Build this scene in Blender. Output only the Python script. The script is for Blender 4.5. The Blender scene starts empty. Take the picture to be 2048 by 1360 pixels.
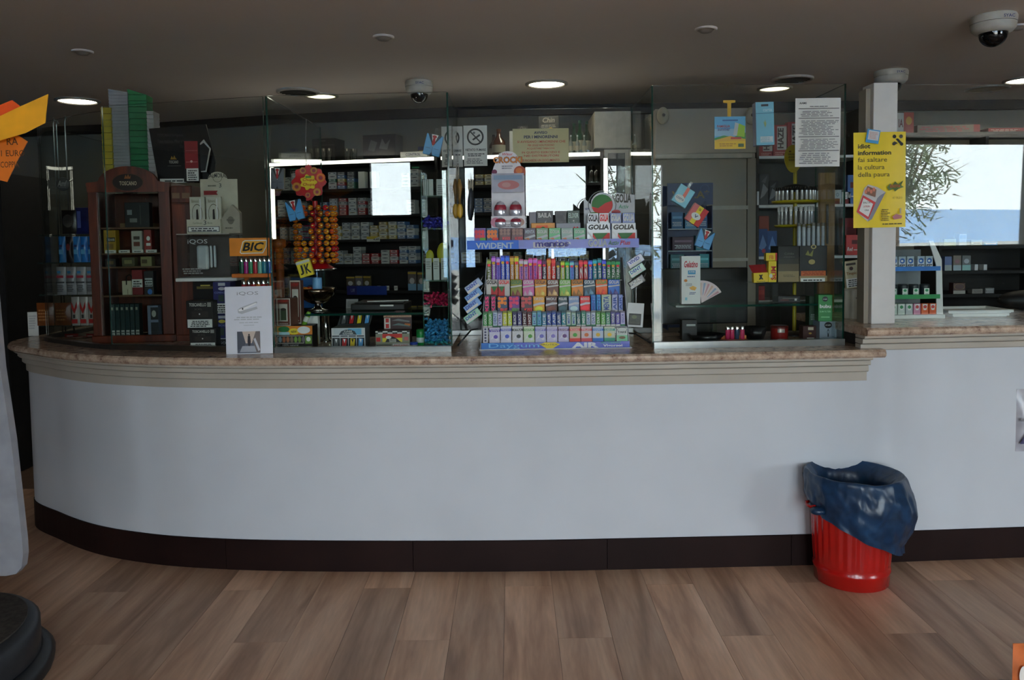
import bpy, bmesh, math, random
from mathutils import Vector, Matrix
random.seed(7)
SC = bpy.context.scene
COL = SC.collection
R = math.radians

# ------------------------------------------------------------------ camera
FPX, VSH = 1600.0, 110.0                 # focal length in pixels, vertical lens shift in pixels (frame 2048 x 1360)
CAMZ = 1.41
_p, _r = math.atan(0.056), R(0.8)        # slight downward pitch, slight roll
_f = Vector((0, math.cos(_p), -math.sin(_p)))
_r0, _u0 = Vector((1, 0, 0)), Vector((0, math.sin(_p), math.cos(_p)))
CR = _r0 * math.cos(_r) - _u0 * math.sin(_r)
CU = _u0 * math.cos(_r) + _r0 * math.sin(_r)
cam_d = bpy.data.cameras.new('camera')
cam_d.sensor_fit = 'HORIZONTAL'; cam_d.sensor_width = 36.0
cam_d.lens = FPX / 2048 * 36.0
cam_d.shift_y = -VSH / 2048
cam_d.clip_start = 0.05; cam_d.clip_end = 300
cam = bpy.data.objects.new('camera', cam_d); COL.objects.link(cam)
m = Matrix.Identity(4)
for i in range(3):
    m[i][0], m[i][1], m[i][2] = CR[i], CU[i], -_f[i]
m.translation = (0, 0, CAMZ)
cam.matrix_world = m
SC.camera = cam

# ------------------------------------------------------------------ view, world
SC.view_settings.view_transform = 'Standard'; SC.view_settings.look = 'None'
SC.view_settings.exposure = 0.36; SC.view_settings.gamma = 1.0
SC.view_settings.use_curve_mapping = False
SC.cycles.transparent_max_bounces = 32
SC.cycles.max_bounces = 10; SC.cycles.diffuse_bounces = 5; SC.cycles.glossy_bounces = 5
SC.cycles.sample_clamp_indirect = 6.0
SC.cycles.caustics_reflective = False; SC.cycles.caustics_refractive = False
SKY = 15.0
wd = bpy.data.worlds.new('sky'); SC.world = wd; wd.use_nodes = True
nt = wd.node_tree; nt.nodes.clear()
wo = nt.nodes.new('ShaderNodeOutputWorld'); wb = nt.nodes.new('ShaderNodeBackground')
tc = nt.nodes.new('ShaderNodeTexCoord'); sx = nt.nodes.new('ShaderNodeSeparateXYZ'); cr = nt.nodes.new('ShaderNodeValToRGB')
nt.links.new(tc.outputs['Generated'], sx.inputs[0]); nt.links.new(sx.outputs['Z'], cr.inputs[0])
cr.color_ramp.elements[0].position = 0.0; cr.color_ramp.elements[0].color = (0.90, 0.95, 1.0, 1)
cr.color_ramp.elements[1].position = 0.8; cr.color_ramp.elements[1].color = (0.46, 0.64, 0.95, 1)
wb.inputs['Strength'].default_value = SKY
nt.links.new(cr.outputs[0], wb.inputs['Color']); nt.links.new(wb.outputs[0], wo.inputs[0])

sun_d = bpy.data.lights.new('sun', 'SUN'); sun_d.energy = 80.0; sun_d.angle = R(0.6); sun_d.color = (1.0, 0.95, 0.86)
sun = bpy.data.objects.new('sun', sun_d); COL.objects.link(sun)
sun.rotation_euler = Vector((0.30, -0.38, -0.90)).to_track_quat('-Z', 'Y').to_euler()   # high sun over the roof, lighting the pavement outside

# ------------------------------------------------------------------ pixel <-> place
def ray(px, py):
    return CR * ((px - 1024) / FPX) + CU * (-(py - (680 - VSH)) / FPX) + _f
ORG = Vector((0, 0, CAMZ))
def PY(px, py, Y):
    d = ray(px, py); return ORG + d * (Y / d.y)
def PZ(px, py, z):
    d = ray(px, py); return ORG + d * ((z - CAMZ) / d.z)
def PV(px, py, A, B):                      # hit with the vertical plane through plan points A, B
    n = Vector((-(B[1] - A[1]), B[0] - A[0], 0)); d = ray(px, py)
    return ORG + d * ((Vector((A[0], A[1], CAMZ)) - ORG).dot(n) / d.dot(n))

# ------------------------------------------------------------------ materials
def lin(c):
    return tuple((x / 12.92 if x <= 0.04045 else ((x + 0.055) / 1.055) ** 2.4) for x in (v / 255 for v in c))
MATS = {}
def mat(c, rough=0.5, metal=0.0, emit=0.0, alpha=1.0, var=0.10, scale=18.0, spec=0.5, coat=0.0):
    key = (tuple(c), rough, metal, emit, alpha, var, scale, spec, coat)
    if key in MATS: return MATS[key]
    mt = bpy.data.materials.new('m_%d_%d_%d' % tuple(c)); mt.use_nodes = True
    n = mt.node_tree; b = n.nodes['Principled BSDF']; L = lin(c)
    b.inputs['Roughness'].default_value = rough; b.inputs['Metallic'].default_value = metal
    b.inputs['Alpha'].default_value = alpha; b.inputs['Specular IOR Level'].default_value = spec
    if coat: b.inputs['Coat Weight'].default_value = coat
    if emit:
        b.inputs['Base Color'].default_value = (*L, 1)
        b.inputs['Emission Color'].default_value = (*L, 1); b.inputs['Emission Strength'].default_value = emit
    else:
        t = n.nodes.new('ShaderNodeTexCoord'); z = n.nodes.new('ShaderNodeTexNoise'); r = n.nodes.new('ShaderNodeValToRGB')
        z.inputs['Scale'].default_value = scale; z.inputs['Detail'].default_value = 2
        r.color_ramp.elements[0].position = 0.3; r.color_ramp.elements[1].position = 0.7
        r.color_ramp.elements[0].color = (*[x * (1 - var) for x in L], 1); r.color_ramp.elements[1].color = (*[min(1, x * (1 + var)) for x in L], 1)
        n.links.new(t.outputs['Object'], z.inputs['Vector']); n.links.new(z.outputs['Fac'], r.inputs[0]); n.links.new(r.outputs[0], b.inputs['Base Color'])
    MATS[key] = mt
    return mt
def glassmat(name, tint, refl=1.0, rough=0.0):
    if name in MATS: return MATS[name]
    mt = bpy.data.materials.new(name); mt.use_nodes = True; n = mt.node_tree; n.nodes.clear()
    o = n.nodes.new('ShaderNodeOutputMaterial'); mx = n.nodes.new('ShaderNodeMixShader')
    tr = n.nodes.new('ShaderNodeBsdfTransparent'); gl = n.nodes.new('ShaderNodeBsdfGlossy')
    tr.inputs[0].default_value = (*tint, 1); gl.inputs['Roughness'].default_value = rough
    lw = n.nodes.new('ShaderNodeLayerWeight'); lw.inputs[0].default_value = 0.5
    p = n.nodes.new('ShaderNodeMath'); p.operation = 'POWER'; p.inputs[1].default_value = 5
    a = n.nodes.new('ShaderNodeMath'); a.operation = 'MULTIPLY_ADD'; a.inputs[1].default_value = 0.96; a.inputs[2].default_value = 0.04 * refl
    n.links.new(lw.outputs['Facing'], p.inputs[0]); n.links.new(p.outputs[0], a.inputs[0])
    n.links.new(a.outputs[0], mx.inputs[0]); n.links.new(tr.outputs[0], mx.inputs[1]); n.links.new(gl.outputs[0], mx.inputs[2])
    n.links.new(mx.outputs[0], o.inputs[0])
    MATS[name] = mt
    return mt
GLASS = glassmat('clear_glass', (0.955, 0.98, 0.968))
ACRYL = glassmat('clear_acrylic', (0.95, 0.97, 0.965), 0.9)
FILM = glassmat('plastic_film', (0.97, 0.97, 0.975), 1.3, 0.05)
GEDGE = mat((12, 62, 50), 0.12, var=0.2)
STEEL = mat((150, 152, 150), 0.28, 1.0, var=0.06)
CHROME = mat((205, 205, 205), 0.10, 1.0, var=0.02)
BLACK = mat((16, 16, 17), 0.35, var=0.25)
MBLACK = mat((20, 20, 21), 0.7, var=0.2)
WHITE = mat((226, 226, 224), 0.45, var=0.03)
PAPER = mat((228, 228, 222), 0.75, var=0.03)

def nodemat(name, fn):
    mt = bpy.data.materials.new(name); mt.use_nodes = True; n = mt.node_tree
    fn(n, n.nodes['Principled BSDF'], lambda t, **k: _nd(n, t, k), n.links.new); return mt
def _nd(n, t, k):
    x = n.nodes.new('ShaderNode' + t)
    for a, v in k.items():
        if a in x.inputs: x.inputs[a].default_value = v
        else: setattr(x, a, v)
    return x
def ramp(r, stops):
    e = r.color_ramp.elements
    while len(e) < len(stops): e.new(0.5)
    for i, (p, c) in enumerate(stops): e[i].position = p; e[i].color = (*lin(c), 1)
def _wood(c1, c2, c3, sc=(14, 1.6, 1.6), rough=0.42):
    def f(n, b, nd, lk):
        t = nd('TexCoord'); mp = nd('Mapping'); mp.inputs['Scale'].default_value = sc
        oi = nd('ObjectInfo'); ad = nd('VectorMath', operation='ADD'); ml = nd('VectorMath', operation='SCALE', Scale=37.0)
        cb = nd('CombineXYZ'); lk(oi.outputs['Random'], cb.inputs[0]); lk(oi.outputs['Random'], cb.inputs[1])
        lk(cb.outputs[0], ml.inputs[0]); lk(t.outputs['Object'], mp.inputs[0]); lk(mp.outputs[0], ad.inputs[0]); lk(ml.outputs[0], ad.inputs[1])
        z = nd('TexNoise', Scale=1.0, Detail=5, Distortion=0.9); r = nd('ValToRGB'); ramp(r, [(0.25, c1), (0.5, c2), (0.75, c3)])
        z2 = nd('TexNoise', Scale=9.0, Detail=3); mx = nd('MixRGB', blend_type='MULTIPLY', Fac=0.35)
        lk(ad.outputs[0], z.inputs['Vector']); lk(ad.outputs[0], z2.inputs['Vector']); lk(z.outputs['Fac'], r.inputs[0])
        lk(r.outputs[0], mx.inputs[1]); lk(z2.outputs['Fac'], mx.inputs[2])
        hs = nd('HueSaturation'); mr = nd('MapRange'); mr.inputs['To Min'].default_value = 1.1; mr.inputs['To Max'].default_value = 1.75
        lk(oi.outputs['Random'], mr.inputs['Value']); lk(mr.outputs[0], hs.inputs['Value']); lk(mx.outputs[0], hs.inputs['Color'])
        lk(hs.outputs[0], b.inputs['Base Color']); b.inputs['Roughness'].default_value = rough
        bp = nd('Bump', Strength=0.08, Distance=0.002); lk(z2.outputs['Fac'], bp.inputs['Height']); lk(bp.outputs[0], b.inputs['Normal'])
    return f
FLOORW = nodemat('floor_oak', _wood((132, 98, 76), (180, 144, 118), (206, 174, 148), (9, 0.9, 1), 0.42))
CABW = nodemat('cabinet_mahogany', _wood((44, 16, 6), (84, 32, 12), (112, 46, 18), (18, 4, 2), 0.35))
PINEW = nodemat('pale_pine', _wood((120, 88, 50), (150, 112, 66), (170, 130, 80), (16, 4, 2), 0.5))
def _gran(n, b, nd, lk):
    t = nd('TexCoord'); z = nd('TexNoise', Scale=26.0, Detail=8, Roughness=0.75); r = nd('ValToRGB')
    ramp(r, [(0.33, (92, 44, 40)), (0.42, (166, 140, 122)), (0.55, (196, 172, 150)), (0.72, (214, 196, 176))])
    v = nd('TexVoronoi', Scale=120.0); r2 = nd('ValToRGB'); ramp(r2, [(0.0, (150, 120, 105)), (0.25, (255, 255, 255))])
    mx = nd('MixRGB', blend_type='MULTIPLY', Fac=0.6)
    lk(t.outputs['Object'], z.inputs['Vector']); lk(t.outputs['Object'], v.inputs['Vector']); lk(z.outputs['Fac'], r.inputs[0])
    lk(v.outputs['Distance'], r2.inputs[0]); lk(r.outputs[0], mx.inputs[1]); lk(r2.outputs[0], mx.inputs[2]); lk(mx.outputs[0], b.inputs['Base Color'])
    b.inputs['Roughness'].default_value = 0.22
GRAN = nodemat('red_speckled_stone', _gran)
def _plas(c1, c2, sc, rough):
    def f(n, b, nd, lk):
        t = nd('TexCoord'); z = nd('TexNoise', Scale=sc, Detail=4); r = nd('ValToRGB'); ramp(r, [(0.3, c1), (0.7, c2)])
        lk(t.outputs['Object'], z.inputs['Vector']); lk(z.outputs['Fac'], r.inputs[0]); lk(r.outputs[0], b.inputs['Base Color'])
        b.inputs['Roughness'].default_value = rough
    return f
PANELW = nodemat('white_panel', _plas((203, 207, 214), (211, 215, 222), 2.5, 0.6))
CEILM = nodemat('ceiling_paint', _plas((240, 229, 221), (245, 235, 227), 1.2, 0.85))
WALLM = nodemat('wall_paint_taupe', _plas((112, 108, 98), (124, 120, 110), 1.5, 0.8))
BEIGE = nodemat('beige_laminate', _plas((152, 144, 130), (160, 152, 138), 2.0, 0.5))
MOULD = nodemat('moulding_paint', _plas((176, 168, 156), (186, 178, 166), 4.0, 0.5))
KICKM = nodemat('kick_brown', _plas((30, 17, 16), (40, 24, 22), 3.0, 0.5))
KICKM.node_tree.nodes['Principled BSDF'].inputs['Specular IOR Level'].default_value = 0.15

# ------------------------------------------------------------------ mesh helper
TXT = {}
def textmesh(s, bold=0.0, shear=0.0):
    k = (s, bold, shear)
    if k not in TXT:
        c = bpy.data.curves.new('t', 'FONT'); c.body = s; c.resolution_u = 2; c.offset = bold; c.shear = shear
        c.space_line = 1.0
        o = bpy.data.objects.new('t', c); me = o.to_mesh()
        vs = [tuple(v.co[:2]) for v in me.vertices]; fs = [tuple(p.vertices) for p in me.polygons]
        o.to_mesh_clear(); bpy.data.objects.remove(o); bpy.data.curves.remove(c)
        if vs:
            x0, x1 = min(v[0] for v in vs), max(v[0] for v in vs); y0, y1 = min(v[1] for v in vs), max(v[1] for v in vs)
            vs = [((x - x0) / max(x1 - x0, 1e-6), (y - y0) / max(y1 - y0, 1e-6)) for x, y in vs]
            TXT[k] = (vs, fs, (x1 - x0) / max(y1 - y0, 1e-6))
        else: TXT[k] = ([], [], 1)
    return TXT[k]

class MB:
    def __init__(s): s.v, s.f, s.m, s.mats, s.sm, s.flip = [], [], [], [], [], False
    def mi(s, mt):
        if mt not in s.mats: s.mats.append(mt)
        return s.mats.index(mt)
    def add(s, vs, fs, mt, smooth=False, M=None):
        b = len(s.v)
        s.v += [tuple(M @ Vector(v)) if M else tuple(v) for v in vs]
        i = s.mi(mt)
        for f in fs: s.f.append([b + k for k in f]); s.m.append(i); s.sm.append(smooth)
        return s
    def box(s, x0, y0, z0, x1, y1, z1, mt, M=None, bev=0.0):
        if bev:
            bm = bmesh.new(); r = bmesh.ops.create_cube(bm, size=1)
            for v in bm.verts: v.co = ((x0 + x1) / 2 + v.co.x * (x1 - x0), (y0 + y1) / 2 + v.co.y * (y1 - y0), (z0 + z1) / 2 + v.co.z * (z1 - z0))
            bmesh.ops.bevel(bm, geom=bm.edges[:], offset=bev, segments=2, affect='EDGES', profile=0.5)
            bm.verts.index_update()
            s.add([v.co[:] for v in bm.verts], [[v.index for v in f.verts] for f in bm.faces], mt, False, M); bm.free(); return s
        vs = [(x, y, z) for z in (z0, z1) for y in (y0, y1) for x in (x0, x1)]
        return s.add(vs, [(0, 2, 3, 1), (4, 5, 7, 6), (0, 1, 5, 4), (2, 6, 7, 3), (0, 4, 6, 2), (1, 3, 7, 5)], mt, False, M)
    def lathe(s, prof, mt, n=20, M=None, smooth=True, cap=True, a0=0.0, a1=2 * math.pi, squash=1.0):
        full = abs(a1 - a0 - 2 * math.pi) < 1e-6; k = n if full else n + 1; vs = []
        for r, z in prof:
            for i in range(k):
                a = a0 + (a1 - a0) * i / n; vs.append((r * math.cos(a), r * math.sin(a) * squash, z))
        fs = []
        for j in range(len(prof) - 1):
            for i in range(n):
                i2 = (i + 1) % k; fs.append((j * k + i, j * k + i2, (j + 1) * k + i2, (j + 1) * k + i))
        s.add(vs, fs, mt, smooth, M)
        if cap and full:
            s.add(vs[:k], [tuple(range(k - 1, -1, -1))], mt, False, M); s.add(vs[-k:], [tuple(range(k))], mt, False, M)
        return s
    def cyl(s, p0, p1, r, mt, n=12, r2=None, smooth=True):
        p0, p1 = Vector(p0), Vector(p1); d = p1 - p0
        M = Matrix.Translation(p0) @ d.to_track_quat('Z', 'Y').to_matrix().to_4x4()
        return s.lathe([(r, 0), (r if r2 is None else r2, d.length)], mt, n, M, smooth)
    def tube(s, pts, r, mt, n=8, closed=False):
        pts = [Vector(p) for p in pts]; k = len(pts); vs = []; q = None
        for i, p in enumerate(pts):
            d = (pts[(i + 1) % k] - pts[i - 1]) if closed else (pts[min(i + 1, k - 1)] - pts[max(i - 1, 0)])
            d.normalize()
            if q is None: q = d.orthogonal().normalized()
            q = (q - d * q.dot(d)).normalized(); w = d.cross(q)
            rr = r[i] if isinstance(r, (list, tuple)) else r
            vs += [p + q * (rr * math.cos(2 * math.pi * j / n)) + w * (rr * math.sin(2 * math.pi * j / n)) for j in range(n)]
        fs = []
        for i in range(k if closed else k - 1):
            for j in range(n):
                a, b2 = i * n, ((i + 1) % k) * n; fs.append((a + j, a + (j + 1) % n, b2 + (j + 1) % n, b2 + j))
        if not closed: fs += [tuple(range(n - 1, -1, -1)), tuple(range((k - 1) * n, k * n))]
        return s.add(vs, fs, mt, True)
    def sphere(s, c, r, mt, n=12, k=8, sc=(1, 1, 1)):
        prof = [(r * math.sin(math.pi * j / k) + 1e-5, -r * math.cos(math.pi * j / k)) for j in range(k + 1)]
        return s.lathe(prof, mt, n, Matrix.Translation(c) @ Matrix.Diagonal((*sc, 1)), True, False)
    def prism(s, poly, t, mt, M=None, mt_side=None):
        """polygon in local x,z, front at y=0, thickness t towards +y"""
        k = len(poly); vs = [(x, 0, z) for x, z in poly] + [(x, t, z) for x, z in poly]
        s.add(vs, [tuple(range(k)), tuple(range(2 * k - 1, k - 1, -1))], mt, False, M)
        return s.add(vs, [(i, (i + k), (i + 1) % k + k, (i + 1) % k) for i in range(k)], mt_side or mt, False, M)
    def build(s, name, parent=None, M=None, loc=None):
        me = bpy.data.meshes.new(name); me.from_pydata(s.v, [], s.f)
        for x in s.mats: me.materials.append(x)
        me.polygons.foreach_set('material_index', s.m); me.polygons.foreach_set('use_smooth', s.sm)
        me.validate(); me.update()
        o = bpy.data.objects.new(name, me); COL.objects.link(o)
        if parent: o.parent = parent
        if M is not None: o.matrix_local = M
        elif loc is not None: o.location = loc
        return o

def tag(o, label=None, cat=None, group=None, kind=None):
    for k, v in (('label', label), ('category', cat), ('group', group), ('kind', kind)):
        if v: o[k] = v
    return o
def empty(name, M, label=None, cat=None, group=None, kind=None):
    o = bpy.data.objects.new(name, None); COL.objects.link(o); o.empty_display_size = 0.05
    o.matrix_world = M if isinstance(M, Matrix) else Matrix.Translation(M)
    return tag(o, label, cat, group, kind)
def copy_tree(o, M, label=None, group=None):
    c = o.copy(); COL.objects.link(c)
    if M is not None: c.matrix_world = M
    if label: c['label'] = label
    if group: c['group'] = group
    for ch in o.children:
        k = ch.copy(); COL.objects.link(k); k.parent = c
        for g in ch.children:
            q = g.copy(); COL.objects.link(q); q.parent = k
    return c
def ROT(loc, rz=0.0, rx=0.0, ry=0.0):
    return Matrix.Translation(loc) @ Matrix.Rotation(rz, 4, 'Z') @ Matrix.Rotation(rx, 4, 'X') @ Matrix.Rotation(ry, 4, 'Y')

# ------------------------------------------------------------------ flat print on a face: local x in 0..w, z in 0..h, face at y=0 looking to -y
VIV = False
def viv(c):                                               # strong wrapper inks
    if not VIV: return c
    g = 0.3 * c[0] + 0.59 * c[1] + 0.11 * c[2]
    return tuple(int(max(0, min(255, (g + (v - g) * 1.4) * 0.88))) for v in c)
def col(c): return c if not isinstance(c, tuple) else mat(viv(c), 0.5, var=0.04)
def printed(mb, w, h, items, y0=0.0, x0=0.0, z0=0.0, M=None, step=0.00025):
    """items: r rect, e ellipse, o ring, p polygon, t text, l lines of small print (u, v in 0..1)"""
    for i, it in enumerate(items):
        y = y0 - 0.0004 - step * i; k = it[0]
        U = lambda u: x0 + u * w
        V = lambda v: z0 + v * h
        if k == 'r':
            _, a, b, c, d, cc = it; mb.add([(U(a), y, V(b)), (U(c), y, V(b)), (U(c), y, V(d)), (U(a), y, V(d))], [(0, 1, 2, 3)], col(cc), False, M)
        elif k == 'e':
            _, cu, cv, ru, rv, cc = it; n = 20
            mb.add([(U(cu + ru * math.cos(2 * math.pi * j / n)), y, V(cv + rv * math.sin(2 * math.pi * j / n))) for j in range(n)], [tuple(range(n))], col(cc), False, M)
        elif k == 'o':
            _, cu, cv, ru, rv, q, cc = it; n = 24; vs = []
            for g in (1.0, q): vs += [(U(cu + g * ru * math.cos(2 * math.pi * j / n)), y, V(cv + g * rv * math.sin(2 * math.pi * j / n))) for j in range(n)]
            mb.add(vs, [(j, (j + 1) % n, n + (j + 1) % n, n + j) for j in range(n)], col(cc), False, M)
        elif k == 'p':
            _, pts, cc = it; mb.add([(U(a), y, V(b)) for a, b in pts], [tuple(range(len(pts)))], col(cc), False, M)
        elif k == 't':
            _, s, a, b, c, d, cc = it[:7]; bold = it[7] if len(it) > 7 else 0.0; sh = it[8] if len(it) > 8 else 0.0
            vs, fs, asp = textmesh(s, bold, sh)
            mb.add([(U(a + x * (c - a)), y, V(b + z * (d - b))) for x, z in vs], fs, col(cc), False, M)
        elif k == 'v':                                         # text running upwards
            _, s, a, b, c, d, cc = it[:7]; bold = it[7] if len(it) > 7 else 0.0
            vs, fs, asp = textmesh(s, bold, 0.0)
            mb.add([(U(c - z * (c - a)), y, V(b + x * (d - b))) for x, z in vs], fs, col(cc), False, M)
        elif k == 'l':
            _, a, b, c, d, nl, cc = it[:7]; rr = random.Random(nl * 7 + int(a * 100)); lh = (d - b) / nl
            for j in range(nl):
                e = c - (c - a) * rr.uniform(0, 0.3); s0 = a + (c - a) * rr.uniform(0, 0.12); vv = b + lh * j; x = s0
                while x < e:                                   # words
                    wd_ = (c - a) * rr.uniform(0.08, 0.22); x1 = min(x + wd_, e)
                    mb.add([(U(x), y, V(vv)), (U(x1), y, V(vv)), (U(x1), y, V(vv + lh * 0.55)), (U(x), y, V(vv + lh * 0.55))], [(0, 1, 2, 3)], col(cc), False, M)
                    x = x1 + (c - a) * 0.03
    return mb

def carton(name, label, cat, loc, w, h, t, c, items=(), rz=0.0, rx=0.0, ry=0.0, group=None, rough=0.45, bev=0.0012, part='print', parent=None, side=None):
    """box standing with the middle of its front lower edge at loc; its print a child"""
    mb = MB(); mb.box(-w / 2, 0, 0, w / 2, t, h, c if not isinstance(c, tuple) else mat(c, rough, var=0.05), None, min(bev, w / 6, h / 6, t / 4) if bev else 0)
    o = mb.build(name, parent, ROT(loc, rz, rx, ry)); tag(o, label, cat, group)
    if items:
        pm = MB(); printed(pm, w, h, items, 0, -w / 2, 0)
        pm.build(part, o)
    return o
def at_px(x0, y0, x1, y1, Y, z=None):
    """pixel box -> (location of lower middle, width, height) on the plane at distance Y"""
    xm, ym = (x0 + x1) / 2, (y0 + y1) / 2
    w = (PY(x1, ym, Y) - PY(x0, ym, Y)).length; h = (PY(xm, y0, Y) - PY(xm, y1, Y)).length
    l = PY(xm, y1, Y)
    if z is not None: h += l.z - z; l.z = z
    return l, w, h

# ================================================================== the room
CEIL = 2.4
def catmull(pts, sub=8):
    out = []; n = len(pts)
    for i in range(n - 1):
        p0, p1, p2, p3 = (Vector(pts[max(i - 1, 0)]), Vector(pts[i]), Vector(pts[i + 1]), Vector(pts[min(i + 2, n - 1)]))
        for j in range(sub):
            t = j / sub
            out.append(0.5 * ((2 * p1) + (p2 - p0) * t + (2 * p0 - 5 * p1 + 4 * p2 - p3) * t * t + (3 * p1 - p0 - 3 * p2 + p3) * t ** 3))
    out.append(Vector(pts[-1])); return out
def offset(c, d):
    """plan curve running from the left to the right of the picture, moved d towards the customer side"""
    o = []
    for i, p in enumerate(c):
        t = (c[min(i + 1, len(c) - 1)] - c[max(i - 1, 0)]).normalized(); o.append(Vector((p.x + t.y * d, p.y - t.x * d)))
    return o
def sweep(mb, c, prof, mt, smooth=False, caps=True):
    """closed profile of (offset towards customer, z) along plan curve c"""
    rings = [offset(c, a) for a, z in prof]; k = len(prof); n = len(c); vs = []
    for i in range(n): vs += [(rings[j][i].x, rings[j][i].y, prof[j][1]) for j in range(k)]
    fs = [(i * k + j, (i + 1) * k + j, (i + 1) * k + (j + 1) % k, i * k + (j + 1) % k) for i in range(n - 1) for j in range(k)]
    mb.add(vs, fs, mt, smooth)
    if caps: mb.add(vs[:k], [tuple(range(k))], mt); mb.add(vs[-k:], [tuple(range(k - 1, -1, -1))], mt)
    return mb
def xy(v): return Vector((v.x, v.y))
def seg(c, xa, xb):
    """piece of a plan curve between two x (the part running left to right)"""
    def cut(x):
        for i in range(len(c) - 1, 0, -1):
            if c[i - 1].x <= x <= c[i].x:
                t = (x - c[i - 1].x) / max(c[i].x - c[i - 1].x, 1e-9); return i, c[i - 1].lerp(c[i], t)
        return (1, c[0]) if x < c[0].x else (len(c) - 1, c[-1])
    ia, pa = cut(xa); ib, pb = cut(xb)
    return [pa] + [p for p in c[ia:ib] if (p - pa).length > 1e-4 and (p - pb).length > 1e-4] + [pb]

# floor with its planks
fl = MB(); fl.box(-5.6, -3.0, -0.1, 8.1, 7.2, -0.004, mat((122, 96, 78), 0.45)); floor = tag(fl.build('floor'), 'grey brown oak plank floor of the shop', None, None, 'structure')
del floor['label']
pw, pl = 0.192, 1.29
pmesh = {}
def plank_mesh(L):
    L = round(L, 3)
    if L not in pmesh:
        mb = MB(); mb.box(-pw / 2 + 0.0006, 0.0006, -0.004, pw / 2 - 0.0006, L - 0.0006, 0.0, FLOORW); o = mb.build('plank'); pmesh[L] = o.data; bpy.data.objects.remove(o)
    return pmesh[L]
for i in range(-17, 17):
    st = (i * 0.43) % pl; y = 1.9 - st
    while y < 4.6:
        a, b = max(y, 1.9), min(y + pl, 4.6)
        if b - a > 0.05:
            o = bpy.data.objects.new('plank', plank_mesh(b - a)); COL.objects.link(o); o.parent = floor; o.location = (i * pw + 0.05, a, 0)
        y += pl
ce = MB(); ce.box(-5.6, -3.0, CEIL, 8.1, 7.2, CEIL + 0.2, CEILM); tag(ce.build('ceiling'), kind='structure')

# street side wall behind the camera with its windows (they are what the panes mirror)
WY = -3.0
wins = [(-2.42, -1.82, 1.62, 2.36), (-0.92, -0.46, 0.9, 2.36), (0.16, 1.08, 0.04, 2.36), (1.30, 2.30, 0.04, 2.36), (5.6, 8.06, 0.92, 2.36)]
def holed(mb, x0, x1, z0, z1, holes, y0, y1, mt):
    xs = sorted({x0, x1, *[h[0] for h in holes], *[h[1] for h in holes]})
    for a, b in zip(xs, xs[1:]):
        zz = z0
        for h in sorted((h for h in holes if h[0] <= a + 1e-6 and h[1] >= b - 1e-6), key=lambda h: h[2]):
            if h[2] > zz: mb.box(a, y0, zz, b, y1, h[2], mt)
            zz = h[3]
        if zz < z1: mb.box(a, y0, zz, b, y1, z1, mt)
sw = MB(); holed(sw, -5.6, 8.1, 0, CEIL, wins, WY - 0.15, WY, mat((84, 80, 74), 0.8)); tag(sw.build('wall_street'), kind='structure')
for i, (a, b, c, d) in enumerate(wins):
    f = MB(); q = 0.045; fm = mat((70, 72, 74), 0.4, 0.6)
    f.box(a, WY - 0.1, c, a + q, WY - 0.03, d, fm); f.box(b - q, WY - 0.1, c, b, WY - 0.03, d, fm); f.box(a + q, WY - 0.1, c, b - q, WY - 0.03, c + q, fm); f.box(a + q, WY - 0.1, d - q, b - q, WY - 0.03, d, fm)
    wobj = tag(f.build('window_%d' % (i + 1)), kind='structure')
    g = MB(); g.box(a + q, WY - 0.07, c + q, b - q, WY - 0.064, d - q, GLASS); g.build('pane', wobj)
    if 0.8 < b - a < 1.2 and a > 1:
        k = MB(); xm = a + (b - a) * 0.52; k.box(xm - 0.02, WY - 0.1, c + q, xm + 0.02, WY - 0.03, d - q, fm); k.build('mullion', wobj)
    pd = bpy.data.lights.new('daylight_portal', 'AREA'); pd.shape = 'RECTANGLE'; pd.size = b - a; pd.size_y = d - c; pd.cycles.is_portal = True
    po = bpy.data.objects.new('daylight_portal', pd); COL.objects.link(po); po.location = ((a + b) / 2, WY - 0.16, (c + d) / 2); po.rotation_euler = (R(90), 0, 0)
s = MB(); s.box(-5.75, -3.0, 0, -5.6, 7.2, CEIL, mat((30, 28, 26), 0.8)); tag(s.build('wall_left'), kind='structure')
s = MB(); s.box(8.1, -3.0, 0, 8.25, 7.2, CEIL, mat((90, 86, 80), 0.8)); tag(s.build('wall_right'), kind='structure')
og = MB(); og.box(-60, -24, -0.3, 60, 60, -0.15, mat((176, 168, 154), 0.9, scale=0.6)); tag(og.build('ground'), kind='structure')
og = MB(); og.box(-140, -190, -0.6, 140, -24.01, -0.4, mat((70, 116, 160), 0.25, scale=0.3)); tag(og.build('sea'), kind='structure')

# back wall with the dark trim under the ceiling
bw = [(-5.6, 7.0)] + [tuple(xy(PZ(px, py, CEIL))) for px, py in ((330, 246), (530, 233), (780, 221), (1024, 213), (1300, 209), (1640, 205), (2048, 201))] + [(8.1, 5.85)]
bw = [Vector(p) for p in bw]
s = MB(); sweep(s, bw, [(0, 0), (0, CEIL), (-0.15, CEIL), (-0.15, 0)], WALLM); tag(s.build('wall_back'), kind='structure')
s = MB(); sweep(s, bw, [(0.0, CEIL - 0.07), (0.05, CEIL - 0.07), (0.05, CEIL), (0.0, CEIL)], mat((30, 27, 25), 0.6)); tag(s.build('trim_1'), kind='structure')

l_, w_, h_ = at_px(-150, 330, 33, 1000, 4.9)
h_ = PY(20, 345, 4.9).z
o = empty('tall_cabinet', ROT((l_.x, 4.9, 0)), 'tall black cabinet at the left picture edge behind the counter end', 'cabinet')
s = MB(); s.box(-w_ / 2, 0.021, 0, w_ / 2, 0.5, h_, MBLACK); s.build('carcass', o)
for k in (-1, 1): s = MB(); s.box(-w_ / 2 if k < 0 else 0.002, 0, 0.08, -0.002 if k < 0 else w_ / 2, 0.02, h_ - 0.01, MBLACK); s.build('door', o)
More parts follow.
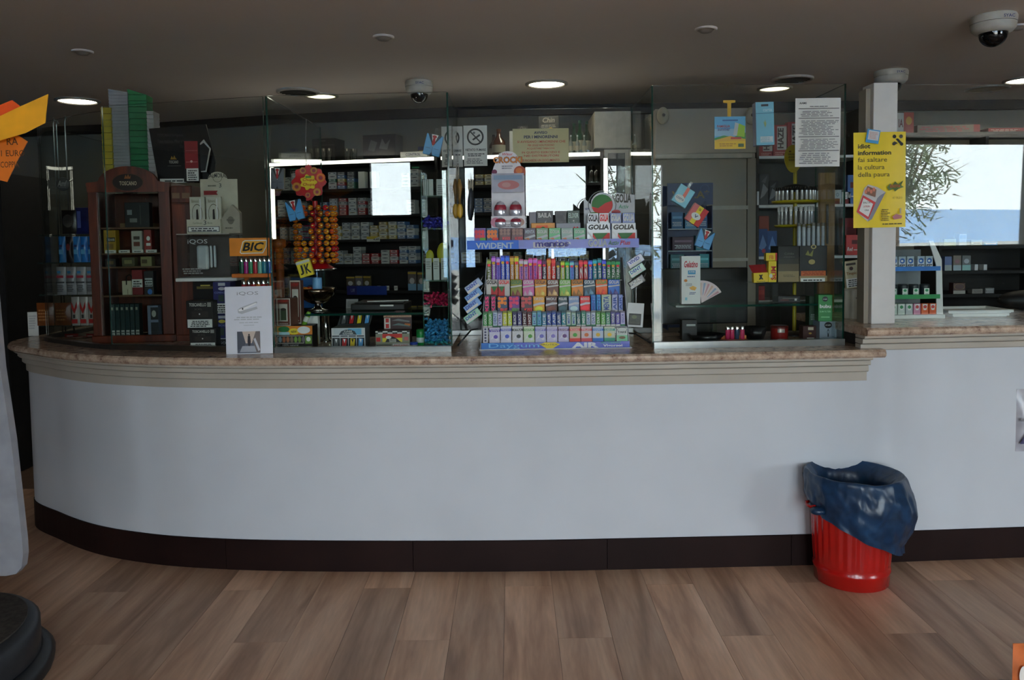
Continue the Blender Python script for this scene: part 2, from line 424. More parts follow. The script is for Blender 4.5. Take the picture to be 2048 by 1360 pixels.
# ================================================================== the counter
cpx = [(72, 1045), (125, 1080), (200, 1108), (300, 1126), (400, 1135), (550, 1141), (800, 1143), (1050, 1142), (1300, 1137), (1600, 1130), (1800, 1123), (2048, 1114)]
cp = [xy(PZ(a, b, 0)) for a, b in cpx]
e = (cp[-1] - cp[-2]); cp.append(cp[-1] + e * 2.2)
cp = [Vector((-2.30, 5.35)), Vector((-2.46, 4.85)), Vector((-2.47, 4.4))] + cp
CC = catmull(cp, 8)
zl, zr = 0.935, 1.025                                   # worktop heights
xl_end = PY(1722, 745, 3.42).x                          # where the low moulding stops
xr0 = PY(1700, 680, 3.45).x
ctr = empty('sales_counter', (0, 3.6, 0), 'long white sales counter curving away at one end', 'counter'); 
inv = Matrix.Translation((0, -3.6, 0))
def cb(mb, name, par=ctr): 
    o = mb.build(name, par); o.matrix_parent_inverse = inv; return o
KH = 0.135
lowc, highc = seg(CC, -9, xl_end), seg(CC, xl_end, 9)
lo = CC[:CC.index(min(CC, key=lambda p: (p - lowc[-1]).length)) + 1]
if (lo[-1] - lowc[-1]).length > 1e-4: lo = [p for p in lo if p.x < lowc[-1].x - 1e-3 or p.y > 3.9] + [lowc[-1]]
hi = [lo[-1]] + [p for p in CC if p.x > lo[-1].x + 1e-3 and p.y < 3.9 and p.x > 0]
def sheet(mb, c, z0, z1, mt, d=0.0):
    k = len(c); c2 = offset(c, d); mb.add([(p.x, p.y, z0) for p in c2] + [(p.x, p.y, z1) for p in c2], [(i, i + 1, k + i + 1, k + i) for i in range(k - 1)], mt, True)
s = MB()
sheet(s, lo, KH, 0.80, PANELW); sheet(s, hi, KH, 0.93, PANELW); cb(s, 'front_panel')
kx = [PZ(p, 1140, 0).x for p in (452, 828, 1215, 1590)]
cuts = [lo[0].x] + kx
ks = []; cur = [CC[0]]
for p in CC[1:]:
    if kx and p.y < 3.9 and p.x > kx[0] and p.x > cur[-1].x: 
        q = cur[-1].lerp(p, (kx[0] - cur[-1].x) / (p.x - cur[-1].x)); cur.append(q); ks.append(cur); cur = [q]; kx.pop(0)
    if (p - cur[-1]).length > 1e-4: cur.append(p)
ks.append(cur)
for c in ks:
    c = [Vector(p) for p in c]; d = (c[1] - c[0]).normalized() * 0.0012; c[0] = c[0] + d; d = (c[-1] - c[-2]).normalized() * 0.0012; c[-1] = c[-1] - d
    s = MB(); sweep(s, c, [(0.004, 0.0), (0.004, KH - 0.002), (-0.02, KH - 0.002), (-0.02, 0.0)], KICKM); cb(s, 'kick_board')
def mould(c, zt, nm):
    for o0, z0, z1 in ((0.026, 0.10, 0.074), (0.044, 0.070, 0.050), (0.062, 0.046, 0.0345)):
        s = MB(); sweep(s, c, [(o0 - 0.004, zt - z0), (o0, zt - z0 + 0.004), (o0, zt - z1), (-0.02, zt - z1), (-0.02, zt - z0)], MOULD); cb(s, nm)
s = MB(); sweep(s, lo, [(0.010, 0.795), (0.010, zl - 0.103), (-0.03, zl - 0.103), (-0.03, 0.795)], MOULD); cb(s, 'moulding')
mould(lo, zl, 'moulding')
hi2 = seg(CC, xr0, 9)
mould(hi2, zr, 'moulding')
# staff side carcass
s = MB(); sweep(s, lo, [(-0.03, 0.0), (-0.03, zl - 0.036), (-0.62, zl - 0.036), (-0.62, 0.0)], mat((60, 54, 48), 0.6)); cb(s, 'carcass')
s = MB(); sweep(s, hi, [(-0.03, 0.0), (-0.03, zr - 0.036), (-0.62, zr - 0.036), (-0.62, 0.0)], mat((60, 54, 48), 0.6)); cb(s, 'carcass')
def nose(a, b, t, z):                                     # rounded stone edge
    return [(b, z - t), (a - 0.012, z - t), (a - 0.002, z - t + 0.008), (a, z - t / 2), (a - 0.002, z - 0.008), (a - 0.012, z), (b, z)]
lo_t = lo + [lo[-1] + (lo[-1] - lo[-2]).normalized() * 0.045]
s = MB(); sweep(s, lo_t, nose(0.085, -0.64, 0.034, zl), GRAN); tag(s.build('worktop'), 'pinkish red-speckled stone worktop on the long low counter', 'worktop')
s = MB(); sweep(s, hi2, nose(0.085, -0.64, 0.034, zr), GRAN); tag(s.build('worktop'), 'pinkish red-speckled stone worktop on the raised end under the yellow poster', 'worktop')
c = seg(CC, xr0, xl_end); s = MB(); sweep(s, c, [(-0.05, 0.9), (-0.05, zr - 0.1), (-0.6, zr - 0.1), (-0.6, 0.9)], MOULD); 

# ================================================================== glass screens
def pane(parent, A, B, z0, z1, th=0.008, M=None, mt=GLASS, name='glass_pane', tilt=0.0):
    A, B = Vector((A[0], A[1])), Vector((B[0], B[1])); d = (B - A).normalized(); n = Vector((-d.y, d.x)) * (th / 2); L = (B - A).length; h = z1 - z0
    mb = MB(); k = 0.0006
    t = math.tan(tilt) * h
    def P(u, s_, z): q = A + d * u + n * s_ + n.normalized() * (t * (z - z0) / h); return (q.x, q.y, z)
    mb.add([P(0, -1, z0), P(L, -1, z0), P(L, -1, z1), P(0, -1, z1)], [(0, 1, 2, 3)], mt); mb.add([P(0, 1, z0), P(L, 1, z0), P(L, 1, z1), P(0, 1, z1)], [(3, 2, 1, 0)], mt)
    for (u0, za, u1, zb) in ((0, z0, L, z0), (L, z0, L, z1), (L, z1, 0, z1), (0, z1, 0, z0)):
        mb.add([P(u0, -1, za), P(u0, 1, za), P(u1, 1, zb), P(u1, -1, zb)], [(0, 1, 2, 3)], GEDGE)
    o = mb.build(name, parent)
    if parent: o.matrix_parent_inverse = parent.matrix_world.inverted()
    return o
def child(mb, name, par):
    o = mb.build(name, par); o.matrix_parent_inverse = par.matrix_world.inverted(); return o
ZG = zl + 0.022
YF = 3.50
GL = offset(CC, -0.085)                                   # line of the front glass
def onGL(px, py):
    best = None
    for a, b in zip(GL, GL[1:]):
        d = ray(px, py); cr_ = lambda p: p.x * d.y - p.y * d.x
        if cr_(a) * cr_(b) <= 0:
            t = cr_(a) / (cr_(a) - cr_(b)); q = a.lerp(b, t)
            if best is None or q.y < best.y: best = q
    return best
gA, gB, gC, gD, gE, gF = [onGL(p, 690) for p in (224, 541, 547, 903, 1307, 1687)]
ztopL, ztopC, ztopR = PY(905, 184, gD.y).z, PY(1100, 218, 4.02).z, PY(1500, 168, gE.y).z
# curved case at the end
cl = empty('curved_glass_case', (*((gA + Vector((-2.3, 4.4))) / 2), zl), 'curved glass case at the rounded end of the counter, metal bottom rail', 'display case')
gl_curve = [p for p in GL if p.y > 3.9 or p.x < gA.x]; gl_curve = [p for p in gl_curve if p.x < gA.x] + [gA]
s = MB(); vs = []
for sgn, mtx in ((0.0, GLASS), (-0.008, GLASS)):
    c2 = offset(gl_curve, sgn); k = len(c2)
    s.add([(p.x, p.y, ZG) for p in c2] + [(p.x, p.y, ztopL - 0.02) for p in c2], [(i, i + 1, k + i + 1, k + i) for i in range(k - 1)], mtx, True)
sweep(s, gl_curve, [(0.0, ztopL - 0.0201), (0.0, ztopL - 0.02), (-0.008, ztopL - 0.02), (-0.008, ztopL - 0.0201)], GEDGE)
child(s, 'glass_pane', cl)
s = MB(); sweep(s, gl_curve, [(0.012, zl), (0.012, zl + 0.02), (-0.02, zl + 0.02), (-0.02, zl)], mat((110, 110, 108), 0.35, 0.9)); child(s, 'bottom_rail', cl)
s = MB(); q = gl_curve[6]; s.box(q.x - 0.03, q.y - 0.03, zl, q.x + 0.03, q.y + 0.03, ztopL - 0.1, mat((46, 48, 48), 0.4, 0.5)); child(s, 'corner_post', cl)

YB = 4.02
dB = Vector((gC.x + 0.005, 4.42)); dD = Vector((gD.x, YB)); dE = Vector((gE.x, YB)); dF = Vector((gF.x, 3.79))
lc = empty('glass_display_case', (*((gA + gD) / 2), zl), 'long glass display case holding the lollipop tree and cigar boxes', 'display case')
pane(lc, gA, gB, ZG, ztopL); pane(lc, gC, gD, ZG, ztopL, tilt=R(-0.35))
pane(lc, gC + Vector((0, 0.006)), dB, ZG, ztopL); pane(lc, gD + Vector((0, 0.006)), dD, ZG, ztopL)
for a, b in ((gA, gB), (gC, gD)):
    s = MB(); s_ = [Vector(a), Vector(b)]; sweep(s, s_, [(0.012, zl), (0.012, zl + 0.024), (-0.022, zl + 0.024), (-0.022, zl)], STEEL); child(s, 'bottom_rail', lc)
rc = empty('glass_display_case', (*((gE + gF) / 2), zl), 'glass display case beside the white post, with the pinned printed sheet', 'display case')
pane(rc, gE, gF, ZG, ztopR); pane(rc, gE + Vector((0, 0.006)), dE, ZG, ztopR); pane(rc, gF + Vector((0, 0.006)), dF, ZG, ztopR)
s = MB(); sweep(s, [gE, gF], [(0.014, zl), (0.014, zl + 0.028), (-0.024, zl + 0.028), (-0.024, zl)], STEEL); child(s, 'bottom_rail', rc)
cs = empty('glass_screen', (*((dD + dE) / 2), zl), 'set-back glass screen behind the candy rack, carrying the notices', 'screen')
pane(cs, dD + Vector((0.008, 0)), dE - Vector((0.008, 0)), ZG, ztopC, tilt=R(-0.4)); 
s = MB(); sweep(s, [dD, dE], [(0.012, zl), (0.012, zl + 0.024), (-0.02, zl + 0.024), (-0.02, zl)], STEEL); child(s, 'bottom_rail', cs)
xs0 = PY(1792, 650, 3.5).x
gR0 = Vector((xs0, 3.55)); gR1 = Vector((3.2, 3.66))
rs = empty('glass_screen', (*((gR0 + gR1) / 2), zr), 'large glass screen on the raised counter end mirroring sky and trees', 'screen')
pane(rs, gR0, gR1, zr + 0.0005, PY(1900, 171, 3.57).z, tilt=R(-1.2))
# post
pl_, pw_, ph_ = at_px(1742, 165, 1790, 657, 3.455, zr)
s = MB(); s.box(-pw_ / 2, 0, 0, pw_ / 2, 0.11, ph_, mat((214, 212, 208), 0.5, var=0.03), None, 0.003); s.box(-pw_ / 2 - 0.02, 0.03, 0, -pw_ / 2 - 0.0005, 0.10, ph_ - 0.02, BEIGE)
tag(s.build('post', None, ROT(pl_)), 'white square post standing on the raised worktop behind the yellow poster', 'post')

# ================================================================== back shelving
def bay(label, A, B, rows, ztop, depth=0.30, col_=MBLACK, zbot=0.0, th=0.018):
    A, B = Vector(A), Vector(B); d = (B - A).normalized(); n = Vector((-d.y, d.x)); L = (B - A).length
    ang = math.atan2(d.y, d.x)
    o = empty('wall_shelf_unit', ROT((A.x, A.y, 0), ang), label, 'shelf unit')
    def pt(mb, nm): mb.build(nm, o)
    s = MB(); s.box(0, depth - 0.012, zbot, L, depth, ztop, col_); pt(s, 'back_panel')
    for x in (0, L - 0.016): s = MB(); s.box(x, 0, zbot, x + 0.016, depth - 0.0122, ztop, col_); pt(s, 'side_panel')
    for z in rows: s = MB(); s.box(0.0165, 0.0, z - th, L - 0.0165, depth - 0.0122, z, col_); pt(s, 'shelf')
    return o, A, B, ang
A1, B1 = xy(PY(537, 330, 5.58)), xy(PY(874, 318, 5.30))
A2, B2 = xy(PY(880, 318, 5.30)), xy(PY(1206, 309, 5.16))
def rowz(py): return PV(705, py, A1, B1).z
ROWS = [rowz(y) for y in (320, 377, 430, 479, 528, 581, 640)]
bay1, A1, B1, ang1 = bay('black cigarette shelving behind the lollipop tree', A1, B1, ROWS, ROWS[0])
bay2, A2, B2, ang2 = bay('black cigarette shelving behind the candy rack', A2, B2, ROWS, ROWS[0])
LED = mat((255, 250, 232), 0.5, emit=4.0)
def strip(parent_lbl, A, B, z, h=0.02, vert=None):
    d = (B - A).normalized(); n = Vector((d.y, -d.x)) * 0.012; s = MB(); L = (B - A).length
    o = empty('light_strip', ROT((A.x + n.x, A.y + n.y, z), math.atan2(d.y, d.x)), parent_lbl, 'light')
    if vert: s.box(vert[0], -0.004, 0, vert[0] + 0.022, 0.006, vert[1], LED)
    else: s.box(0.01, -0.004, 0, L - 0.02, 0.006, h, LED)
    s.build('diffuser', o)
    s = MB()
    if vert: s.box(vert[0] - 0.004, 0.0062, 0, vert[0] + 0.026, 0.011, vert[1], STEEL)
    else: s.box(0.01, 0.0062, -0.003, L - 0.02, 0.011, h + 0.003, STEEL)
    s.build('channel', o)
strip('glowing white strip light along the top shelf behind the lollipop tree', A1, B1, ROWS[0] - 0.022)
strip('glowing white strip light along the top shelf behind the yellow notice', A2, B2, ROWS[0] - 0.022)
zA, zB = PV(549, 478, A1, B1).z, PV(549, 335, A1, B1).z
strip('upright glowing strip light at the edge of the cigarette shelves', A1, B1, zA, vert=(0.02, zB - zA))
d2 = (B2 - A2).normalized(); C2 = B2 + d2 * 0.005
zA, zB = PV(1208, 420, A2, B2).z, PV(1208, 317, A2, B2).z
strip('short upright strip light beside the grey framed panel', C2, C2 + d2 * 0.1, zA, vert=(0.0, zB - zA))
# beige cupboard with its door
l, w, h = at_px(1312, 217, 1512, 640, 5.05, 0.0)
o = empty('tall_cupboard', ROT(l), 'tall beige cupboard behind the blue display tower', 'cupboard')
s = MB(); s.box(-w / 2, 0.02, 0, w / 2, 0.5, h, BEIGE); s.build('carcass', o)
z1 = PY(1400, 318, 5.05).z; xd = PY(1494, 400, 5.05).x - l.x
s = MB(); s.box(-w / 2, 0, z1 + 0.035, w / 2, 0.0195, h, BEIGE); s.build('top_panel', o)
s = MB(); s.box(-w / 2, -0.004, z1 + 0.003, xd + 0.03, 0.0195, z1 + 0.032, mat((178, 172, 160), 0.45)); s.build('rail', o)
zb = PY(1400, 416, 5.05).z; zc = PY(1400, 520, 5.05).z
for (a, b) in ((zb + 0.004, z1 - 0.004), (zc + 0.004, zb - 0.004), (0.1, zc - 0.004)): s = MB(); s.box(-w / 2, 0, a, xd - 0.003, 0.0195, b, BEIGE); s.build('door', o)
for (a, b) in ((zb - 0.002, zb + 0.002),): s = MB(); s.box(-w / 2, -0.006, zb - 0.012, w / 2 - 0.05, -0.0005, zb + 0.012, mat((186, 182, 172), 0.4)); s.build('rail', o)
s = MB(); s.box(-w / 2, -0.006, zc - 0.01, w / 2 - 0.05, -0.0005, zc + 0.01, mat((186, 182, 172), 0.4)); s.build('rail', o)
s = MB(); s.box(xd + 0.003, 0, 0.1, w / 2, 0.0195, z1, BEIGE); s.build('side_stile', o)
for px, lb in ((1325, 'round beige wall sounder on the cupboard near the glass edge'), (1501, 'round beige wall sounder on the cupboard behind the blister pack')):
    c = PY(px, 232, 5.05); o = empty('sounder', ROT((c.x, c.y - 0.0004, c.z)), lb, 'speaker')
    RX = Matrix.Rotation(R(90), 4, 'X'); bm_ = mat((176, 168, 146), 0.5)
    s = MB(); s.lathe([(0.03, 0), (0.046, 0.004), (0.046, 0.02), (0.036, 0.036), (0.015, 0.042)], bm_, 20, RX @ Matrix.Diagonal((0.8, 1.15, 1, 1))); s.build('housing', o)
    s = MB(); s.lathe([(0.010, 0.042), (0.009, 0.045)], mat((60, 56, 50), 0.5), 14, RX); s.build('lens', o)
# pale cabinet box and framed panel
l, w, h = at_px(1190, 222, 1282, 296, 5.25)
o = empty('wall_cabinet', ROT(l), 'pale grey wall cabinet above the framed dark panel', 'cabinet'); s = MB(); s.box(-w / 2, 0.012, 0, w / 2, 0.55, h, BEIGE); s.build('body', o)
s = MB(); s.box(-w / 2, 0, 0.002, w / 2, 0.0115, h - 0.002, mat((178, 172, 160), 0.5)); s.build('door', o)
l, w, h = at_px(1210, 299, 1258, 470, 5.22); l.z = 0; h = PY(1230, 299, 5.22).z
o = empty('framed_panel', ROT(l), 'tall grey framed dark panel under the pale wall cabinet', 'panel')
s = MB(); q = 0.022
s.box(-w / 2, 0, 0, -w / 2 + q, 0.03, h, MOULD); s.box(w / 2 - q, 0, 0, w / 2, 0.03, h, MOULD); s.box(-w / 2 + q, 0, h - q, w / 2 - q, 0.03, h, MOULD); s.build('frame', o)
s = MB(); s.box(-w / 2 + q, 0.012, 0, w / 2 - q, 0.02, h - q, mat((30, 27, 24), 0.3)); s.build('panel', o)
s = MB(); s.box(w / 2 + 0.001, 0.0, 0, w / 2 + 0.14, 0.04, h, BEIGE); s.build('stile', o)
# white shelves on the right
A3, B3 = xy(PY(1513, 400, 5.25)), xy(PY(1735, 400, 5.25))
ROWS3 = [PV(1600, y, A3, B3).z for y in (311, 409, 512, 600)]
bay3, A3, B3, ang3 = bay('white shelving behind the yellow pen carousel', A3, B3, ROWS3, 2.25, 0.32, mat((70, 68, 64), 0.6))
for ch in bay3.children:
    if ch.name.startswith('shelf'): ch.data.materials[0] = WHITE
s = MB(); a = PV(1514, 395, A3, B3); b = PV(1636, 412, A3, B3)
for (p, q_, r_, t_) in ((1513, 383, 1517, 411), (1632, 382, 1636, 411)):
    s = MB(); u, v_ = PV(p, t_, A3, B3), PV(r_, q_, A3, B3); s.box(u.x - A3.x, -0.012, ROWS3[1], v_.x - A3.x, -0.0005, v_.z, WHITE); s.build('bracket', bay3)
# dark cabinet on the far right
A4, B4 = xy(PY(1878, 500, 4.75)), xy(PY(2110, 500, 4.70))
ROWS4 = [PV(1980, y, A4, B4).z for y in (491, 541, 588, 660)]
bay4, A4, B4, ang4 = bay('black open cabinet behind the gum stand', A4, B4, ROWS4, PV(1980, 491, A4, B4).z, 0.35, MBLACK)
# wall ledge at the right with boxes
# ================================================================== ceiling fixtures
def cpt(px, py): return PZ(px, py, CEIL)
LAMP = mat((255, 250, 226), 0.5, emit=14.0); LAMPD = mat((255, 244, 206), 0.5, emit=1.6); LAMPO = mat((200, 192, 168), 0.4)
RIM = mat((176, 170, 160), 0.35, 0.3)
def downlight(px, py, wpx, mt, label, power=None):
    c = cpt(px, py); r = wpx / 2 * c.y / FPX
    o = empty('downlight', ROT((c.x, c.y, CEIL)), label, 'light', 'recessed ceiling downlights')
    s = MB(); s.lathe([(r, 0), (r, -0.008), (r * 0.86, -0.012), (r * 0.82, -0.004)], RIM, 32, None, True, False); s.build('rim', o)
    s = MB(); s.lathe([(r * 0.83, -0.0045), (0.001, -0.005)], mt, 32, None, True, False); s.build('lamp', o)
downlight(155, 201, 82, LAMP, 'lit round downlight at the far left above the hanging pouches')
downlight(1093, 167, 84, LAMP, 'brightest round downlight above the yellow notice')
downlight(642, 191, 68, LAMPD, 'dim yellowish downlight next to the dark ceiling vent and dome camera')
downlight(1549, 176, 68, LAMPD, 'dim yellowish downlight above the printed sheet')
downlight(2052, 159, 82, LAMP, 'lit round downlight cut by the right picture edge')
downlight(1975, 177, 80, LAMPO, 'unlit round downlight above the sky reflection')
downlight(2040, 226, 62, LAMPO, 'small unlit downlight low at the right picture edge')
def vent(px, py, wpx, label):
    c = cpt(px, py); r = wpx / 2 * c.y / FPX; o = empty('ceiling_vent', ROT((c.x, c.y, CEIL)), label, 'vent')
    s = MB(); s.lathe([(r, 0), (r, -0.012), (r * 0.86, -0.016), (r * 0.84, -0.004)], mat((186, 178, 168), 0.4), 32, None, True, False); s.build('rim', o)
    s = MB(); s.lathe([(r * 0.85, -0.003), (0.001, -0.003)], mat((28, 26, 24), 0.6), 32, None, True, False); s.build('core', o)
    for k in range(-3, 4):
        y = k * r * 0.22; q = math.sqrt(max((r * 0.84) ** 2 - y * y, 0)); s = MB(); s.box(-q, y - 0.004, -0.012, q, y + 0.004, -0.0035, mat((60, 56, 52), 0.5)); s.build('slat', o)
vent(596, 182, 84, 'dark round ceiling vent beside the dim downlight'); vent(1585, 157, 80, 'round ceiling vent with a pale rim above the pinned sheet')
def disc(px, py, wpx, label):
    c = cpt(px, py); r = wpx / 2 * c.y / FPX; o = empty('smoke_detector', ROT((c.x, c.y, CEIL)), label, 'detector')
    s = MB(); s.lathe([(r, 0), (r, -0.006), (r * 0.8, -0.010), (r * 0.75, -0.006)], CEILM, 24, None, True, False); s.build('ring', o)
    s = MB(); s.lathe([(r * 0.74, -0.004), (r * 0.5, -0.018), (0.001, -0.02)], mat((150, 138, 128), 0.6), 24, None, True, False); s.build('cover', o)
disc(165, 102, 40, 'small flat ceiling disc above the orange tags'); disc(767, 73, 42, 'small flat ceiling disc left of the picture middle'); disc(1412, 57, 44, 'small flat ceiling disc right of the picture middle'); disc(2035, 52, 40, 'small flat ceiling disc beside the largest dome camera')
def dome(px, py, wpx, label):
    c = cpt(px, py); r = wpx / 2 * c.y / FPX; o = empty('dome_camera', ROT((c.x, c.y, CEIL)), label, 'camera', 'ceiling dome cameras')
    wm = mat((206, 200, 186), 0.5)
    s = MB(); s.lathe([(r * 0.95, 0), (r, -0.01), (r * 0.98, -0.035)], wm, 32, None, True, False); s.build('base', o)
    s = MB(); s.lathe([(r * 0.97, -0.0365), (r * 0.94, -0.06), (r * 0.80, -0.075), (r * 0.62, -0.079)], wm, 32, None, True, False); s.build('housing', o)
    s = MB(); s.lathe([(r * 0.62 * math.cos(a), -0.0795 - 0.62 * r * math.sin(a)) for a in [math.pi / 2 * k / 8 for k in range(9)]], mat((14, 14, 16), 0.06, coat=0.5), 28, None, True, False); s.build('dome', o)
    s = MB(); a = -math.pi / 2 - 0.0
    printed(s, 0.05, 0.014, [('t', 'SYAC', 0, 0, 1, 1, (40, 50, 120), 0.01)], -r * 1.003, -0.012, -0.03); s.build('lettering', o)
dome(1987, 32, 84, 'largest white dome camera in the upper right corner'); dome(1782, 142, 64, 'white dome camera above the white post'); dome(838, 163, 56, 'white dome camera left of the brightest downlight')

# ================================================================== things on the counter, left part
def C(name, label, cat, x0, y0, x1, y1, Y, t, c, items=(), z=None, **k):
    l, w, h = at_px(x0, y0, x1, y1, Y, z)
    return carton(name, label, cat, l, w, h, t, c, items, **k)
W_, K_ = (232, 232, 228), (14, 14, 15)
RED, GRN, BLU, YEL, ORNG = (196, 22, 26), (24, 120, 58), (20, 62, 150), (238, 200, 20), (236, 120, 20)
ORD = ['first', 'second', 'third', 'fourth', 'fifth', 'sixth', 'seventh', 'eighth', 'ninth', 'tenth', 'eleventh', 'twelfth', 'thirteenth', 'fourteenth', 'fifteenth', 'sixteenth', 'seventeenth', 'eighteenth', 'nineteenth', 'twentieth',
       'twenty-first', 'twenty-second', 'twenty-third', 'twenty-fourth', 'twenty-fifth', 'twenty-sixth', 'twenty-seventh', 'twenty-eighth', 'twenty-ninth', 'thirtieth']

# white board leaning outside the glass
l, w, h = at_px(456, 588, 549, 722, 3.455)
l.z = zl
grey, lg = (150, 152, 156), (190, 192, 196)
carton('advert_board', 'white cardboard advert board leaning against the glass on the worktop', 'sign', (l.x, l.y - 0.02, l.z), w, h, 0.006, mat((226, 228, 236), 0.4, var=0.02), [
    ('t', 'iQOS', 0.26, 0.865, 0.72, 0.925, grey), ('p', [(0.27, 0.66), (0.33, 0.69), (0.68, 0.775), (0.70, 0.755), (0.40, 0.65), (0.68, 0.70), (0.70, 0.665), (0.36, 0.595), (0.28, 0.61)], lg),
    ('p', [(0.28, 0.655), (0.36, 0.675), (0.66, 0.755), (0.68, 0.745), (0.37, 0.64), (0.31, 0.635)], (244, 244, 244)), ('e', 0.38, 0.67, 0.015, 0.015, (30, 30, 34)),
    ('l', 0.24, 0.535, 0.80, 0.565, 1, lg), ('l', 0.12, 0.505, 0.88, 0.53, 1, lg), ('l', 0.26, 0.46, 0.80, 0.48, 1, lg), ('l', 0.38, 0.42, 0.64, 0.44, 1, lg),
    ('r', 0.25, 0.015, 0.74, 0.335, (92, 96, 108)), ('p', [(0.36, 0.335), (0.65, 0.335), (0.56, 0.16), (0.43, 0.16)], (214, 196, 182)), ('p', [(0.25, 0.335), (0.36, 0.335), (0.43, 0.16), (0.38, 0.1), (0.25, 0.06)], (72, 78, 90)),
    ('p', [(0.65, 0.335), (0.74, 0.335), (0.74, 0.015), (0.66, 0.015), (0.58, 0.2)], (120, 110, 108)), ('e', 0.505, 0.285, 0.018, 0.014, (40, 36, 40)), ('p', [(0.48, 0.27), (0.53, 0.27), (0.54, 0.18), (0.52, 0.1), (0.49, 0.1), (0.47, 0.18)], (44, 40, 48)),
    ('p', [(0.36, 0.12), (0.62, 0.12), (0.66, 0.03), (0.30, 0.03)], (170, 174, 184)), ('p', [(0.60, 0.22), (0.64, 0.24), (0.74, 0.06), (0.70, 0.04)], (206, 206, 212))], rx=R(-3), ry=R(-0.6), part='print')

# cigar boxes
warn = lambda b, t: [('r', 0.04, b, 0.97, t, W_), ('l', 0.14, b + (t - b) * 0.12, 0.88, t - (t - b) * 0.1, 4, (30, 30, 30))]
tosc = [('t', 'TOSCANELLO', 0.12, 0.80, 0.76, 0.92, (224, 222, 214), 0.01), ('r', 0.80, 0.78, 0.94, 0.94, (150, 148, 142)), ('t', 'XXL', 0.30, 0.66, 0.62, 0.73, (96, 88, 82)),
        ('r', 0.20, 0.40, 0.82, 0.62, (52, 42, 40)), ('e', 0.5, 0.52, 0.025, 0.03, (220, 220, 220))] + warn(0.03, 0.33)
l, w, h = at_px(380, 657, 433, 708, 3.60, zl)
b1 = carton('cigar_box', 'black cigar box with a white warning, lower of the stack beside the advert board', 'box', l, w, h, 0.10, (30, 26, 26), tosc)
l2, w2, h2 = at_px(375, 603, 430, 656, 3.60)
l2.z = zl + h + 0.0005
carton('cigar_box', 'black cigar box with a white warning, upper of the stack beside the advert board', 'box', (l.x - 0.01, l.y, l2.z), w, h2 * 1.04, 0.10, (30, 26, 26), tosc)
# navy packs tower
zz = zl
for i, (y0, y1, c, it) in enumerate(((690, 707, (20, 20, 30), [('t', 'GO', 0.3, 0.4, 0.7, 0.7, (180, 180, 190)), ('r', 0, 0.02, 1, 0.1, (150, 150, 160))]),
        (641, 690, (28, 34, 96), [('r', 0.3, 0.84, 0.7, 0.95, (190, 190, 200)), ('e', 0.5, 0.72, 0.2, 0.07, (214, 190, 70)), ('t', 'TABACALERA', 0.08, 0.52, 0.92, 0.6, (120, 140, 200)), ('r', 0.3, 0.15, 0.6, 0.45, (40, 62, 50)), ('r', 0, 0, 1, 0.03, (180, 180, 190))]),
        (576, 641, (30, 28, 92), [('r', 0.3, 0.88, 0.7, 0.97, (190, 190, 200)), ('e', 0.5, 0.79, 0.2, 0.05, (190, 190, 206)), ('t', 'COMPAGNIA', 0.08, 0.64, 0.92, 0.7, (130, 140, 200)), ('r', 0.3, 0.4, 0.6, 0.6, (40, 62, 50)), ('r', 0.0, 0.03, 1, 0.34, W_), ('l', 0.1, 0.06, 0.95, 0.32, 4, (40, 40, 40))]))):
    l, w, h = at_px(428, y0, 463, y1, 3.66)
    carton('tobacco_box', ['thin black pack at the bottom of the navy tower behind the advert board', 'navy tobacco box with yellow emblem in the middle of the tower', 'tall navy tobacco box with white warning topping the tower'][i], 'box', (l.x, l.y, zz), w, h, 0.07, c, it)
    zz += h + 0.0005
# acrylic device box on a dark riser
l, w, h = at_px(384, 560, 474, 706, 3.84, zl)
rz_ = h
o = carton('display_riser', 'black riser box under the clear device case', 'box', l, w * 0.86, h, 0.14, (22, 18, 20), [('r', 0.1, 0.86, 0.9, 0.9, (120, 104, 50)), ('r', 0.2, 0.905, 0.45, 0.925, (210, 190, 90)), ('r', 0.52, 0.905, 0.66, 0.925, (226, 206, 90))])
l, w, h = at_px(366, 461, 468, 553, 3.76)
l.z = zl + rz_ + 0.0005; TOPA = l.z + h
o = empty('device_case', ROT((l.x, 3.70, l.z), R(4)), 'clear acrylic case with a white device standing on the black riser', 'display case')
s = MB(); s.box(-w / 2 - 0.008, 0, 0, w / 2 + 0.03, 0.26, 0.016, WHITE, None, 0.003); s.build('base_tray', o)
t = 0.004
s = MB()
s.box(-w / 2, 0.01, 0.0165, w / 2, 0.014, h, ACRYL); s.build('front_pane', o)
s = MB(); s.box(-w / 2, 0.015, 0.0165, -w / 2 + t, 0.24, h, ACRYL); s.build('side_pane', o)
s = MB(); s.box(w / 2 - t, 0.015, 0.0165, w / 2, 0.24, h, ACRYL); s.build('side_pane', o)
s = MB(); s.box(-w / 2, 0.01, h + 0.0005, w / 2, 0.24, h + 0.005, mat((170, 160, 152), 0.2)); s.build('lid', o)
s = MB(); s.box(-w / 2 + 0.006, 0.17, 0.0165, w / 2 - 0.006, 0.18, h - 0.004, mat((92, 78, 74), 0.5)); s.build('back_card', o)
wm = mat((236, 238, 240), 0.3)
s = MB(); s.box(-0.068, 0.12, 0.05, -0.012, 0.15, 0.168, wm, None, 0.012); s.build('device', o)
for x in (-0.005, 0.012): s = MB(); s.box(x, 0.12, 0.06, x + 0.011, 0.135, 0.165, wm, None, 0.004); s.build('holder', o)
s = MB(); printed(s, 0.09, 0.024, [('t', 'iQOS', 0, 0, 1, 1, (206, 204, 204), 0.005)], 0.0095, -0.07, h - 0.045); printed(s, 0.1, 0.03, [('l', 0, 0, 1, 1, 3, (170, 164, 160))], 0.0095, -0.10, 0.035); s.build('lettering', o)
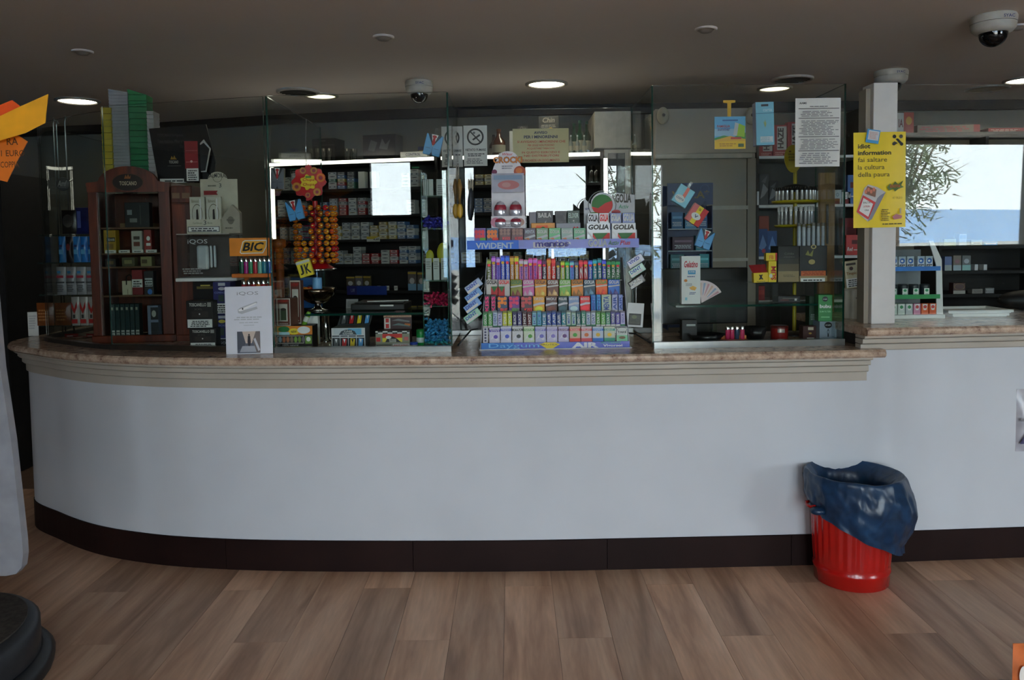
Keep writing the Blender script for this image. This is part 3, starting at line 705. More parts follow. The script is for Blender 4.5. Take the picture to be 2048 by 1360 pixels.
# cigar pouch display
zt = TOPA + 0.0055
cream = (206, 200, 178)
l, w, h = at_px(378, 432, 444, 460, 3.75)
o = empty('cigar_display', ROT((l.x, 3.73, zt), R(3)), 'cream cigar pouch display with a rounded header on the device case', 'display box')
s = MB(); hb = h
s.box(-w / 2, 0, 0, w / 2, 0.003, hb, mat(cream, 0.5)); s.box(-w / 2, 0.003, 0, -w / 2 + 0.003, 0.12, hb, mat(cream, 0.5)); s.box(w / 2 - 0.003, 0.003, 0, w / 2, 0.12, hb, mat(cream, 0.5)); s.box(-w / 2 + 0.003, 0.003, 0, w / 2 - 0.003, 0.12, 0.003, mat(cream, 0.5)); s.build('tray', o)
s = MB(); printed(s, w, hb, [('t', '3', 0.50, 0.62, 0.58, 0.92, (60, 60, 66)), ('t', 'Caribbean', 0.18, 0.68, 0.46, 0.82, (120, 116, 100)), ('t', 'Box', 0.62, 0.68, 0.76, 0.82, (120, 116, 100)), ('r', 0.03, 0.10, 0.97, 0.5, (40, 44, 56)), ('r', 0.05, 0.14, 0.95, 0.46, W_), ('l', 0.07, 0.17, 0.93, 0.45, 2, (50, 50, 60))], 0, -w / 2); s.build('print', o)
hp, hh = 0.27, 0.26
s = MB(); arc = [(0.02 + 0.045 * math.cos(a), hp + 0.035 * math.sin(a)) for a in [math.pi * k / 10 for k in range(11)]]
poly = [(-w / 2 + 0.03, hb), (w / 2 + 0.05, hb), (w / 2 + 0.05, hp - 0.01)] + [(x + 0.015, y - 0.01) for x, y in arc] + [(-w / 2 + 0.03, hp - 0.01)]
s.prism(poly, 0.004, mat(cream, 0.5), Matrix.Translation((0, 0.115, 0))); s.build('header_card', o)
s = MB(); printed(s, 0.11, 0.10, [('t', 'BALMORAL', 0.08, 0.72, 0.92, 0.92, (50, 54, 60), 0.01), ('o', 0.5, 0.72, 0.2, 0.22, 0.9, (120, 116, 100)), ('t', '3', 0.56, 0.25, 0.66, 0.45, (60, 60, 66)), ('l', 0.05, 0.3, 0.5, 0.42, 1, (120, 116, 100)), ('p', [(-0.1, -0.1), (0.5, -0.1), (0.44, 0.0), (0.5, 0.1), (-0.1, 0.1)], (150, 26, 30))], 0.1145, -0.02, hp - 0.075); s.build('header_print', o)
for k, x in enumerate((-0.042, 0.036)):
    q = carton('cigar_pouch', ['cream cigar pouch in the display, the one nearer the red pack', 'cream cigar pouch in the display, the one nearer the grey card'][k], 'pouch', (l.x + x * 0.99, 3.765, zt + 0.004), 0.068, 0.168, 0.02, mat((204, 202, 184), 0.25), [('r', 0.1, 0.05, 0.92, 0.24, W_), ('l', 0.14, 0.07, 0.9, 0.23, 2, (60, 60, 70)), ('o', 0.5, 0.52, 0.36, 0.28, 0.93, (90, 80, 60)), ('p', [(0.42, 0.3), (0.60, 0.34), (0.56, 0.66), (0.44, 0.64)], (40, 28, 24)), ('r', 0.7, 0.3, 0.76, 0.95, (230, 230, 232)), ('t', 'Balmoral', 0.15, 0.84, 0.62, 0.92, (110, 96, 60))], rz=R(3))
l, w, h = at_px(443, 400, 483, 457, 3.78)
s = MB(); s.prism([(-w / 2, 0), (w / 2, 0), (w / 2, h * 0.72), (w * 0.12, h), (-w / 2, h * 0.45)], 0.03, mat((170, 162, 146), 0.5)); o = s.build('tent_card', None, ROT((l.x, 3.76, zt)))
tag(o, 'grey-beige pointed card with small emblem beside the cream cigar display', 'card')
s = MB(); printed(s, w, h, [('e', 0.05, 0.45, 0.16, 0.14, (120, 112, 100)), ('t', 'Royal', -0.15, 0.4, 0.25, 0.5, (60, 56, 52)), ('l', -0.3, 0.16, 0.3, 0.24, 1, (100, 96, 86))], 0); s.build('print', o)

# lighter stand with orange sign
orw = mat((206, 104, 26), 0.45, var=0.08)
l, w, h = at_px(459, 476, 537, 512, 3.575)
o = empty('lighter_stand', ROT((l.x, 3.60, zl)), 'orange lighter stand with a lettered sign inside the glass', 'display stand')
zs = PY(498, 512, 3.575).z - zl
s = MB(); s.box(-w / 2, -0.022, zs, w / 2, -0.012, zs + h, mat((240, 140, 30), 0.4)); s.build('sign', o)
s = MB(); printed(s, w, h, [('p', [(0.26, 0.2), (0.34, 0.8), (0.40, 0.88), (0.97, 0.88), (0.95, 0.5), (0.86, 0.14), (0.30, 0.12)], (240, 240, 236)), ('p', [(0.285, 0.22), (0.36, 0.76), (0.41, 0.83), (0.95, 0.83), (0.93, 0.5), (0.845, 0.19), (0.31, 0.17)], (244, 168, 30)), ('t', 'BIC', 0.33, 0.27, 0.89, 0.76, (16, 16, 18), 0.03, 0.25)], -0.0225, -w / 2, zs); s.build('lettering', o)
z1, z2 = PY(500, 547, 3.6).z - zl, PY(510, 592, 3.6).z - zl
for z, q in ((z1, 'tray'), (z2, 'tray')):
    s = MB(); s.box(-w / 2 + 0.004, -0.02, z - 0.018, w / 2 + 0.004, 0.075, z, orw, None, 0.003); s.build(q, o)
s = MB(); s.box(-w / 2 + 0.028, 0.08, 0, -w / 2 + 0.046, 0.09, zs + h, orw); s.build('upright', o)
s = MB(); s.box(w / 2 - 0.03, 0.08, 0, w / 2 - 0.012, 0.09, zs + h, orw); s.build('upright', o)
s = MB(); s.box(-w / 2, -0.03, 0, w / 2 + 0.01, 0.10, 0.02, orw, None, 0.004); s.build('base', o)
for q_, x_, y0_, y1_ in (('capital', 0.030, 478, 496), ('side_column', 0.018, 496.5, 700)):
    xx = PY(559, 500, 3.68).x - l.x; za_ = max(PY(559, y1_, 3.68).z - zl, 0.001); zb__ = PY(559, y0_, 3.68).z - zl
    s = MB(); s.lathe([(x_ * 0.8, za_), (x_, za_ + 0.008), (x_, zb__ - 0.006), (x_ * 0.7, zb__)], mat((150, 74, 22), 0.4), 16, Matrix.Translation((xx, 0.08, 0))); s.build(q_, o)
LIGHTER = {}
def lighter(M, c, label, grp, h=0.072):
    key = (c, h)
    if key not in LIGHTER:
        r = empty('lighter', M, label, 'lighter', grp)
        s = MB(); s.lathe([(0.009, 0), (0.0098, 0.004), (0.0098, h * 0.74)], mat(c, 0.25), 12, Matrix.Diagonal((1.0, 0.62, 1, 1))); s.build('body', r)
        s = MB(); s.lathe([(0.0095, h * 0.745), (0.0095, h * 0.93), (0.007, h)], CHROME, 10, Matrix.Diagonal((0.95, 0.6, 1, 1))); s.build('metal_hood', r)
        s = MB(); s.cyl((-0.0045, 0, h * 0.98), (0.0045, 0, h * 0.98), 0.004, STEEL, 8); s.build('spark_wheel', r)
        LIGHTER[key] = r; return r
    return copy_tree(LIGHTER[key], M, label, grp)
ucols = [('dark green', (30, 92, 70)), ('magenta', (170, 30, 120)), ('green', (40, 140, 90)), ('red', (190, 40, 60)), ('pale green', (120, 180, 160)), ('teal', (40, 130, 150)), ('blue', (40, 90, 170))]
for i, (n_, c) in enumerate(ucols): lighter(ROT((l.x - w / 2 + 0.045 + i * 0.0205, 3.595, zl + z1)), c, '%s lighter, %s on the upper tray of the orange stand' % (n_, ORD[i]), 'lighters on the orange stand')
for i, (n_, c) in enumerate([('red', (180, 26, 36)), ('dark red', (130, 16, 30)), ('red', (190, 30, 40)), ('orange', (220, 120, 30)), ('red', (180, 26, 36)), ('brick red', (170, 50, 30))]): lighter(ROT((l.x - w / 2 + 0.052 + i * 0.022, 3.595, zl + z2)), c, '%s lighter, %s on the lower tray of the orange stand' % (n_, ORD[i]), 'lighters on the orange stand')

# ------------------------------------------------------------------ carved cigar cabinet
YC = 3.90
l, w, h = at_px(192, 372, 348, 712, YC, zl)
cab = empty('cigar_cabinet', ROT((l.x, YC, zl + 0.0005), R(6)), 'mahogany cigar cabinet with an arched lettered crest and glass door', 'cabinet')
D_ = 0.30
s = MB(); s.box(-w / 2, 0.03, 0, -w / 2 + 0.02, D_, h, CABW); s.build('side_panel', cab)
s = MB(); s.box(w / 2 - 0.02, 0.03, 0, w / 2, D_, h, CABW); s.build('side_panel', cab)
s = MB(); s.box(-w / 2 + 0.02, D_ - 0.012, 0.02, w / 2 - 0.02, D_, h - 0.02, CABW); s.build('back_panel', cab)
s = MB(); s.box(-w / 2, 0.03, h + 0.0005, w / 2, D_, h + 0.02, CABW); s.build('top_board', cab)
s = MB(); s.box(-w / 2 - 0.008, 0.0, 0, w / 2 + 0.008, 0.0295, 0.035, CABW, None, 0.004); s.build('plinth', cab)
fx = w * 0.155
s = MB(); s.box(-w / 2, 0, 0.0355, -w / 2 + fx * 0.75, 0.028, h, CABW, None, 0.003); s.build('stile', cab)
s = MB(); s.box(w / 2 - fx * 0.9, 0, 0.0355, w / 2, 0.028, h, CABW, None, 0.003); s.build('stile', cab)
ch = h + 0.10
arcp = [(-w / 2, h - 0.03), (w / 2, h - 0.03), (w / 2 + 0.005, h + 0.015), (w / 2 - 0.05, h + 0.022)] + [(0.20 * w * 2 * 0.92 * math.cos(a), h + 0.01 + 0.085 * math.sin(a)) for a in [math.pi * (0.06 + 0.88 * k / 14) for k in range(15)]] + [(-w / 2 + 0.05, h + 0.022), (-w / 2 - 0.005, h + 0.015)]
s = MB(); s.prism(arcp, 0.026, CABW, Matrix.Translation((0, -0.003, 0))); s.build('crest', cab)
s = MB(); printed(s, 0.16, 0.10, [('e', 0.5, 0.45, 0.46, 0.42, (34, 18, 12)), ('o', 0.5, 0.45, 0.46, 0.42, 0.95, (84, 50, 28)), ('p', [(0.4, 0.62), (0.45, 0.82), (0.48, 0.7), (0.52, 0.84), (0.56, 0.7), (0.6, 0.8), (0.58, 0.62)], (150, 90, 30)), ('t', 'TOSCANO', 0.26, 0.30, 0.76, 0.50, (196, 178, 150), 0.02)], -0.0035, -0.08, h - 0.028); s.build('crest_lettering', cab)
s = MB(); s.box(-w / 2 + fx * 0.76, 0.01, 0.036, w / 2 - fx * 0.91, 0.014, h - 0.031, GLASS); s.build('door_pane', cab)
CABM = cab.matrix_world.copy()
def cabz(py): return PY(260, py, YC + 0.05).z - zl
shz = [cabz(y) for y in (455, 506, 533, 590, 687)]
for z in shz: s = MB(); s.box(-w / 2 + 0.0205, 0.035, z - 0.008, w / 2 - 0.0205, D_ - 0.0125, z, mat((104, 70, 40), 0.5)); s.build('shelf', cab)
def incab(name, label, x0, y0, x1, k, c, items=(), t=0.05, dy=0.05, grp=None):
    """box on shelf k of the cabinet"""
    a = PY(x0, 500, YC + dy).x; b = PY(x1, 500, YC + dy).x; z = shz[k]; zt_ = cabz(y0); u = (a + b) / 2 - l.x
    p = CABM @ Vector((u, dy, z)); 
    return carton(name, label, 'box', p, b - a, max(zt_ - z, 0.012), t, c, items, rz=R(6), group=grp)
incab('cigar_box', 'black cigar box on the top shelf of the carved cabinet', 255, 405, 302, 0, (24, 22, 24), [('r', 0.1, 0.5, 0.3, 0.7, (150, 150, 150)), ('r', 0.2, 0.2, 0.5, 0.36, (130, 130, 130)), ('r', 0.62, 0.1, 0.66, 0.9, (60, 60, 60))])
incab('cigar_box', 'tan cigar box lying below the black one in the cabinet', 248, 446, 310, 0, (136, 104, 62), t=0.12, dy=0.11)
incab('cigarillo_tin', 'yellow tin with a black label in the cabinet', 213, 460, 236, 1, (176, 136, 24), [('r', 0.25, 0.5, 0.95, 0.68, K_), ('t', 'MEHARI', 0.3, 0.53, 0.9, 0.64, W_), ('r', 0.15, 0.18, 0.8, 0.4, (140, 106, 30))])
incab('cigarillo_tin', 'pale tin with cigars pictured beside the yellow tin in the cabinet', 266, 462, 286, 1, (196, 190, 176), [('r', 0.2, 0.3, 0.8, 0.5, (120, 60, 40)), ('r', 0.2, 0.6, 0.8, 0.75, (80, 70, 60))])
incab('cigarillo_tin', 'red cigarillo tin near the cabinet edge', 290, 460, 304, 1, (150, 40, 30), [('e', 0.6, 0.62, 0.25, 0.1, W_), ('r', 0.3, 0.3, 0.9, 0.42, W_)])
for i, x in enumerate((214, 240, 266, 292)): incab('price_tag', '%s small white price tag along the cabinet shelf edge' % ORD[i], x, 500, x + 21, 1, (224, 222, 214), [('l', 0.1, 0.3, 0.9, 0.8, 1, (60, 60, 60))], t=0.002, dy=0.034, grp='price tags in the cigar cabinet')
incab('cigar_pack', 'dark cigar pack lying on the third cabinet shelf', 214, 517, 234, 2, (40, 30, 26), [('r', 0.2, 0.3, 0.8, 0.7, (110, 90, 50))])
incab('cigar_pack', 'greenish cigar pack lying on the third cabinet shelf', 246, 515, 270, 2, (94, 90, 60), [('r', 0.2, 0.3, 0.8, 0.7, (150, 140, 90))])
incab('cigar_pack', 'yellowish cigar pack at the end of the third cabinet shelf', 282, 514, 303, 2, (150, 140, 90), [('r', 0.1, 0.3, 0.6, 0.7, (90, 70, 40))])
incab('cigar_pack', 'red and black cigar pack with stripes in the cabinet', 264, 540, 284, 3, (130, 24, 28), [('r', 0.0, 0.3, 1, 0.62, W_), ('l', 0.05, 0.32, 0.95, 0.6, 3, (30, 30, 30))])
incab('cigar_pack', 'black striped cigar pack beside the red and black one', 287, 543, 305, 3, (34, 28, 30), [('r', 0.1, 0.35, 0.9, 0.7, (200, 200, 200)), ('l', 0.1, 0.37, 0.9, 0.68, 3, (30, 30, 30)), ('e', 0.6, 0.12, 0.25, 0.12, (50, 110, 190))])
o_ = incab('paper_bag', 'small cream paper bag with dark handles in the cabinet', 245, 562, 278, 3, (206, 196, 166), [('r', 0.3, 0.02, 0.34, 0.4, (150, 140, 110))], t=0.03, dy=0.06)
s = MB(); s.tube([(-0.02, 0.0, 0.05), (-0.018, -0.002, 0.09), (-0.004, -0.002, 0.10), (0.008, -0.002, 0.09), (0.01, 0, 0.05)], 0.003, BLACK, 6); s.build('handle', o_)
for i in range(6): incab('cigar_tube_pack', '%s dark green cigar pack in the row on the bottom cabinet shelf' % ORD[i], 220 + i * 9.4, 608, 228 + i * 9.4, 4, (18, 48, 48), [('r', 0.1, 0.06, 0.9, 0.34, (196, 196, 186)), ('l', 0.12, 0.08, 0.9, 0.33, 4, (60, 60, 60)), ('r', 0.2, 0.85, 0.7, 0.92, (160, 160, 140))], grp='green cigar packs in the cabinet')
incab('cigar_box', 'tall pale blue and black box at the bottom of the cabinet', 291, 612, 312, 4, (124, 132, 156), [('r', 0.3, 0.62, 1, 0.95, (24, 22, 26)), ('e', 0.6, 0.78, 0.2, 0.09, (190, 186, 176)), ('r', 0.3, 0.2, 1, 0.55, (30, 30, 38)), ('r', 0.1, 0.0, 1, 0.12, W_)])
# second wooden cupboard
l2, w2, h2 = at_px(356, 372, 391, 712, 3.92, zl)
o = empty('wooden_cupboard', ROT((l2.x, 3.92, zl), R(4)), 'dark brown wooden cupboard between the carved cabinet and the cigar boxes', 'cupboard')
w2 = 0.10; h2 = h
s = MB(); s.box(-w2 / 2, 0.012, 0, w2 / 2, 0.26, h2, CABW); s.build('carcass', o)
s = MB(); s.box(-w2 / 2 + 0.004, 0, 0.03, w2 / 2 - 0.004, 0.0115, h2 - 0.09, CABW, None, 0.003); s.build('door', o)
s = MB(); s.box(-w2 / 2 + 0.004, 0, h2 - 0.085, w2 / 2 - 0.004, 0.0115, h2 - 0.004, CABW, None, 0.003); s.build('drawer_front', o)
for x in (-0.024, 0.024): s = MB(); s.box(x - 0.018, -0.003, h2 - 0.062, x + 0.018, -0.0005, h2 - 0.036, mat((130, 96, 70), 0.4)); s.build('label_plate', o)
# tall stacks on top of the cabinet
zc_ = zl + h + 0.0205
def stack(label, x0, x1, ytop, c, n, Y, slant=0.0):
    a, b = PY(x0, 280, Y), PY(x1, 280, Y); zt_ = PY((x0 + x1) / 2, ytop, Y).z; w_ = b.x - a.x; hh = (zt_ - zc_) / n
    o = empty('tray_stack', ROT(((a.x + b.x) / 2, Y, zc_), R(6)), label, 'stack')
    for k in range(n):
        s = MB(); zz_ = k * hh
        s.add([(-w_ / 2, 0, zz_ + hh * 0.08), (w_ / 2, 0, zz_ + hh * 0.08), (w_ / 2, 0.09, zz_ + hh * 0.08), (-w_ / 2, 0.09, zz_ + hh * 0.08), (-w_ / 2 - 0.002, -0.002, zz_ + hh), (w_ / 2 + 0.002, -0.002, zz_ + hh - slant * (k == n - 1)), (w_ / 2 + 0.002, 0.092, zz_ + hh - slant * (k == n - 1)), (-w_ / 2 - 0.002, 0.092, zz_ + hh)],
              [(0, 3, 2, 1), (4, 5, 6, 7), (0, 1, 5, 4), (1, 2, 6, 5), (2, 3, 7, 6), (3, 0, 4, 7)], mat(c, 0.5)); s.build('tray', o)
stack('tall narrow mustard yellow stack on the carved cabinet', 205, 223, 215, (180, 160, 30), 12, 4.02)
stack('tall grey stack of ribbed trays on the carved cabinet', 222, 257, 178, (150, 152, 154), 30, 4.04, 0.03)
stack('tall green stack of trays on the carved cabinet', 260, 295, 178, (16, 110, 62), 16, 4.06, 0.03)
stack('slim white stack beside the green stack', 296, 308, 222, (176, 172, 170), 18, 4.05)
# black poster card, red pack
l, w, h = at_px(302, 250, 432, 368, 4.03)
zc2 = zl + h2
s = MB(); s.prism([(-w * 0.36, 0), (w * 0.46, 0), (w * 0.5, h * 0.33), (w * 0.36, h), (-w * 0.5, h * 0.93)], 0.012, mat((16, 14, 16), 0.3)); o = s.build('poster_card', None, ROT((l.x, 4.02, zc_ + 0.0005), R(3), R(-4))); tag(o, 'big black poster card with faint lettering above the wooden cupboard', 'poster')
s = MB(); printed(s, w, h, [('t', 'TOSCANO Originale', -0.38, 0.78, 0.02, 0.84, (84, 80, 80)), ('t', 'Text Italiano Mito il mondo.', -0.37, 0.68, 0.16, 0.74, (84, 80, 80)), ('t', 'Oggi quarant', -0.04, 0.59, 0.15, 0.65, (84, 80, 80)), ('p', [(-0.18, 0.40), (-0.16, 0.46), (-0.14, 0.42), (-0.12, 0.47), (-0.10, 0.42), (-0.08, 0.40)], (160, 120, 30)), ('t', 'TOSCANO', -0.20, 0.33, -0.06, 0.38, (190, 188, 184), 0.01), ('r', -0.22, 0.285, -0.02, 0.292, (110, 108, 106)), ('r', -0.34, 0.0, 0.18, 0.07, W_), ('l', -0.32, 0.02, 0.16, 0.06, 1, (60, 60, 60))], 0); s.build('print', o)
l, w, h = at_px(369, 289, 399, 370, 3.97)
carton('cigar_pack', 'tall red and black cigar pack with white warning before the black poster', 'box', (l.x, 3.965, zc_ + 0.0005), w, h, 0.04, (26, 22, 24), [('r', 0.12, 0.32, 1.0, 1.0, (146, 34, 38)), ('r', 0.18, 0.76, 0.95, 0.775, (190, 110, 110)), ('r', 0.18, 0.48, 0.95, 0.495, (190, 110, 110)), ('e', 0.55, 0.5, 0.08, 0.03, (220, 180, 170)), ('r', 0.2, 0.02, 1.0, 0.33, W_), ('l', 0.26, 0.04, 0.96, 0.31, 5, (60, 60, 60))])
l, w, h = at_px(395, 281, 421, 346, 3.985)
s = MB(); s.prism([(-w * 0.3, 0), (w * 0.1, 0), (w * 0.5, h * 0.72), (0, h), (-w * 0.5, h * 0.8)], 0.008, mat((196, 194, 190), 0.4)); o = s.build('pointed_card', None, ROT((l.x, 3.995, zc_ + 0.0005 + 0.05))); tag(o, 'dark pointed card with a white outline beside the red cigar pack', 'card')
s = MB(); s.prism([(-w * 0.3, 0.004), (w * 0.06, 0.006), (w * 0.42, h * 0.71), (0, h * 0.9), (-w * 0.46, h * 0.78)], 0.001, mat((30, 26, 28), 0.4), Matrix.Translation((0, -0.0015, 0))); s.build('face', o)
s = MB(); s.box(-0.012, 0.001, -0.05, 0.012, 0.007, -0.0005, mat((24, 22, 24), 0.4)); s.build('stem', o)

# ------------------------------------------------------------------ rack of hanging pouches in the curved case
YR = 4.20
cR = PY(135, 500, YR)
rk = empty('pouch_rack', ROT((cR.x, YR + 0.1, zl)), 'thin metal rack with round sign in the curved glass case', 'rack')
for px, y0 in ((106, 236), (112, 240), (129, 232)):
    a = PY(px, y0, YR + 0.1); s = MB(); s.tube([(a.x - cR.x, 0, 0), (a.x - cR.x, 0, a.z - zl - 0.03), (a.x - cR.x + 0.004, 0, a.z - zl), (a.x - cR.x + 0.012, 0, a.z - zl - 0.02)], 0.004, STEEL, 8); s.build('rod', rk)
a = PY(125, 368, YR); s = MB(); s.lathe([(0.001, -0.006), (0.034, -0.006), (0.036, 0.0), (0.034, 0.006), (0.001, 0.006)], mat((96, 98, 98), 0.4), 28, Matrix.Translation((a.x - cR.x, -0.095, a.z - zl)) @ Matrix.Rotation(R(90), 4, 'X'), True, False); s.build('round_sign', rk)
s = MB(); printed(s, 0.05, 0.03, [('t', 'Amf', 0, 0, 1, 1, (190, 190, 186), 0.0, 0.3), ('r', 0.1, -0.2, 0.9, -0.15, (170, 170, 170))], -0.1015, a.x - cR.x - 0.025, a.z - zl - 0.012); s.build('sign_lettering', rk)
s = MB(); s.tube([(a.x - cR.x, -0.088, a.z - zl), (a.x - cR.x + 0.0, 0.0, a.z - zl + 0.03)], 0.003, STEEL, 6); s.build('sign_arm', rk)
rows_y = {525: 0.10, 590: 0.12, 652: 0.14}
for y, q in rows_y.items():
    z = PY(130, y, YR).z - zl; s = MB(); s.box(-0.19, -0.05, z - 0.006, 0.13, 0.09, z, mat((40, 62, 58), 0.15, alpha=0.6)); s.build('glass_shelf', rk)
def pouch(label, x0, y0, x1, y1, Y, c, items, grp=None, z=None, rz=0.0):
    l, w, h = at_px(x0, y0, x1, y1, Y, z); mb = MB(); n, k = 6, 8; vs = []
    for sgn in (-1, 1):
        for j in range(k + 1):
            for i in range(n + 1):
                u, v = i / n, j / k; b = (math.sin(math.pi * u) * math.sin(math.pi * min(1, v * 1.05))) ** 0.6 * 0.013 if 0 < v < 1 else 0.001
                vs.append((-w / 2 + w * u, 0.014 + sgn * b, h * v))
    fs = []; m0 = (n + 1) * (k + 1)
    for j in range(k):
        for i in range(n):
            q = j * (n + 1) + i; fs += [(q, q + 1, q + n + 2, q + n + 1), (m0 + q, m0 + q + n + 1, m0 + q + n + 2, m0 + q + 1)]
    mb.add(vs, fs, mat(c, 0.25, var=0.2), True)
    o = mb.build('pouch', None, ROT(l, rz)); tag(o, label, 'pouch', grp)
    if items: s = MB(); printed(s, w * 0.9, h * 0.9, items, -0.0005, -w * 0.45, h * 0.05); s.build('print', o)
    return o
zsh = {k: PY(130, k, YR).z for k in rows_y}
for i in range(5): pouch('%s blue pouch from the dark one on the rack shelf' % ORD[i], 116 + i * 14.6, 473, 130 + i * 14.6, 525, YR, [(40, 120, 190), (30, 26, 30), (46, 130, 200), (40, 120, 196), (44, 124, 196)][i], [('r', 0.2, 0.3, 0.8, 0.5, (90, 170, 220)), ('r', 0.3, 0.6, 0.7, 0.7, (20, 50, 110))] if i != 1 else [('e', 0.5, 0.6, 0.3, 0.15, (120, 30, 30))], 'blue pouches on the rack', zsh[525])
for i in range(4): pouch('%s white and pink pouch on the middle rack shelf' % ORD[i], 112 + i * 20, 534, 131 + i * 20, 590, YR, (170, 170, 172), [('r', 0.1, 0.62, 0.9, 0.72, (190, 60, 80)), ('r', 0.0, 0.42, 1, 0.47, (60, 60, 66)), ('l', 0.1, 0.08, 0.9, 0.36, 4, (90, 90, 96)), ('r', 0.2, 0.8, 0.6, 0.9, (60, 140, 190))], 'white pouches on the rack', zsh[590])
for i in range(3): pouch('%s red and white striped pouch on the lowest rack shelf' % ORD[i], 142 + i * 17, 594, 158 + i * 17, 652, YR, (190, 184, 176), [('p', [(0.1, 0.9), (0.5, 0.6), (0.9, 0.9), (0.9, 0.65), (0.5, 0.4), (0.1, 0.65)], (186, 40, 36)), ('r', 0.1, 0.04, 0.9, 0.2, (186, 40, 36)), ('r', 0.3, 0.24, 0.6, 0.38, (60, 60, 60))], 'red and white pouches on the rack', zsh[652])
for i in range(2): pouch(['brown tobacco pouch on the rack, nearer the corner post', 'brown tobacco pouch on the rack, nearer the striped pouches'][i], 72 + i * 36, 606, 106 + i * 34, 652, YR + 0.02, (112, 60, 28), [('l', 0.1, 0.2, 0.9, 0.8, 4, (150, 96, 40))], 'brown pouches on the rack', zsh[652])
for i in range(3): pouch('%s red pouch in the heap at the bottom of the curved case' % ORD[i], 130 + i * 20, 668 + (i % 2) * 5, 155 + i * 20, 706, YR - 0.04, (120, 26, 24), [('r', 0.2, 0.3, 0.7, 0.5, (170, 150, 140))], 'red pouches at the bottom of the curved case', zl, rz=R(10 - 8 * i))
pouch('navy pouch high on the rack above the blue ones', 150, 415, 190, 468, YR + 0.03, (26, 34, 92), [('r', 0.1, 0.2, 0.3, 0.9, (60, 76, 150))])
pouch('black round-topped pouch high on the rack beside the navy pouch', 122, 420, 152, 468, YR + 0.03, (24, 22, 24), [('e', 0.5, 0.55, 0.4, 0.3, (50, 44, 40))])
s = MB(); z = PY(130, 469, YR).z; s.box(-0.19, -0.03, z - zl - 0.006, 0.13, 0.09, z - zl, mat((40, 62, 58), 0.15, alpha=0.6)); s.build('glass_shelf', rk)
C('paper_strip', 'folded white paper strip standing in the curved case', 'paper', 59, 624, 78, 700, 4.25, 0.004, (206, 206, 200), [('l', 0.1, 0.3, 0.9, 0.9, 6, (170, 170, 170))], z=zl, rz=R(12))

# ================================================================== middle display case
zsh_ = 1.088
a, b = PY(612, 622, 3.64), PY(852, 622, 3.64)
s = MB(); s.box(a.x, 3.62, zsh_ - 0.009, b.x, 4.0, zsh_, glassmat('shelf_glass', (0.82, 0.93, 0.88)))
s.box(a.x, 3.6195, zsh_ - 0.009, b.x, 3.6199, zsh_, GEDGE)
o = child(s, 'glass_shelf', lc)
for x in (a.x + 0.02, b.x - 0.03): s = MB(); s.cyl((x, 3.98, zl + 0.0005), (x, 3.98, zsh_ - 0.0095), 0.008, CHROME, 10); child(s, 'shelf_leg', lc)
# --- lollipop tree
YL = 3.80
cx = PY(632, 480, YL).x
zz = lambda py: PY(632, py, YL).z
tr = empty('lollipop_stand', ROT((cx, YL, zsh_)), 'red lollipop tree with flower-shaped sign on a chrome bowl', 'display stand')
T = lambda py: zz(py) - zsh_
redp, magp = mat((186, 16, 24), 0.35), mat((120, 16, 50), 0.4)
s = MB(); s.lathe([(0.045, 0.0), (0.05, 0.004), (0.02, 0.012), (0.014, 0.03)], CHROME, 24); s.build('foot', tr)
zb0 = 0.03; zb1 = T(576)
s = MB(); R_ = 0.088; s.lathe([(0.012, zb0)] + [(R_ * math.sin(a), zb1 - (zb1 - zb0) * math.cos(a)) for a in [math.pi / 2 * k / 8 for k in range(1, 9)]] + [(R_ * 0.96, zb1), (R_ * 0.9, zb1 - 0.004), (0.02, zb0 + 0.012)], mat((120, 104, 88), 0.08, 1.0), 32, None, True, False); s.build('bowl', tr)
s = MB(); s.lathe([(0.022, zb0 + 0.013), (0.022, T(541))], ACRYL, 20, None, True, False); s.build('clear_tube', tr)
s = MB(); s.lathe([(0.0225, T(580)), (0.0225, T(556))], mat((120, 176, 222), 0.4), 20, None, True, False); s.build('tube_label', tr)
s = MB(); s.lathe([(0.09, T(541)), (0.094, T(540)), (0.094, T(537)), (0.01, T(537))], CHROME, 32); s.build('tray_disc', tr)
s = MB(); s.lathe([(0.084, T(536.5)), (0.06, T(530)), (0.02, T(516)), (0.012, T(512))], redp, 28); s.build('cone', tr)
s = MB(); s.lathe([(0.012, T(512)), (0.012, T(402))], redp, 14); s.build('column', tr)
rows = [417 + 11.6 * k for k in range(10)]
for k, y in enumerate(rows): s = MB(); s.lathe([(0.012, T(y) - 0.002), (0.074, T(y) - 0.002), (0.074, T(y) + 0.002), (0.012, T(y) + 0.002)], magp, 24); s.build('holder_disc', tr)
n = 40; rO = 0.083
c0 = T(366)
s = MB(); s.prism([((rO * (0.90 + 0.10 * math.cos(8 * 2 * math.pi * j / n))) * math.cos(2 * math.pi * j / n), c0 + rO * (0.90 + 0.10 * math.cos(8 * 2 * math.pi * j / n)) * math.sin(2 * math.pi * j / n)) for j in range(n)], 0.006, mat((196, 20, 26), 0.3), Matrix.Translation((-0.014, -0.05, 0))); s.build('flower_sign', tr)
s = MB(); its = []
for k, (an, rr) in enumerate(((20, 0.022), (65, 0.017), (115, 0.016), (200, 0.021), (265, 0.013), (310, 0.018))):
    u, v = 0.5 + 0.36 * math.cos(R(an)), 0.5 + 0.36 * math.sin(R(an)); q = rr / (2 * rO)
    its += [('e', u, v, q, q, [(232, 90, 30), (170, 110, 60), (170, 110, 70), (200, 130, 40), (160, 90, 70), (196, 140, 60)][k]), ('o', u, v, q * 0.8, q * 0.8, 0.75, (220, 150, 60)), ('e', u, v, q * 0.4, q * 0.4, (160, 60, 80))]
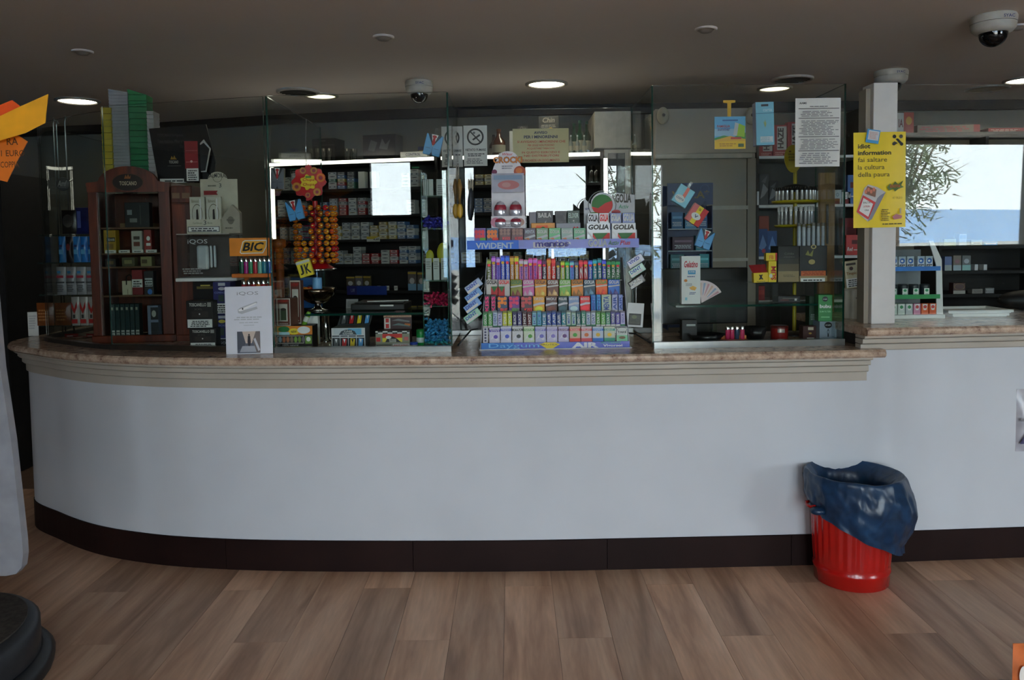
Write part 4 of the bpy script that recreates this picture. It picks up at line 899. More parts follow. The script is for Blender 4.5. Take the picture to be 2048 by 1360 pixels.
its += [('p', [(0.5 + 0.22 * (1 + 0.14 * math.cos(7 * a_)) * math.cos(a_), 0.5 + 0.2 * (1 + 0.14 * math.cos(7 * a_)) * math.sin(a_)) for a_ in [2 * math.pi * j / 42 for j in range(42)]], (240, 206, 40)), ('t', 'Chupa', 0.34, 0.51, 0.66, 0.61, (200, 24, 24), 0.01, 0.2), ('t', 'Chups', 0.34, 0.38, 0.66, 0.48, (200, 24, 24), 0.01, 0.2), ('r', 0.42, 0.62, 0.58, 0.67, (90, 150, 50))]
printed(s, 2 * rO, 2 * rO, its, -0.0505, -0.014 - rO, c0 - rO); s.build('sign_print', tr)
s = MB(); s.box(-0.03, -0.044, T(402), -0.01, -0.008, T(398), redp); s.box(-0.018, -0.044, T(402), -0.006, -0.040, c0, redp); s.build('sign_bracket', tr)
s = MB(); s.tube([(-0.026, -0.042, c0 + 0.07), (-0.028, -0.03, c0 + 0.2), (-0.03, 0.0, T(238))], 0.0015, CHROME, 6); s.build('hanging_wire', tr)
LOL = None; lcol = [('amber', (206, 112, 20)), ('orange', (222, 90, 24)), ('red', (190, 30, 36)), ('dark gold', (176, 100, 24)), ('golden', (216, 140, 30))]
lmesh = {}
rl = random.Random(5)
for k, y in enumerate(rows):
    for j in range(-4, 5):
        an = R(-90 + j * 22 + (k % 2) * 6)
        if (k, j) in ((2, -1), (2, -2), (3, -1), (4, -1), (4, -2), (1, -3), (5, -1), (0, -4), (0, -3)): continue
        nm, c = lcol[rl.choice([0, 0, 0, 3, 4, 1, 1, 2, 4])]
        pos = Vector((cx + 0.093 * math.cos(an), YL + 0.093 * math.sin(an), zsh_ + T(y)))
        lb = '%s wrapped lollipop, %s along ring %s of the red tree' % (nm, ORD[j + 4], ORD[k] + ' from the top')
        M_ = ROT(pos, an + R(90))
        if nm not in lmesh:
            r = empty('lollipop', M_, lb, 'lollipop', 'lollipops on the red tree')
            s = MB(); s.sphere((0, 0, 0), 0.0132, mat(c, 0.22, var=0.25, scale=160), 12, 8); s.build('candy', r)
            s = MB(); s.lathe([(0.0133, -0.0015), (0.0136, 0.0), (0.0133, 0.0015)], mat((110, 20, 60), 0.3), 12, None, True, False); printed(s, 0.009, 0.006, [('e', 0.5, 0.5, 0.5, 0.5, (240, 200, 60))], -0.0131, -0.0045, -0.003); s.build('wrapper_band', r)
            s = MB(); s.cyl((0, 0.0128, 0), (0, 0.030, 0), 0.0018, WHITE, 6); s.build('stick', r)
            lmesh[nm] = r
        else: copy_tree(lmesh[nm], M_, lb)
# sweets lying in the bowl
for k, (x, c, nm) in enumerate(((-0.05, (230, 140, 30), 'orange'), (-0.035, (190, 30, 30), 'red'), (-0.06, (236, 226, 210), 'white'))):
    s = MB(); s.sphere((0, 0, 0), 0.012, mat(c, 0.3), 10, 6, (1.4, 0.8, 0.8)); o = s.build('wrapped_sweet', None, ROT((cx + x, YL - 0.03 + 0.01 * k, zsh_ + zb1 - 0.002), k)); tag(o, '%s wrapped sweet in the chrome bowl' % nm, 'sweet')
    s = MB()
    for g in (-1, 1): s.lathe([(0.002, 0), (0.008, 0.010)], mat(c, 0.3), 8, Matrix.Translation((g * 0.015, 0, 0)) @ Matrix.Rotation(g * R(90), 4, 'Y'), True, False)
    s.build('twisted_ends', o)
# chrome pillar below the shelf
q = PY(652, 660, 3.85); s = MB(); s.lathe([(0.034, 0), (0.034, 0.006), (0.020, 0.012), (0.020, zsh_ - zl - 0.020), (0.03, zsh_ - zl - 0.0095)], CHROME, 20, None); o = s.build('shelf_pillar', lc); o.matrix_parent_inverse = lc.matrix_world.inverted() @ Matrix.Translation((q.x, 3.85, zl + 0.0005))

# --- novelty cases hanging on the glass
def suit(label, x0, y0, x1, y1, Y, body, tie, ry, look='suit'):
    l, w, h = at_px(x0, y0, x1, y1, Y); f = 1.0 / (abs(math.cos(ry)) + 0.62 * abs(math.sin(ry)))
    w *= f; h *= f * 0.98; c = PY((x0 + x1) / 2, (y0 + y1) / 2, Y)
    M_ = Matrix.Translation(c) @ Matrix.Rotation(ry, 4, 'Y') @ Matrix.Translation((0, 0, -h / 2))
    dark = tuple(int(v * 0.35) for v in body)
    if look == 'suit':
        it = [('p', [(0.24, 1.0), (0.76, 1.0), (0.5, 0.42)], W_), ('p', [(0.08, 1.0), (0.3, 1.0), (0.5, 0.40), (0.36, 0.62)], dark), ('p', [(0.92, 1.0), (0.7, 1.0), (0.5, 0.40), (0.64, 0.62)], dark),
              ('p', [(0.44, 0.86), (0.56, 0.86), (0.6, 0.6), (0.5, 0.46), (0.4, 0.6)], tie), ('e', 0.5, 0.90, 0.13, 0.07, tie), ('p', [(0.495, 0.42), (0.505, 0.42), (0.51, 0.14), (0.49, 0.14)], dark), ('p', [(0.5, 0.16), (0.6, 0.0), (0.4, 0.0)], dark), ('r', 0.1, 0.32, 0.4, 0.335, dark), ('r', 0.6, 0.32, 0.9, 0.335, dark)]
    elif look == 'yellow':
        it = [('t', 'J', 0.12, 0.15, 0.40, 0.72, K_, 0.03), ('t', 'K', 0.52, 0.15, 0.92, 0.72, K_, 0.03), ('r', 0, 0.80, 1, 0.95, (200, 200, 190)), ('r', 0.46, 0.05, 0.48, 0.78, (120, 100, 10))]
    elif look == 'price':
        it = [('p', [(0, 1), (0.5, 1), (0.5, 0.55), (0.2, 0.4), (0, 0.6)], (150, 210, 230)), ('p', [(0.45, 1), (0.65, 1), (0.65, 0.2), (0.45, 0.4)], (226, 120, 110)), ('e', 0.4, 0.3, 0.32, 0.2, W_), ('t', 'COSTA', 0.14, 0.25, 0.66, 0.36, (30, 50, 110), 0.02)]
    else:
        it = [('r', 0.35, 0, 0.65, 1, (240, 210, 40)), ('r', 0.65, 0, 1, 1, (200, 24, 30)), ('e', 0.5, 0.42, 0.3, 0.18, W_), ('t', 'V', 0.38, 0.34, 0.62, 0.5, (40, 40, 90), 0.03), ('t', 'S', 0.42, 0.76, 0.58, 0.88, (40, 40, 40))]
    mb = MB(); mb.box(-w / 2, 0, 0, w / 2, 0.022, h, mat(body, 0.35), None, 0.002); o = mb.build('novelty_case', None, M_); tag(o, label, 'case', 'novelty cigarette cases hanging on the glass')
    s = MB(); printed(s, w, h, it, 0, -w / 2); s.build('print', o)
    s = MB(); s.box(-0.006, 0.004, h + 0.0003, 0.006, 0.006, h + 0.03, FILM); s.build('hanging_tab', o)
    return o
yG = gC.y + 0.03
suit('grey suit-shaped case with red flower hanging beside the strip light', 541, 335, 568, 379, yG, (96, 98, 104), (176, 30, 40), R(2))
suit('blue suit-shaped case with red tie hanging beside the lollipop sign', 572, 398, 606, 443, yG, (70, 150, 210), (180, 20, 24), R(-13))
suit('blue suit-shaped case with red tie hanging high above the white name card', 847, 266, 885, 314, yG, (70, 150, 210), (180, 20, 24), R(14))
suit('yellow lettered case hanging below the lollipops', 593, 517, 625, 556, yG, (236, 210, 20), K_, R(-16), 'yellow')

# --- boxes at the bottom of the middle case
def frame_(c, q=0.03): return [('r', 0, 0, 1, q, c), ('r', 0, 1 - q, 1, 1, c), ('r', 0, 0, q, 1, c), ('r', 1 - q, 0, 1, 1, c)]
l, w, h = at_px(555, 652, 626, 707, 3.585, zl)
o = carton('lighter_carton', 'black and orange open carton of small lighters at the glass corner', 'box', l, w, h, 0.10, (28, 24, 24), [
    ('r', 0, 0.62, 1, 1, (226, 130, 30)), ('e', 0.2, 0.86, 0.16, 0.13, (20, 110, 50)), ('r', 0.06, 0.62, 0.36, 0.74, (170, 210, 220)), ('e', 0.48, 0.76, 0.14, 0.14, (236, 210, 40)), ('t', 'NEW', 0.4, 0.7, 0.56, 0.8, K_, 0.02), ('e', 0.76, 0.82, 0.18, 0.16, (236, 236, 236)),
    ('r', 0.02, 0.24, 0.76, 0.58, (200, 190, 180)), ('r', 0.03, 0.26, 0.75, 0.56, (40, 36, 34))] + [('e', 0.09 + 0.11 * k, 0.41, 0.045, 0.13, c) for k, c in enumerate([(120, 160, 180), (150, 80, 40), (160, 96, 60), (120, 96, 80), (120, 160, 60), (110, 140, 50), (110, 100, 110)])] +
    [('r', 0.80, 0.22, 0.98, 0.56, (110, 150, 60)), ('e', 0.89, 0.42, 0.06, 0.1, W_), ('t', '100% natural', 0.16, 0.13, 0.6, 0.21, (200, 200, 196), 0.01), ('r', 0, 0, 1, 0.11, (214, 190, 60)), ('t', 'NATURAL RAW', 0.3, 0.02, 0.75, 0.09, (180, 30, 30), 0.02)])
def twin(label, x0, y0, x1, y1, Y, z, side=0.07):
    l, w, h = at_px(x0, y0, x1, y1, Y, z)
    return carton('paper_box', label, 'box', l, w, h, side, (96, 58, 44), [('r', 0, 0, 1, 1, (206, 198, 186)), ('r', 0.06, 0.03, 0.94, 0.97, (110, 60, 48)), ('t', 'HEMP', 0.16, 0.86, 0.84, 0.94, (170, 40, 30), 0.02), ('r', 0.2, 0.16, 0.8, 0.8, (206, 202, 190)), ('r', 0.3, 0.2, 0.7, 0.58, (70, 86, 60)), ('e', 0.5, 0.6, 0.2, 0.05, (60, 50, 44)), ('l', 0.14, 0.06, 0.86, 0.11, 1, (200, 190, 180))], rz=R(-14))
twin('brown and cream paper box standing on the lighter carton', 553, 597, 583, 651, 3.60, zl + h + 0.0005)
zt_ = zl + h + 0.0005
twin('brown and cream paper box leaning behind the first, under the yellow case', 580, 561, 603, 620, 3.68, zt_, 0.03)
C('paper_booklet_box', 'mottled gold box behind the brown paper boxes', 'box', 558, 554, 581, 640, 3.73, 0.03, (130, 104, 58), [('l', 0.05, 0.05, 0.95, 0.9, 14, (84, 58, 34))], z=zt_ - 0.02)
C('booklet_box', 'blue paper box with pale lettering behind the chrome bowl', 'box', 603, 555, 642, 610, 3.96, 0.03, (20, 92, 160), [('t', 'CARTE', 0.06, 0.28, 0.9, 0.46, (190, 214, 230), 0.01), ('e', 0.5, 0.66, 0.2, 0.1, (30, 60, 90))], z=zsh_ + 0.0005)
C('tobacco_display', 'white and yellow card box between the lighter cartons', 'box', 610, 630, 636, 660, 3.72, 0.04, (232, 230, 226), [('p', [(0, 0), (1, 0), (1, 0.3), (0.6, 0.5), (0.3, 0.2), (0, 0.4)], (236, 190, 30))], z=zl)
l_, w_, h_ = at_px(598, 618, 620, 652, 3.66); s = MB(); s.lathe([(0.010, 0), (0.0115, 0.004), (0.0115, 0.06), (0.008, 0.068)], mat((120, 170, 50), 0.35), 14); o = s.build('small_tube', None, ROT((l_.x, 3.645, l_.z + 0.004), 0, 0, R(24))); tag(o, 'small green tube leaning against the brown paper box', 'tube')
s = MB(); s.lathe([(0.0117, 0.02), (0.0117, 0.045)], mat((226, 230, 214), 0.4), 14, None, True, False); s.build('label_band', o)
# cards display with four suits
l, w, h = at_px(664, 656, 731, 705, 3.60, zl)
sc4 = [(96, 98, 100), (190, 30, 34), (226, 196, 30), (90, 160, 220)]
its = [('r', 0, 0, 1, 1, (214, 214, 216))]
for k in range(4):
    x = 0.02 + k * 0.245; its += [('r', x, 0.03, x + 0.225, 0.5, (20, 20, 24)), ('p', [(x + 0.04, 0.06), (x + 0.17, 0.10), (x + 0.19, 0.44), (x + 0.06, 0.48)], sc4[k]), ('p', [(x + 0.08, 0.44), (x + 0.15, 0.44), (x + 0.12, 0.24)], [(240, 240, 240), (240, 240, 240), (40, 36, 20), (240, 240, 240)][k]), ('r', x, 0.56, x + 0.22, 0.62, (60, 62, 70))]
its += [('r', 0.08, 0.70, 0.5, 0.98, (200, 206, 212)), ('r', 0.5, 0.66, 0.9, 0.98, (110, 180, 220)), ('p', [(0.22, 0.66), (0.3, 0.84), (0.42, 0.92), (0.58, 0.92), (0.7, 0.84), (0.76, 0.66)], (70, 76, 84)), ('t', 'CASE', 0.38, 0.80, 0.62, 0.88, W_, 0.02), ('t', 'COVER', 0.34, 0.69, 0.66, 0.77, W_, 0.02)]
o = carton('case_display', 'white display box with four small pictured suits', 'box', l, w, h, 0.12, (90, 92, 96), its)
s = MB(); hw = w * 1.0
s.add([(-w / 2, 0.125, h), (w / 2, 0.125, h), (w / 2 + 0.012, 0.16, h + 0.055), (-w / 2 + 0.012, 0.16, h + 0.055), (-w / 2, 0.128, h), (w / 2, 0.128, h), (w / 2 + 0.012, 0.163, h + 0.055), (-w / 2 + 0.012, 0.163, h + 0.055)], [(0, 1, 2, 3), (7, 6, 5, 4), (0, 4, 5, 1), (1, 5, 6, 2), (2, 6, 7, 3), (3, 7, 4, 0)], mat((60, 64, 66), 0.4)); s.build('raised_lid', o)
s = MB(); M_ = Matrix.Translation((-w / 2 + 0.004, 0.1245, h)) @ Matrix.Rotation(R(-32), 4, 'X')
its = []
for k in range(4):
    x = 0.04 + k * 0.24; its += [('r', x, 0.05, x + 0.2, 0.92, (20, 20, 24)), ('p', [(x + 0.04, 0.08), (x + 0.16, 0.12), (x + 0.18, 0.84), (x + 0.06, 0.9)], sc4[k]), ('p', [(x + 0.08, 0.8), (x + 0.14, 0.8), (x + 0.11, 0.4)], (240, 240, 240))]
printed(s, w, 0.062, its, 0, 0.002, 0.002, M_); s.build('lid_print', o)
# red racing box
l, w, h = at_px(752, 662, 820, 705, 3.61, zl)
its = [('r', 0, 0, 1, 1, (150, 150, 130)), ('r', 0.2, 0.56, 0.78, 0.82, (206, 40, 30)), ('r', 0.2, 0.3, 0.78, 0.56, (230, 210, 60)), ('p', [(0.28, 0.3), (0.34, 0.54), (0.5, 0.66), (0.62, 0.52), (0.74, 0.3)], (40, 30, 36)), ('e', 0.38, 0.6, 0.08, 0.1, W_), ('r', 0.4, 0.3, 0.6, 0.5, (210, 206, 196)), ('t', 'SMART', 0.41, 0.4, 0.59, 0.49, K_, 0.02), ('t', 'POCKET', 0.41, 0.31, 0.59, 0.39, K_, 0.02), ('r', 0.02, 0.34, 0.14, 0.6, (206, 30, 30)), ('r', 0.84, 0.4, 0.96, 0.62, (220, 110, 110)), ('r', 0, 0.84, 1, 1, W_)]
its += [('r', 0.0 + k * 0.143, 0.84 + 0.08 * (k % 2), 0.071 + k * 0.143, 0.92 + 0.08 * (k % 2), K_) for k in range(7)] + [('r', 0.0714 + k * 0.143, 0.84 + 0.08 * ((k + 1) % 2), 0.143 + k * 0.143, 0.92 + 0.08 * ((k + 1) % 2), K_) for k in range(7)] + [('r', 0.5, 0.0, 1, 0.2, (220, 220, 220)), ('t', 'FAST KING', 0.55, 0.04, 0.95, 0.15, (196, 40, 60), 0.02), ('r', 0.02, 0.02, 0.46, 0.14, (60, 66, 60))]
o = carton('racing_display', 'red and checkered display box beside the suit pictures', 'box', l, w, h, 0.09, (60, 30, 30), its)
s = MB(); hb = 0.085; s.prism([(-w * 0.34, 0), (w * 0.5, 0), (w * 0.5, hb * 0.72), (w * 0.4, hb * 0.86), (w * 0.28, hb), (w * 0.04, hb), (-w * 0.1, hb * 0.86), (-w * 0.34, hb * 0.72)], 0.004, mat((60, 20, 22), 0.4), Matrix.Translation((0, 0.082, h + 0.0003))); s.build('header_card', o)
s = MB(); printed(s, w, hb, [('t', 'RACING', 0.05, 0.82, 0.3, 0.96, (190, 40, 40), 0.02), ('r', -0.34, 0.64, 0.5, 0.74, (200, 160, 130)), ('t', 'SMART YOUR POCKET', -0.3, 0.655, 0.45, 0.725, (150, 30, 30), 0.01), ('r', -0.32, 0.02, -0.14, 0.6, (220, 210, 200)), ('r', -0.28, 0.05, -0.18, 0.28, (196, 30, 30)), ('r', -0.28, 0.36, -0.18, 0.58, (196, 30, 30)), ('p', [(-0.1, 0.46), (0.1, 0.56), (0.44, 0.44), (0.44, 0.36), (0.1, 0.44)], (130, 130, 130)), ('p', [(-0.1, 0.2), (0.1, 0.32), (0.44, 0.2), (0.44, 0.12), (0.1, 0.2)], (96, 120, 120)), ('p', [(0.28, 0.24), (0.46, 0.16), (0.46, 0.28), (0.3, 0.3)], (206, 110, 30))], 0.0815, 0, h + 0.0003); s.build('header_print', o)
def tubcan(name, label, px, y0, y1, Y, r, c, capc, z=zl):
    l = PY(px, y1, Y); zt_ = PY(px, y0, Y).z - z; o = empty(name, ROT((l.x, Y, z)), label, 'can')
    s = MB(); s.lathe([(r * 0.9, 0), (r, 0.004), (r, zt_ * 0.72)], mat(c, 0.3), 20); s.build('body', o)
    s = MB(); s.lathe([(r, zt_ * 0.725), (r, zt_ * 0.95), (r * 0.8, zt_)], mat(capc, 0.3), 20); s.build('cap', o)
    s = MB(); s.lathe([(r * 1.01, zt_ * 0.2), (r * 1.01, zt_ * 0.5)], mat((220, 228, 224), 0.4), 20, None, True, False); s.build('label_band', o); return o
tubcan('gum_tub', 'small blue tub at the foot of the clear sweet tower', 828, 684, 704, 3.59, 0.018, (34, 66, 170), (40, 80, 190))
tubcan('gum_can', 'tall green can with white band behind the blue tub', 842, 658, 704, 3.64, 0.020, (30, 150, 70), (24, 130, 60))
# scale on the glass shelf
l, w, h = at_px(705, 598, 812, 618, 3.80)
o = empty('counter_scale', ROT((l.x, 3.75, zsh_ + 0.0005), R(-3)), 'flat black scale with chrome plate on the glass shelf', 'scale')
s = MB(); s.box(-w / 2, 0, 0, w / 2, 0.20, 0.032, BLACK, None, 0.005); s.build('body', o)
s = MB(); s.box(-w * 0.44, 0.01, 0.0325, w * 0.47, 0.19, 0.038, mat((90, 90, 90), 0.2, 0.8), None, 0.002); s.build('weighing_plate', o)
s = MB(); s.box(w * 0.05, -0.002, 0.02, w * 0.3, -0.0003, 0.027, mat((214, 214, 210), 0.4)); s.build('name_strip', o)
s = MB(); s.tube([(-w * 0.2, 0.02, 0.052), (w * 0.1, 0.03, 0.052), (w * 0.55, 0.05, 0.052)], 0.003, mat((220, 220, 216), 0.3), 8); o2 = s.build('pen', None, ROT((l.x, 3.75, zsh_ - 0.0095))); tag(o2, 'thin white pen lying across the black scale', 'pen')
C('paper_card', 'grey slanted card standing beside the black scale', 'card', 692, 598, 716, 622, 3.90, 0.003, (150, 148, 144), [('l', 0.1, 0.2, 0.9, 0.8, 4, (120, 120, 118))], z=zsh_ + 0.0005, rx=R(-12))
# --- clear sweet tower
x0, x1 = PY(846, 500, 3.66).x, PY(902, 500, 3.66).x; wT = (x1 - x0) - 0.012; zT = PY(872, 342, 3.66).z
o = empty('sweet_tower', ROT(((x0 + x1) / 2 - 0.004, 3.60, zl)), 'clear acrylic tower of sweets at the end of the glass case', 'display tower')
hT = zT - zl; dT = 0.13; towM = o.matrix_world.copy()
s = MB(); s.box(-wT / 2, 0, 0, wT / 2, 0.003, hT, ACRYL); s.build('front_wall', o)
for x in (-wT / 2, wT / 2 - 0.003): s = MB(); s.box(x, 0.0032, 0, x + 0.003, dT, hT, ACRYL); s.box(x - 0.0003, -0.0005, 0, x + 0.0033, 0.0, hT, mat((60, 110, 92), 0.1, alpha=0.6)); s.build('side_wall', o)
s = MB(); s.box(-wT / 2 + 0.0032, dT - 0.003, 0, wT / 2 - 0.0032, dT, hT, ACRYL); s.build('back_wall', o)
lev = [PY(872, y, 3.66).z - zl for y in (700, 683, 610, 560, 457, 392)]
lev[0] = 0.004
for z in lev[1:]: s = MB(); s.box(-wT / 2 + 0.0034, 0.0034, z - 0.004, wT / 2 - 0.0034, dT - 0.0032, z, mat((130, 170, 150), 0.1, alpha=0.35)); s.build('shelf', o)
SW = {}
def sweet(M_, c, label, grp, f=1.0):
    k = (c, f)
    if k not in SW:
        r = empty('wrapped_sweet', M_, label, 'sweet', grp); s = MB(); s.sphere((0, 0, 0), 0.0085 * f, mat(c, 0.18, 0.3, var=0.4, scale=120), 8, 6, (1.5, 0.8, 0.8)); s.build('candy', r)
        for g in (-1, 1):
            s = MB(); s.lathe([(0.002 * f, 0), (0.008 * f, 0.011 * f)], mat(c, 0.2, 0.3, var=0.4, scale=120), 7, Matrix.Translation((g * 0.011 * f, 0, 0)) @ Matrix.Rotation(g * R(90), 4, 'Y'), True, False); s.build('twisted_end', r)
        SW[k] = r; return r
    return copy_tree(SW[k], M_, label, grp)
rs_ = random.Random(3)
def heap(c, z, n, label, grp, nx=5, f=1.0):
    q = 0
    while q < n:
        i, j = q % nx, (q // nx) % 2; k = q // (nx * 2)
        p = towM @ Vector((-wT / 2 + 0.018 + (wT - 0.036) * (i + 0.15 * rs_.random()) / (nx - 1), 0.022 + j * 0.045, z + 0.012 + k * 0.016)); q += 1
        sweet(Matrix.Translation(p) @ Matrix.Rotation(rs_.uniform(-1.2, 1.2), 4, 'Y') @ Matrix.Rotation(rs_.uniform(0, 3), 4, 'Z'), c, label, grp, f)
heap((70, 160, 214), lev[1], 60, 'pale blue wrapped sweet in the heap at the tower bottom', 'pale blue sweets in the clear tower')
heap((200, 40, 90), lev[2], 30, 'pink wrapped sweet in the middle of the clear tower', 'pink sweets in the clear tower', f=0.9)
heap((60, 60, 170), lev[4], 24, 'violet blue foil sweet high in the clear tower', 'violet sweets in the clear tower')
heap((60, 190, 200), 0.002, 6, 'turquoise foil sweet on the floor of the clear tower', 'turquoise sweets in the clear tower')
ym = mat((190, 186, 40), 0.4)
for x, lb in ((-0.03, 'yellow serving scoop in the clear tower, the one nearer the lollipops'), (0.03, 'big yellow serving scoop in the clear tower, the one nearer the rack')):
    f = 1.0 if x < 0 else 1.5
    so = empty('scoop', towM @ Matrix.Translation((x, 0.07, lev[3] + 0.001)), lb, 'scoop'); s = MB(); s.box(-0.008, -0.004, 0, 0.008, 0.004, 0.075, ym, None, 0.002); s.build('handle', so)
    s = MB(); s.sphere((0, 0, 0.075 + 0.03 * f), 0.03 * f, ym, 14, 8, (0.62, 0.25, 1.1)); s.build('blade', so)
for i, (u, c) in enumerate(((-0.035, (206, 206, 200)), (0.0, (214, 214, 206)), (0.035, (200, 200, 190)))): carton('small_card', '%s pale card on the shelf under the violet sweets' % ORD[i], 'card', towM @ Vector((u, 0.05, lev[3] + 0.0005)), 0.028, 0.10, 0.006, c, [('l', 0.1, 0.5, 0.9, 0.9, 4, (150, 150, 140))])
for i, u in enumerate((-0.03, 0.03)): carton('cigarette_carton', ['striped white pack on the upper tower shelf', 'white pack with printed chart on the upper tower shelf'][i], 'box', towM @ Vector((u, 0.05, lev[5] + 0.0005 if lev[5] > lev[4] else lev[4])), 0.045, 0.075, 0.02, (214, 214, 208), [('r', 0.1 + 0.2 * k, 0, 0.2 + 0.2 * k, 1, (150, 156, 150)) for k in range(3)] if i == 0 else [('l', 0.1, 0.1, 0.9, 0.7, 5, (150, 150, 150))])
C('name_card', 'white lettered name card on top of the cigarette shelves', 'card', 799, 303, 856, 317, 5.34, 0.05, (214, 212, 204), [('t', 'CONTROL', 0.2, 0.3, 0.75, 0.75, (40, 50, 90), 0.01)], z=ROWS[0] + 0.0005, rz=ang1)

# --- utensils hanging in the gap
def spoon(label, px, y0, y1, Y, c, bowl, rot=0, kind=0):
    a, b = PY(px, y0, Y), PY(px, y1, Y); L = a.z - b.z; o = empty('hanging_utensil', Matrix.Translation(b) @ Matrix.Rotation(rot, 4, 'Y'), label, 'utensil', 'big spoons and forks hanging beside the candy rack')
    if kind == 0:
        s = MB(); s.sphere((0, 0, L * 0.2), L * 0.2, mat(bowl, 0.4), 16, 8, (0.42, 0.12, 1.0)); s.build('bowl', o)
        s = MB(); s.sphere((0, -0.008, L * 0.2), L * 0.17, mat(tuple(min(255, int(v * 1.25)) for v in bowl), 0.4), 16, 8, (0.38, 0.10, 1.0)); s.build('bowl_inner', o)
        s = MB(); s.tube([(0, 0, L * 0.36), (0, 0, L * 0.55), (0, 0, L * 0.8), (0, 0, L)], [0.006, 0.007, 0.014, 0.006], mat(c, 0.45), 10); s.build('handle', o)
    elif kind == 1:
        s = MB(); s.tube([(0, 0, 0), (0, 0, L * 0.3), (0, 0, L * 0.7)], [0.01, 0.006, 0.014], mat(c, 0.45), 10); s.build('handle', o)
        for k in (-1, 0, 1): s = MB(); s.tube([(k * 0.007, 0, L * 0.68), (k * 0.010, 0, L * 0.85), (k * 0.010, 0, L)], [0.005, 0.004, 0.002], mat(c, 0.45), 8); s.build('prong', o)
    else:
        s = MB(); s.tube([(0, 0, 0), (0, 0, L * 0.25), (0, 0, L * 0.6), (0, 0, L * 0.9), (0, 0, L)], [0.004, 0.012, 0.014, 0.01, 0.003], mat(c, 0.45), 10); s.build('blade', o)
    s = MB(); s.tube([(0, 0, L), (0.0, 0, L + 0.03)], 0.0008, STEEL, 5); s.build('hook_wire', o)
    return o
YU = 3.94
spoon('big wooden spoon with a golden bowl hanging beside the glass edge', 920, 358, 437, YU, (150, 116, 60), (196, 152, 40))
spoon('grey wooden paddle hanging closest to the glass edge', 908, 352, 446, YU - 0.02, (112, 104, 96), (100, 96, 90), 0, 2)
spoon('pale fork hanging behind the golden spoon', 914, 330, 400, YU + 0.03, (196, 188, 170), (0, 0, 0), 0, 1)
spoon('dark blade hanging beside the golden spoon', 939, 376, 440, YU, (50, 56, 66), (60, 60, 60), R(4), 2)
spoon('pale fork hanging nearest the cigarette packs', 942, 358, 410, YU + 0.03, (206, 200, 180), (0, 0, 0), 0, 1)

# ================================================================== candy rack in the gap
YK = 3.46
cxr = PY(1110, 600, YK).x
rack = empty('candy_rack', ROT((cxr, YK, zl)), 'blue and white stepped candy rack standing in the gap of the glass', 'display rack')
def rl_(px, py, Y): q = PY(px, py, Y); return q.x - cxr, q.y - YK, q.z - zl
blueh = mat((26, 56, 176), 0.3)
# bottom header
a, b = PY(963, 697, YK), PY(1259, 697, YK); xa, xb = a.x - cxr, b.x - cxr; hb = PY(1110, 684, YK).z - zl
s = MB(); s.box(xa, -0.006, 0.004, xb, 0.0, hb, blueh); s.build('bottom_header', rack)
s = MB(); printed(s, xb - xa, hb, [('r', 0.0, 0.0, 0.22, 1.0, (40, 110, 190)), ('t', 'Daygum', 0.05, 0.12, 0.39, 0.9, (110, 180, 226), 0.0), ('p', [(0.39, 0.75), (0.43, 0.98), (0.50, 0.98), (0.53, 0.7), (0.48, 0.1), (0.44, 0.1)], (220, 200, 40)), ('t', 'PROTEX', 0.40, 0.55, 0.515, 0.8, (90, 80, 20), 0.01),
    ('t', 'AIR', 0.61, 0.15, 0.79, 0.92, (214, 218, 224), 0.05), ('t', 'ACTION', 0.80, 0.72, 0.94, 0.97, (30, 150, 130), 0.03, 0.2), ('t', 'Vigorsol', 0.82, 0.16, 0.95, 0.6, (226, 230, 236), 0.03)], -0.0062, xa, 0.0); s.build('header_lettering', rack)
s = MB(); s.box(xa - 0.01, -0.008, 0, xb + 0.01, 0.30, 0.0035, mat((190, 192, 196), 0.3)); s.build('base_plate', rack)
grp_ = mat((178, 182, 190), 0.35)
xl0, xl1 = rl_(957, 640, YK)[0], rl_(1263, 640, YK)[0]
for sx_, px0, px1 in ((-1, 962, 975), (1, 1258, 1243)):
    p0, p1 = rl_(px0, 700, YK), rl_(px1, 515, YK + 0.25); s = MB()
    s.add([(p0[0], 0, 0.004), (p0[0], 0.28, 0.004), (p1[0], 0.28, p1[2]), (p1[0], 0.22, p1[2]), (p0[0] - sx_ * -0.003, 0, 0.004), (p0[0] + sx_ * 0.003, 0.28, 0.004), (p1[0] + sx_ * 0.003, 0.28, p1[2]), (p1[0] + sx_ * 0.003, 0.22, p1[2])], [(0, 1, 2, 3), (7, 6, 5, 4), (0, 3, 7, 4), (2, 1, 5, 6), (3, 2, 6, 7)], grp_); s.build('side_panel', rack)
VIV = True
# tiers: pixel rows (y top, y bottom), distance of the pack fronts
TI = [(652, 685, YK + 0.01), (622, 654, YK + 0.06), (591, 625, YK + 0.11), (558, 594, YK + 0.16), (513, 561, YK + 0.21)]
tz = []
for i, (y0, y1, Y) in enumerate(TI):
    z = PY(1110, y1, Y).z - zl; tz.append(z); x0_, x1_ = rl_(967 + i * 1.5, 600, Y)[0], rl_(1256 - i * 3, 600, Y)[0]
    s = MB(); s.box(x0_, Y - YK - 0.004, z - 0.004, x1_, Y - YK + 0.046, z, mat((160, 166, 176), 0.3, alpha=0.8)); s.build('step', rack)
def pkt(name, label, x0, x1, tier, y0, c, items, t=0.018, grp=None, rough=0.4, y1=None, bag=True):
    Y = TI[tier][2]; l, w, h = at_px(x0, y0 if y0 else TI[tier][0], x1, TI[tier][1], Y, zl + tz[tier] + 0.0004)
    return carton(name, label, 'sweets', l, w * 0.96, h, t, mat(viv(c), rough, var=0.08, spec=0.35), items, group=grp, rx=R(-4), bev=0.002)
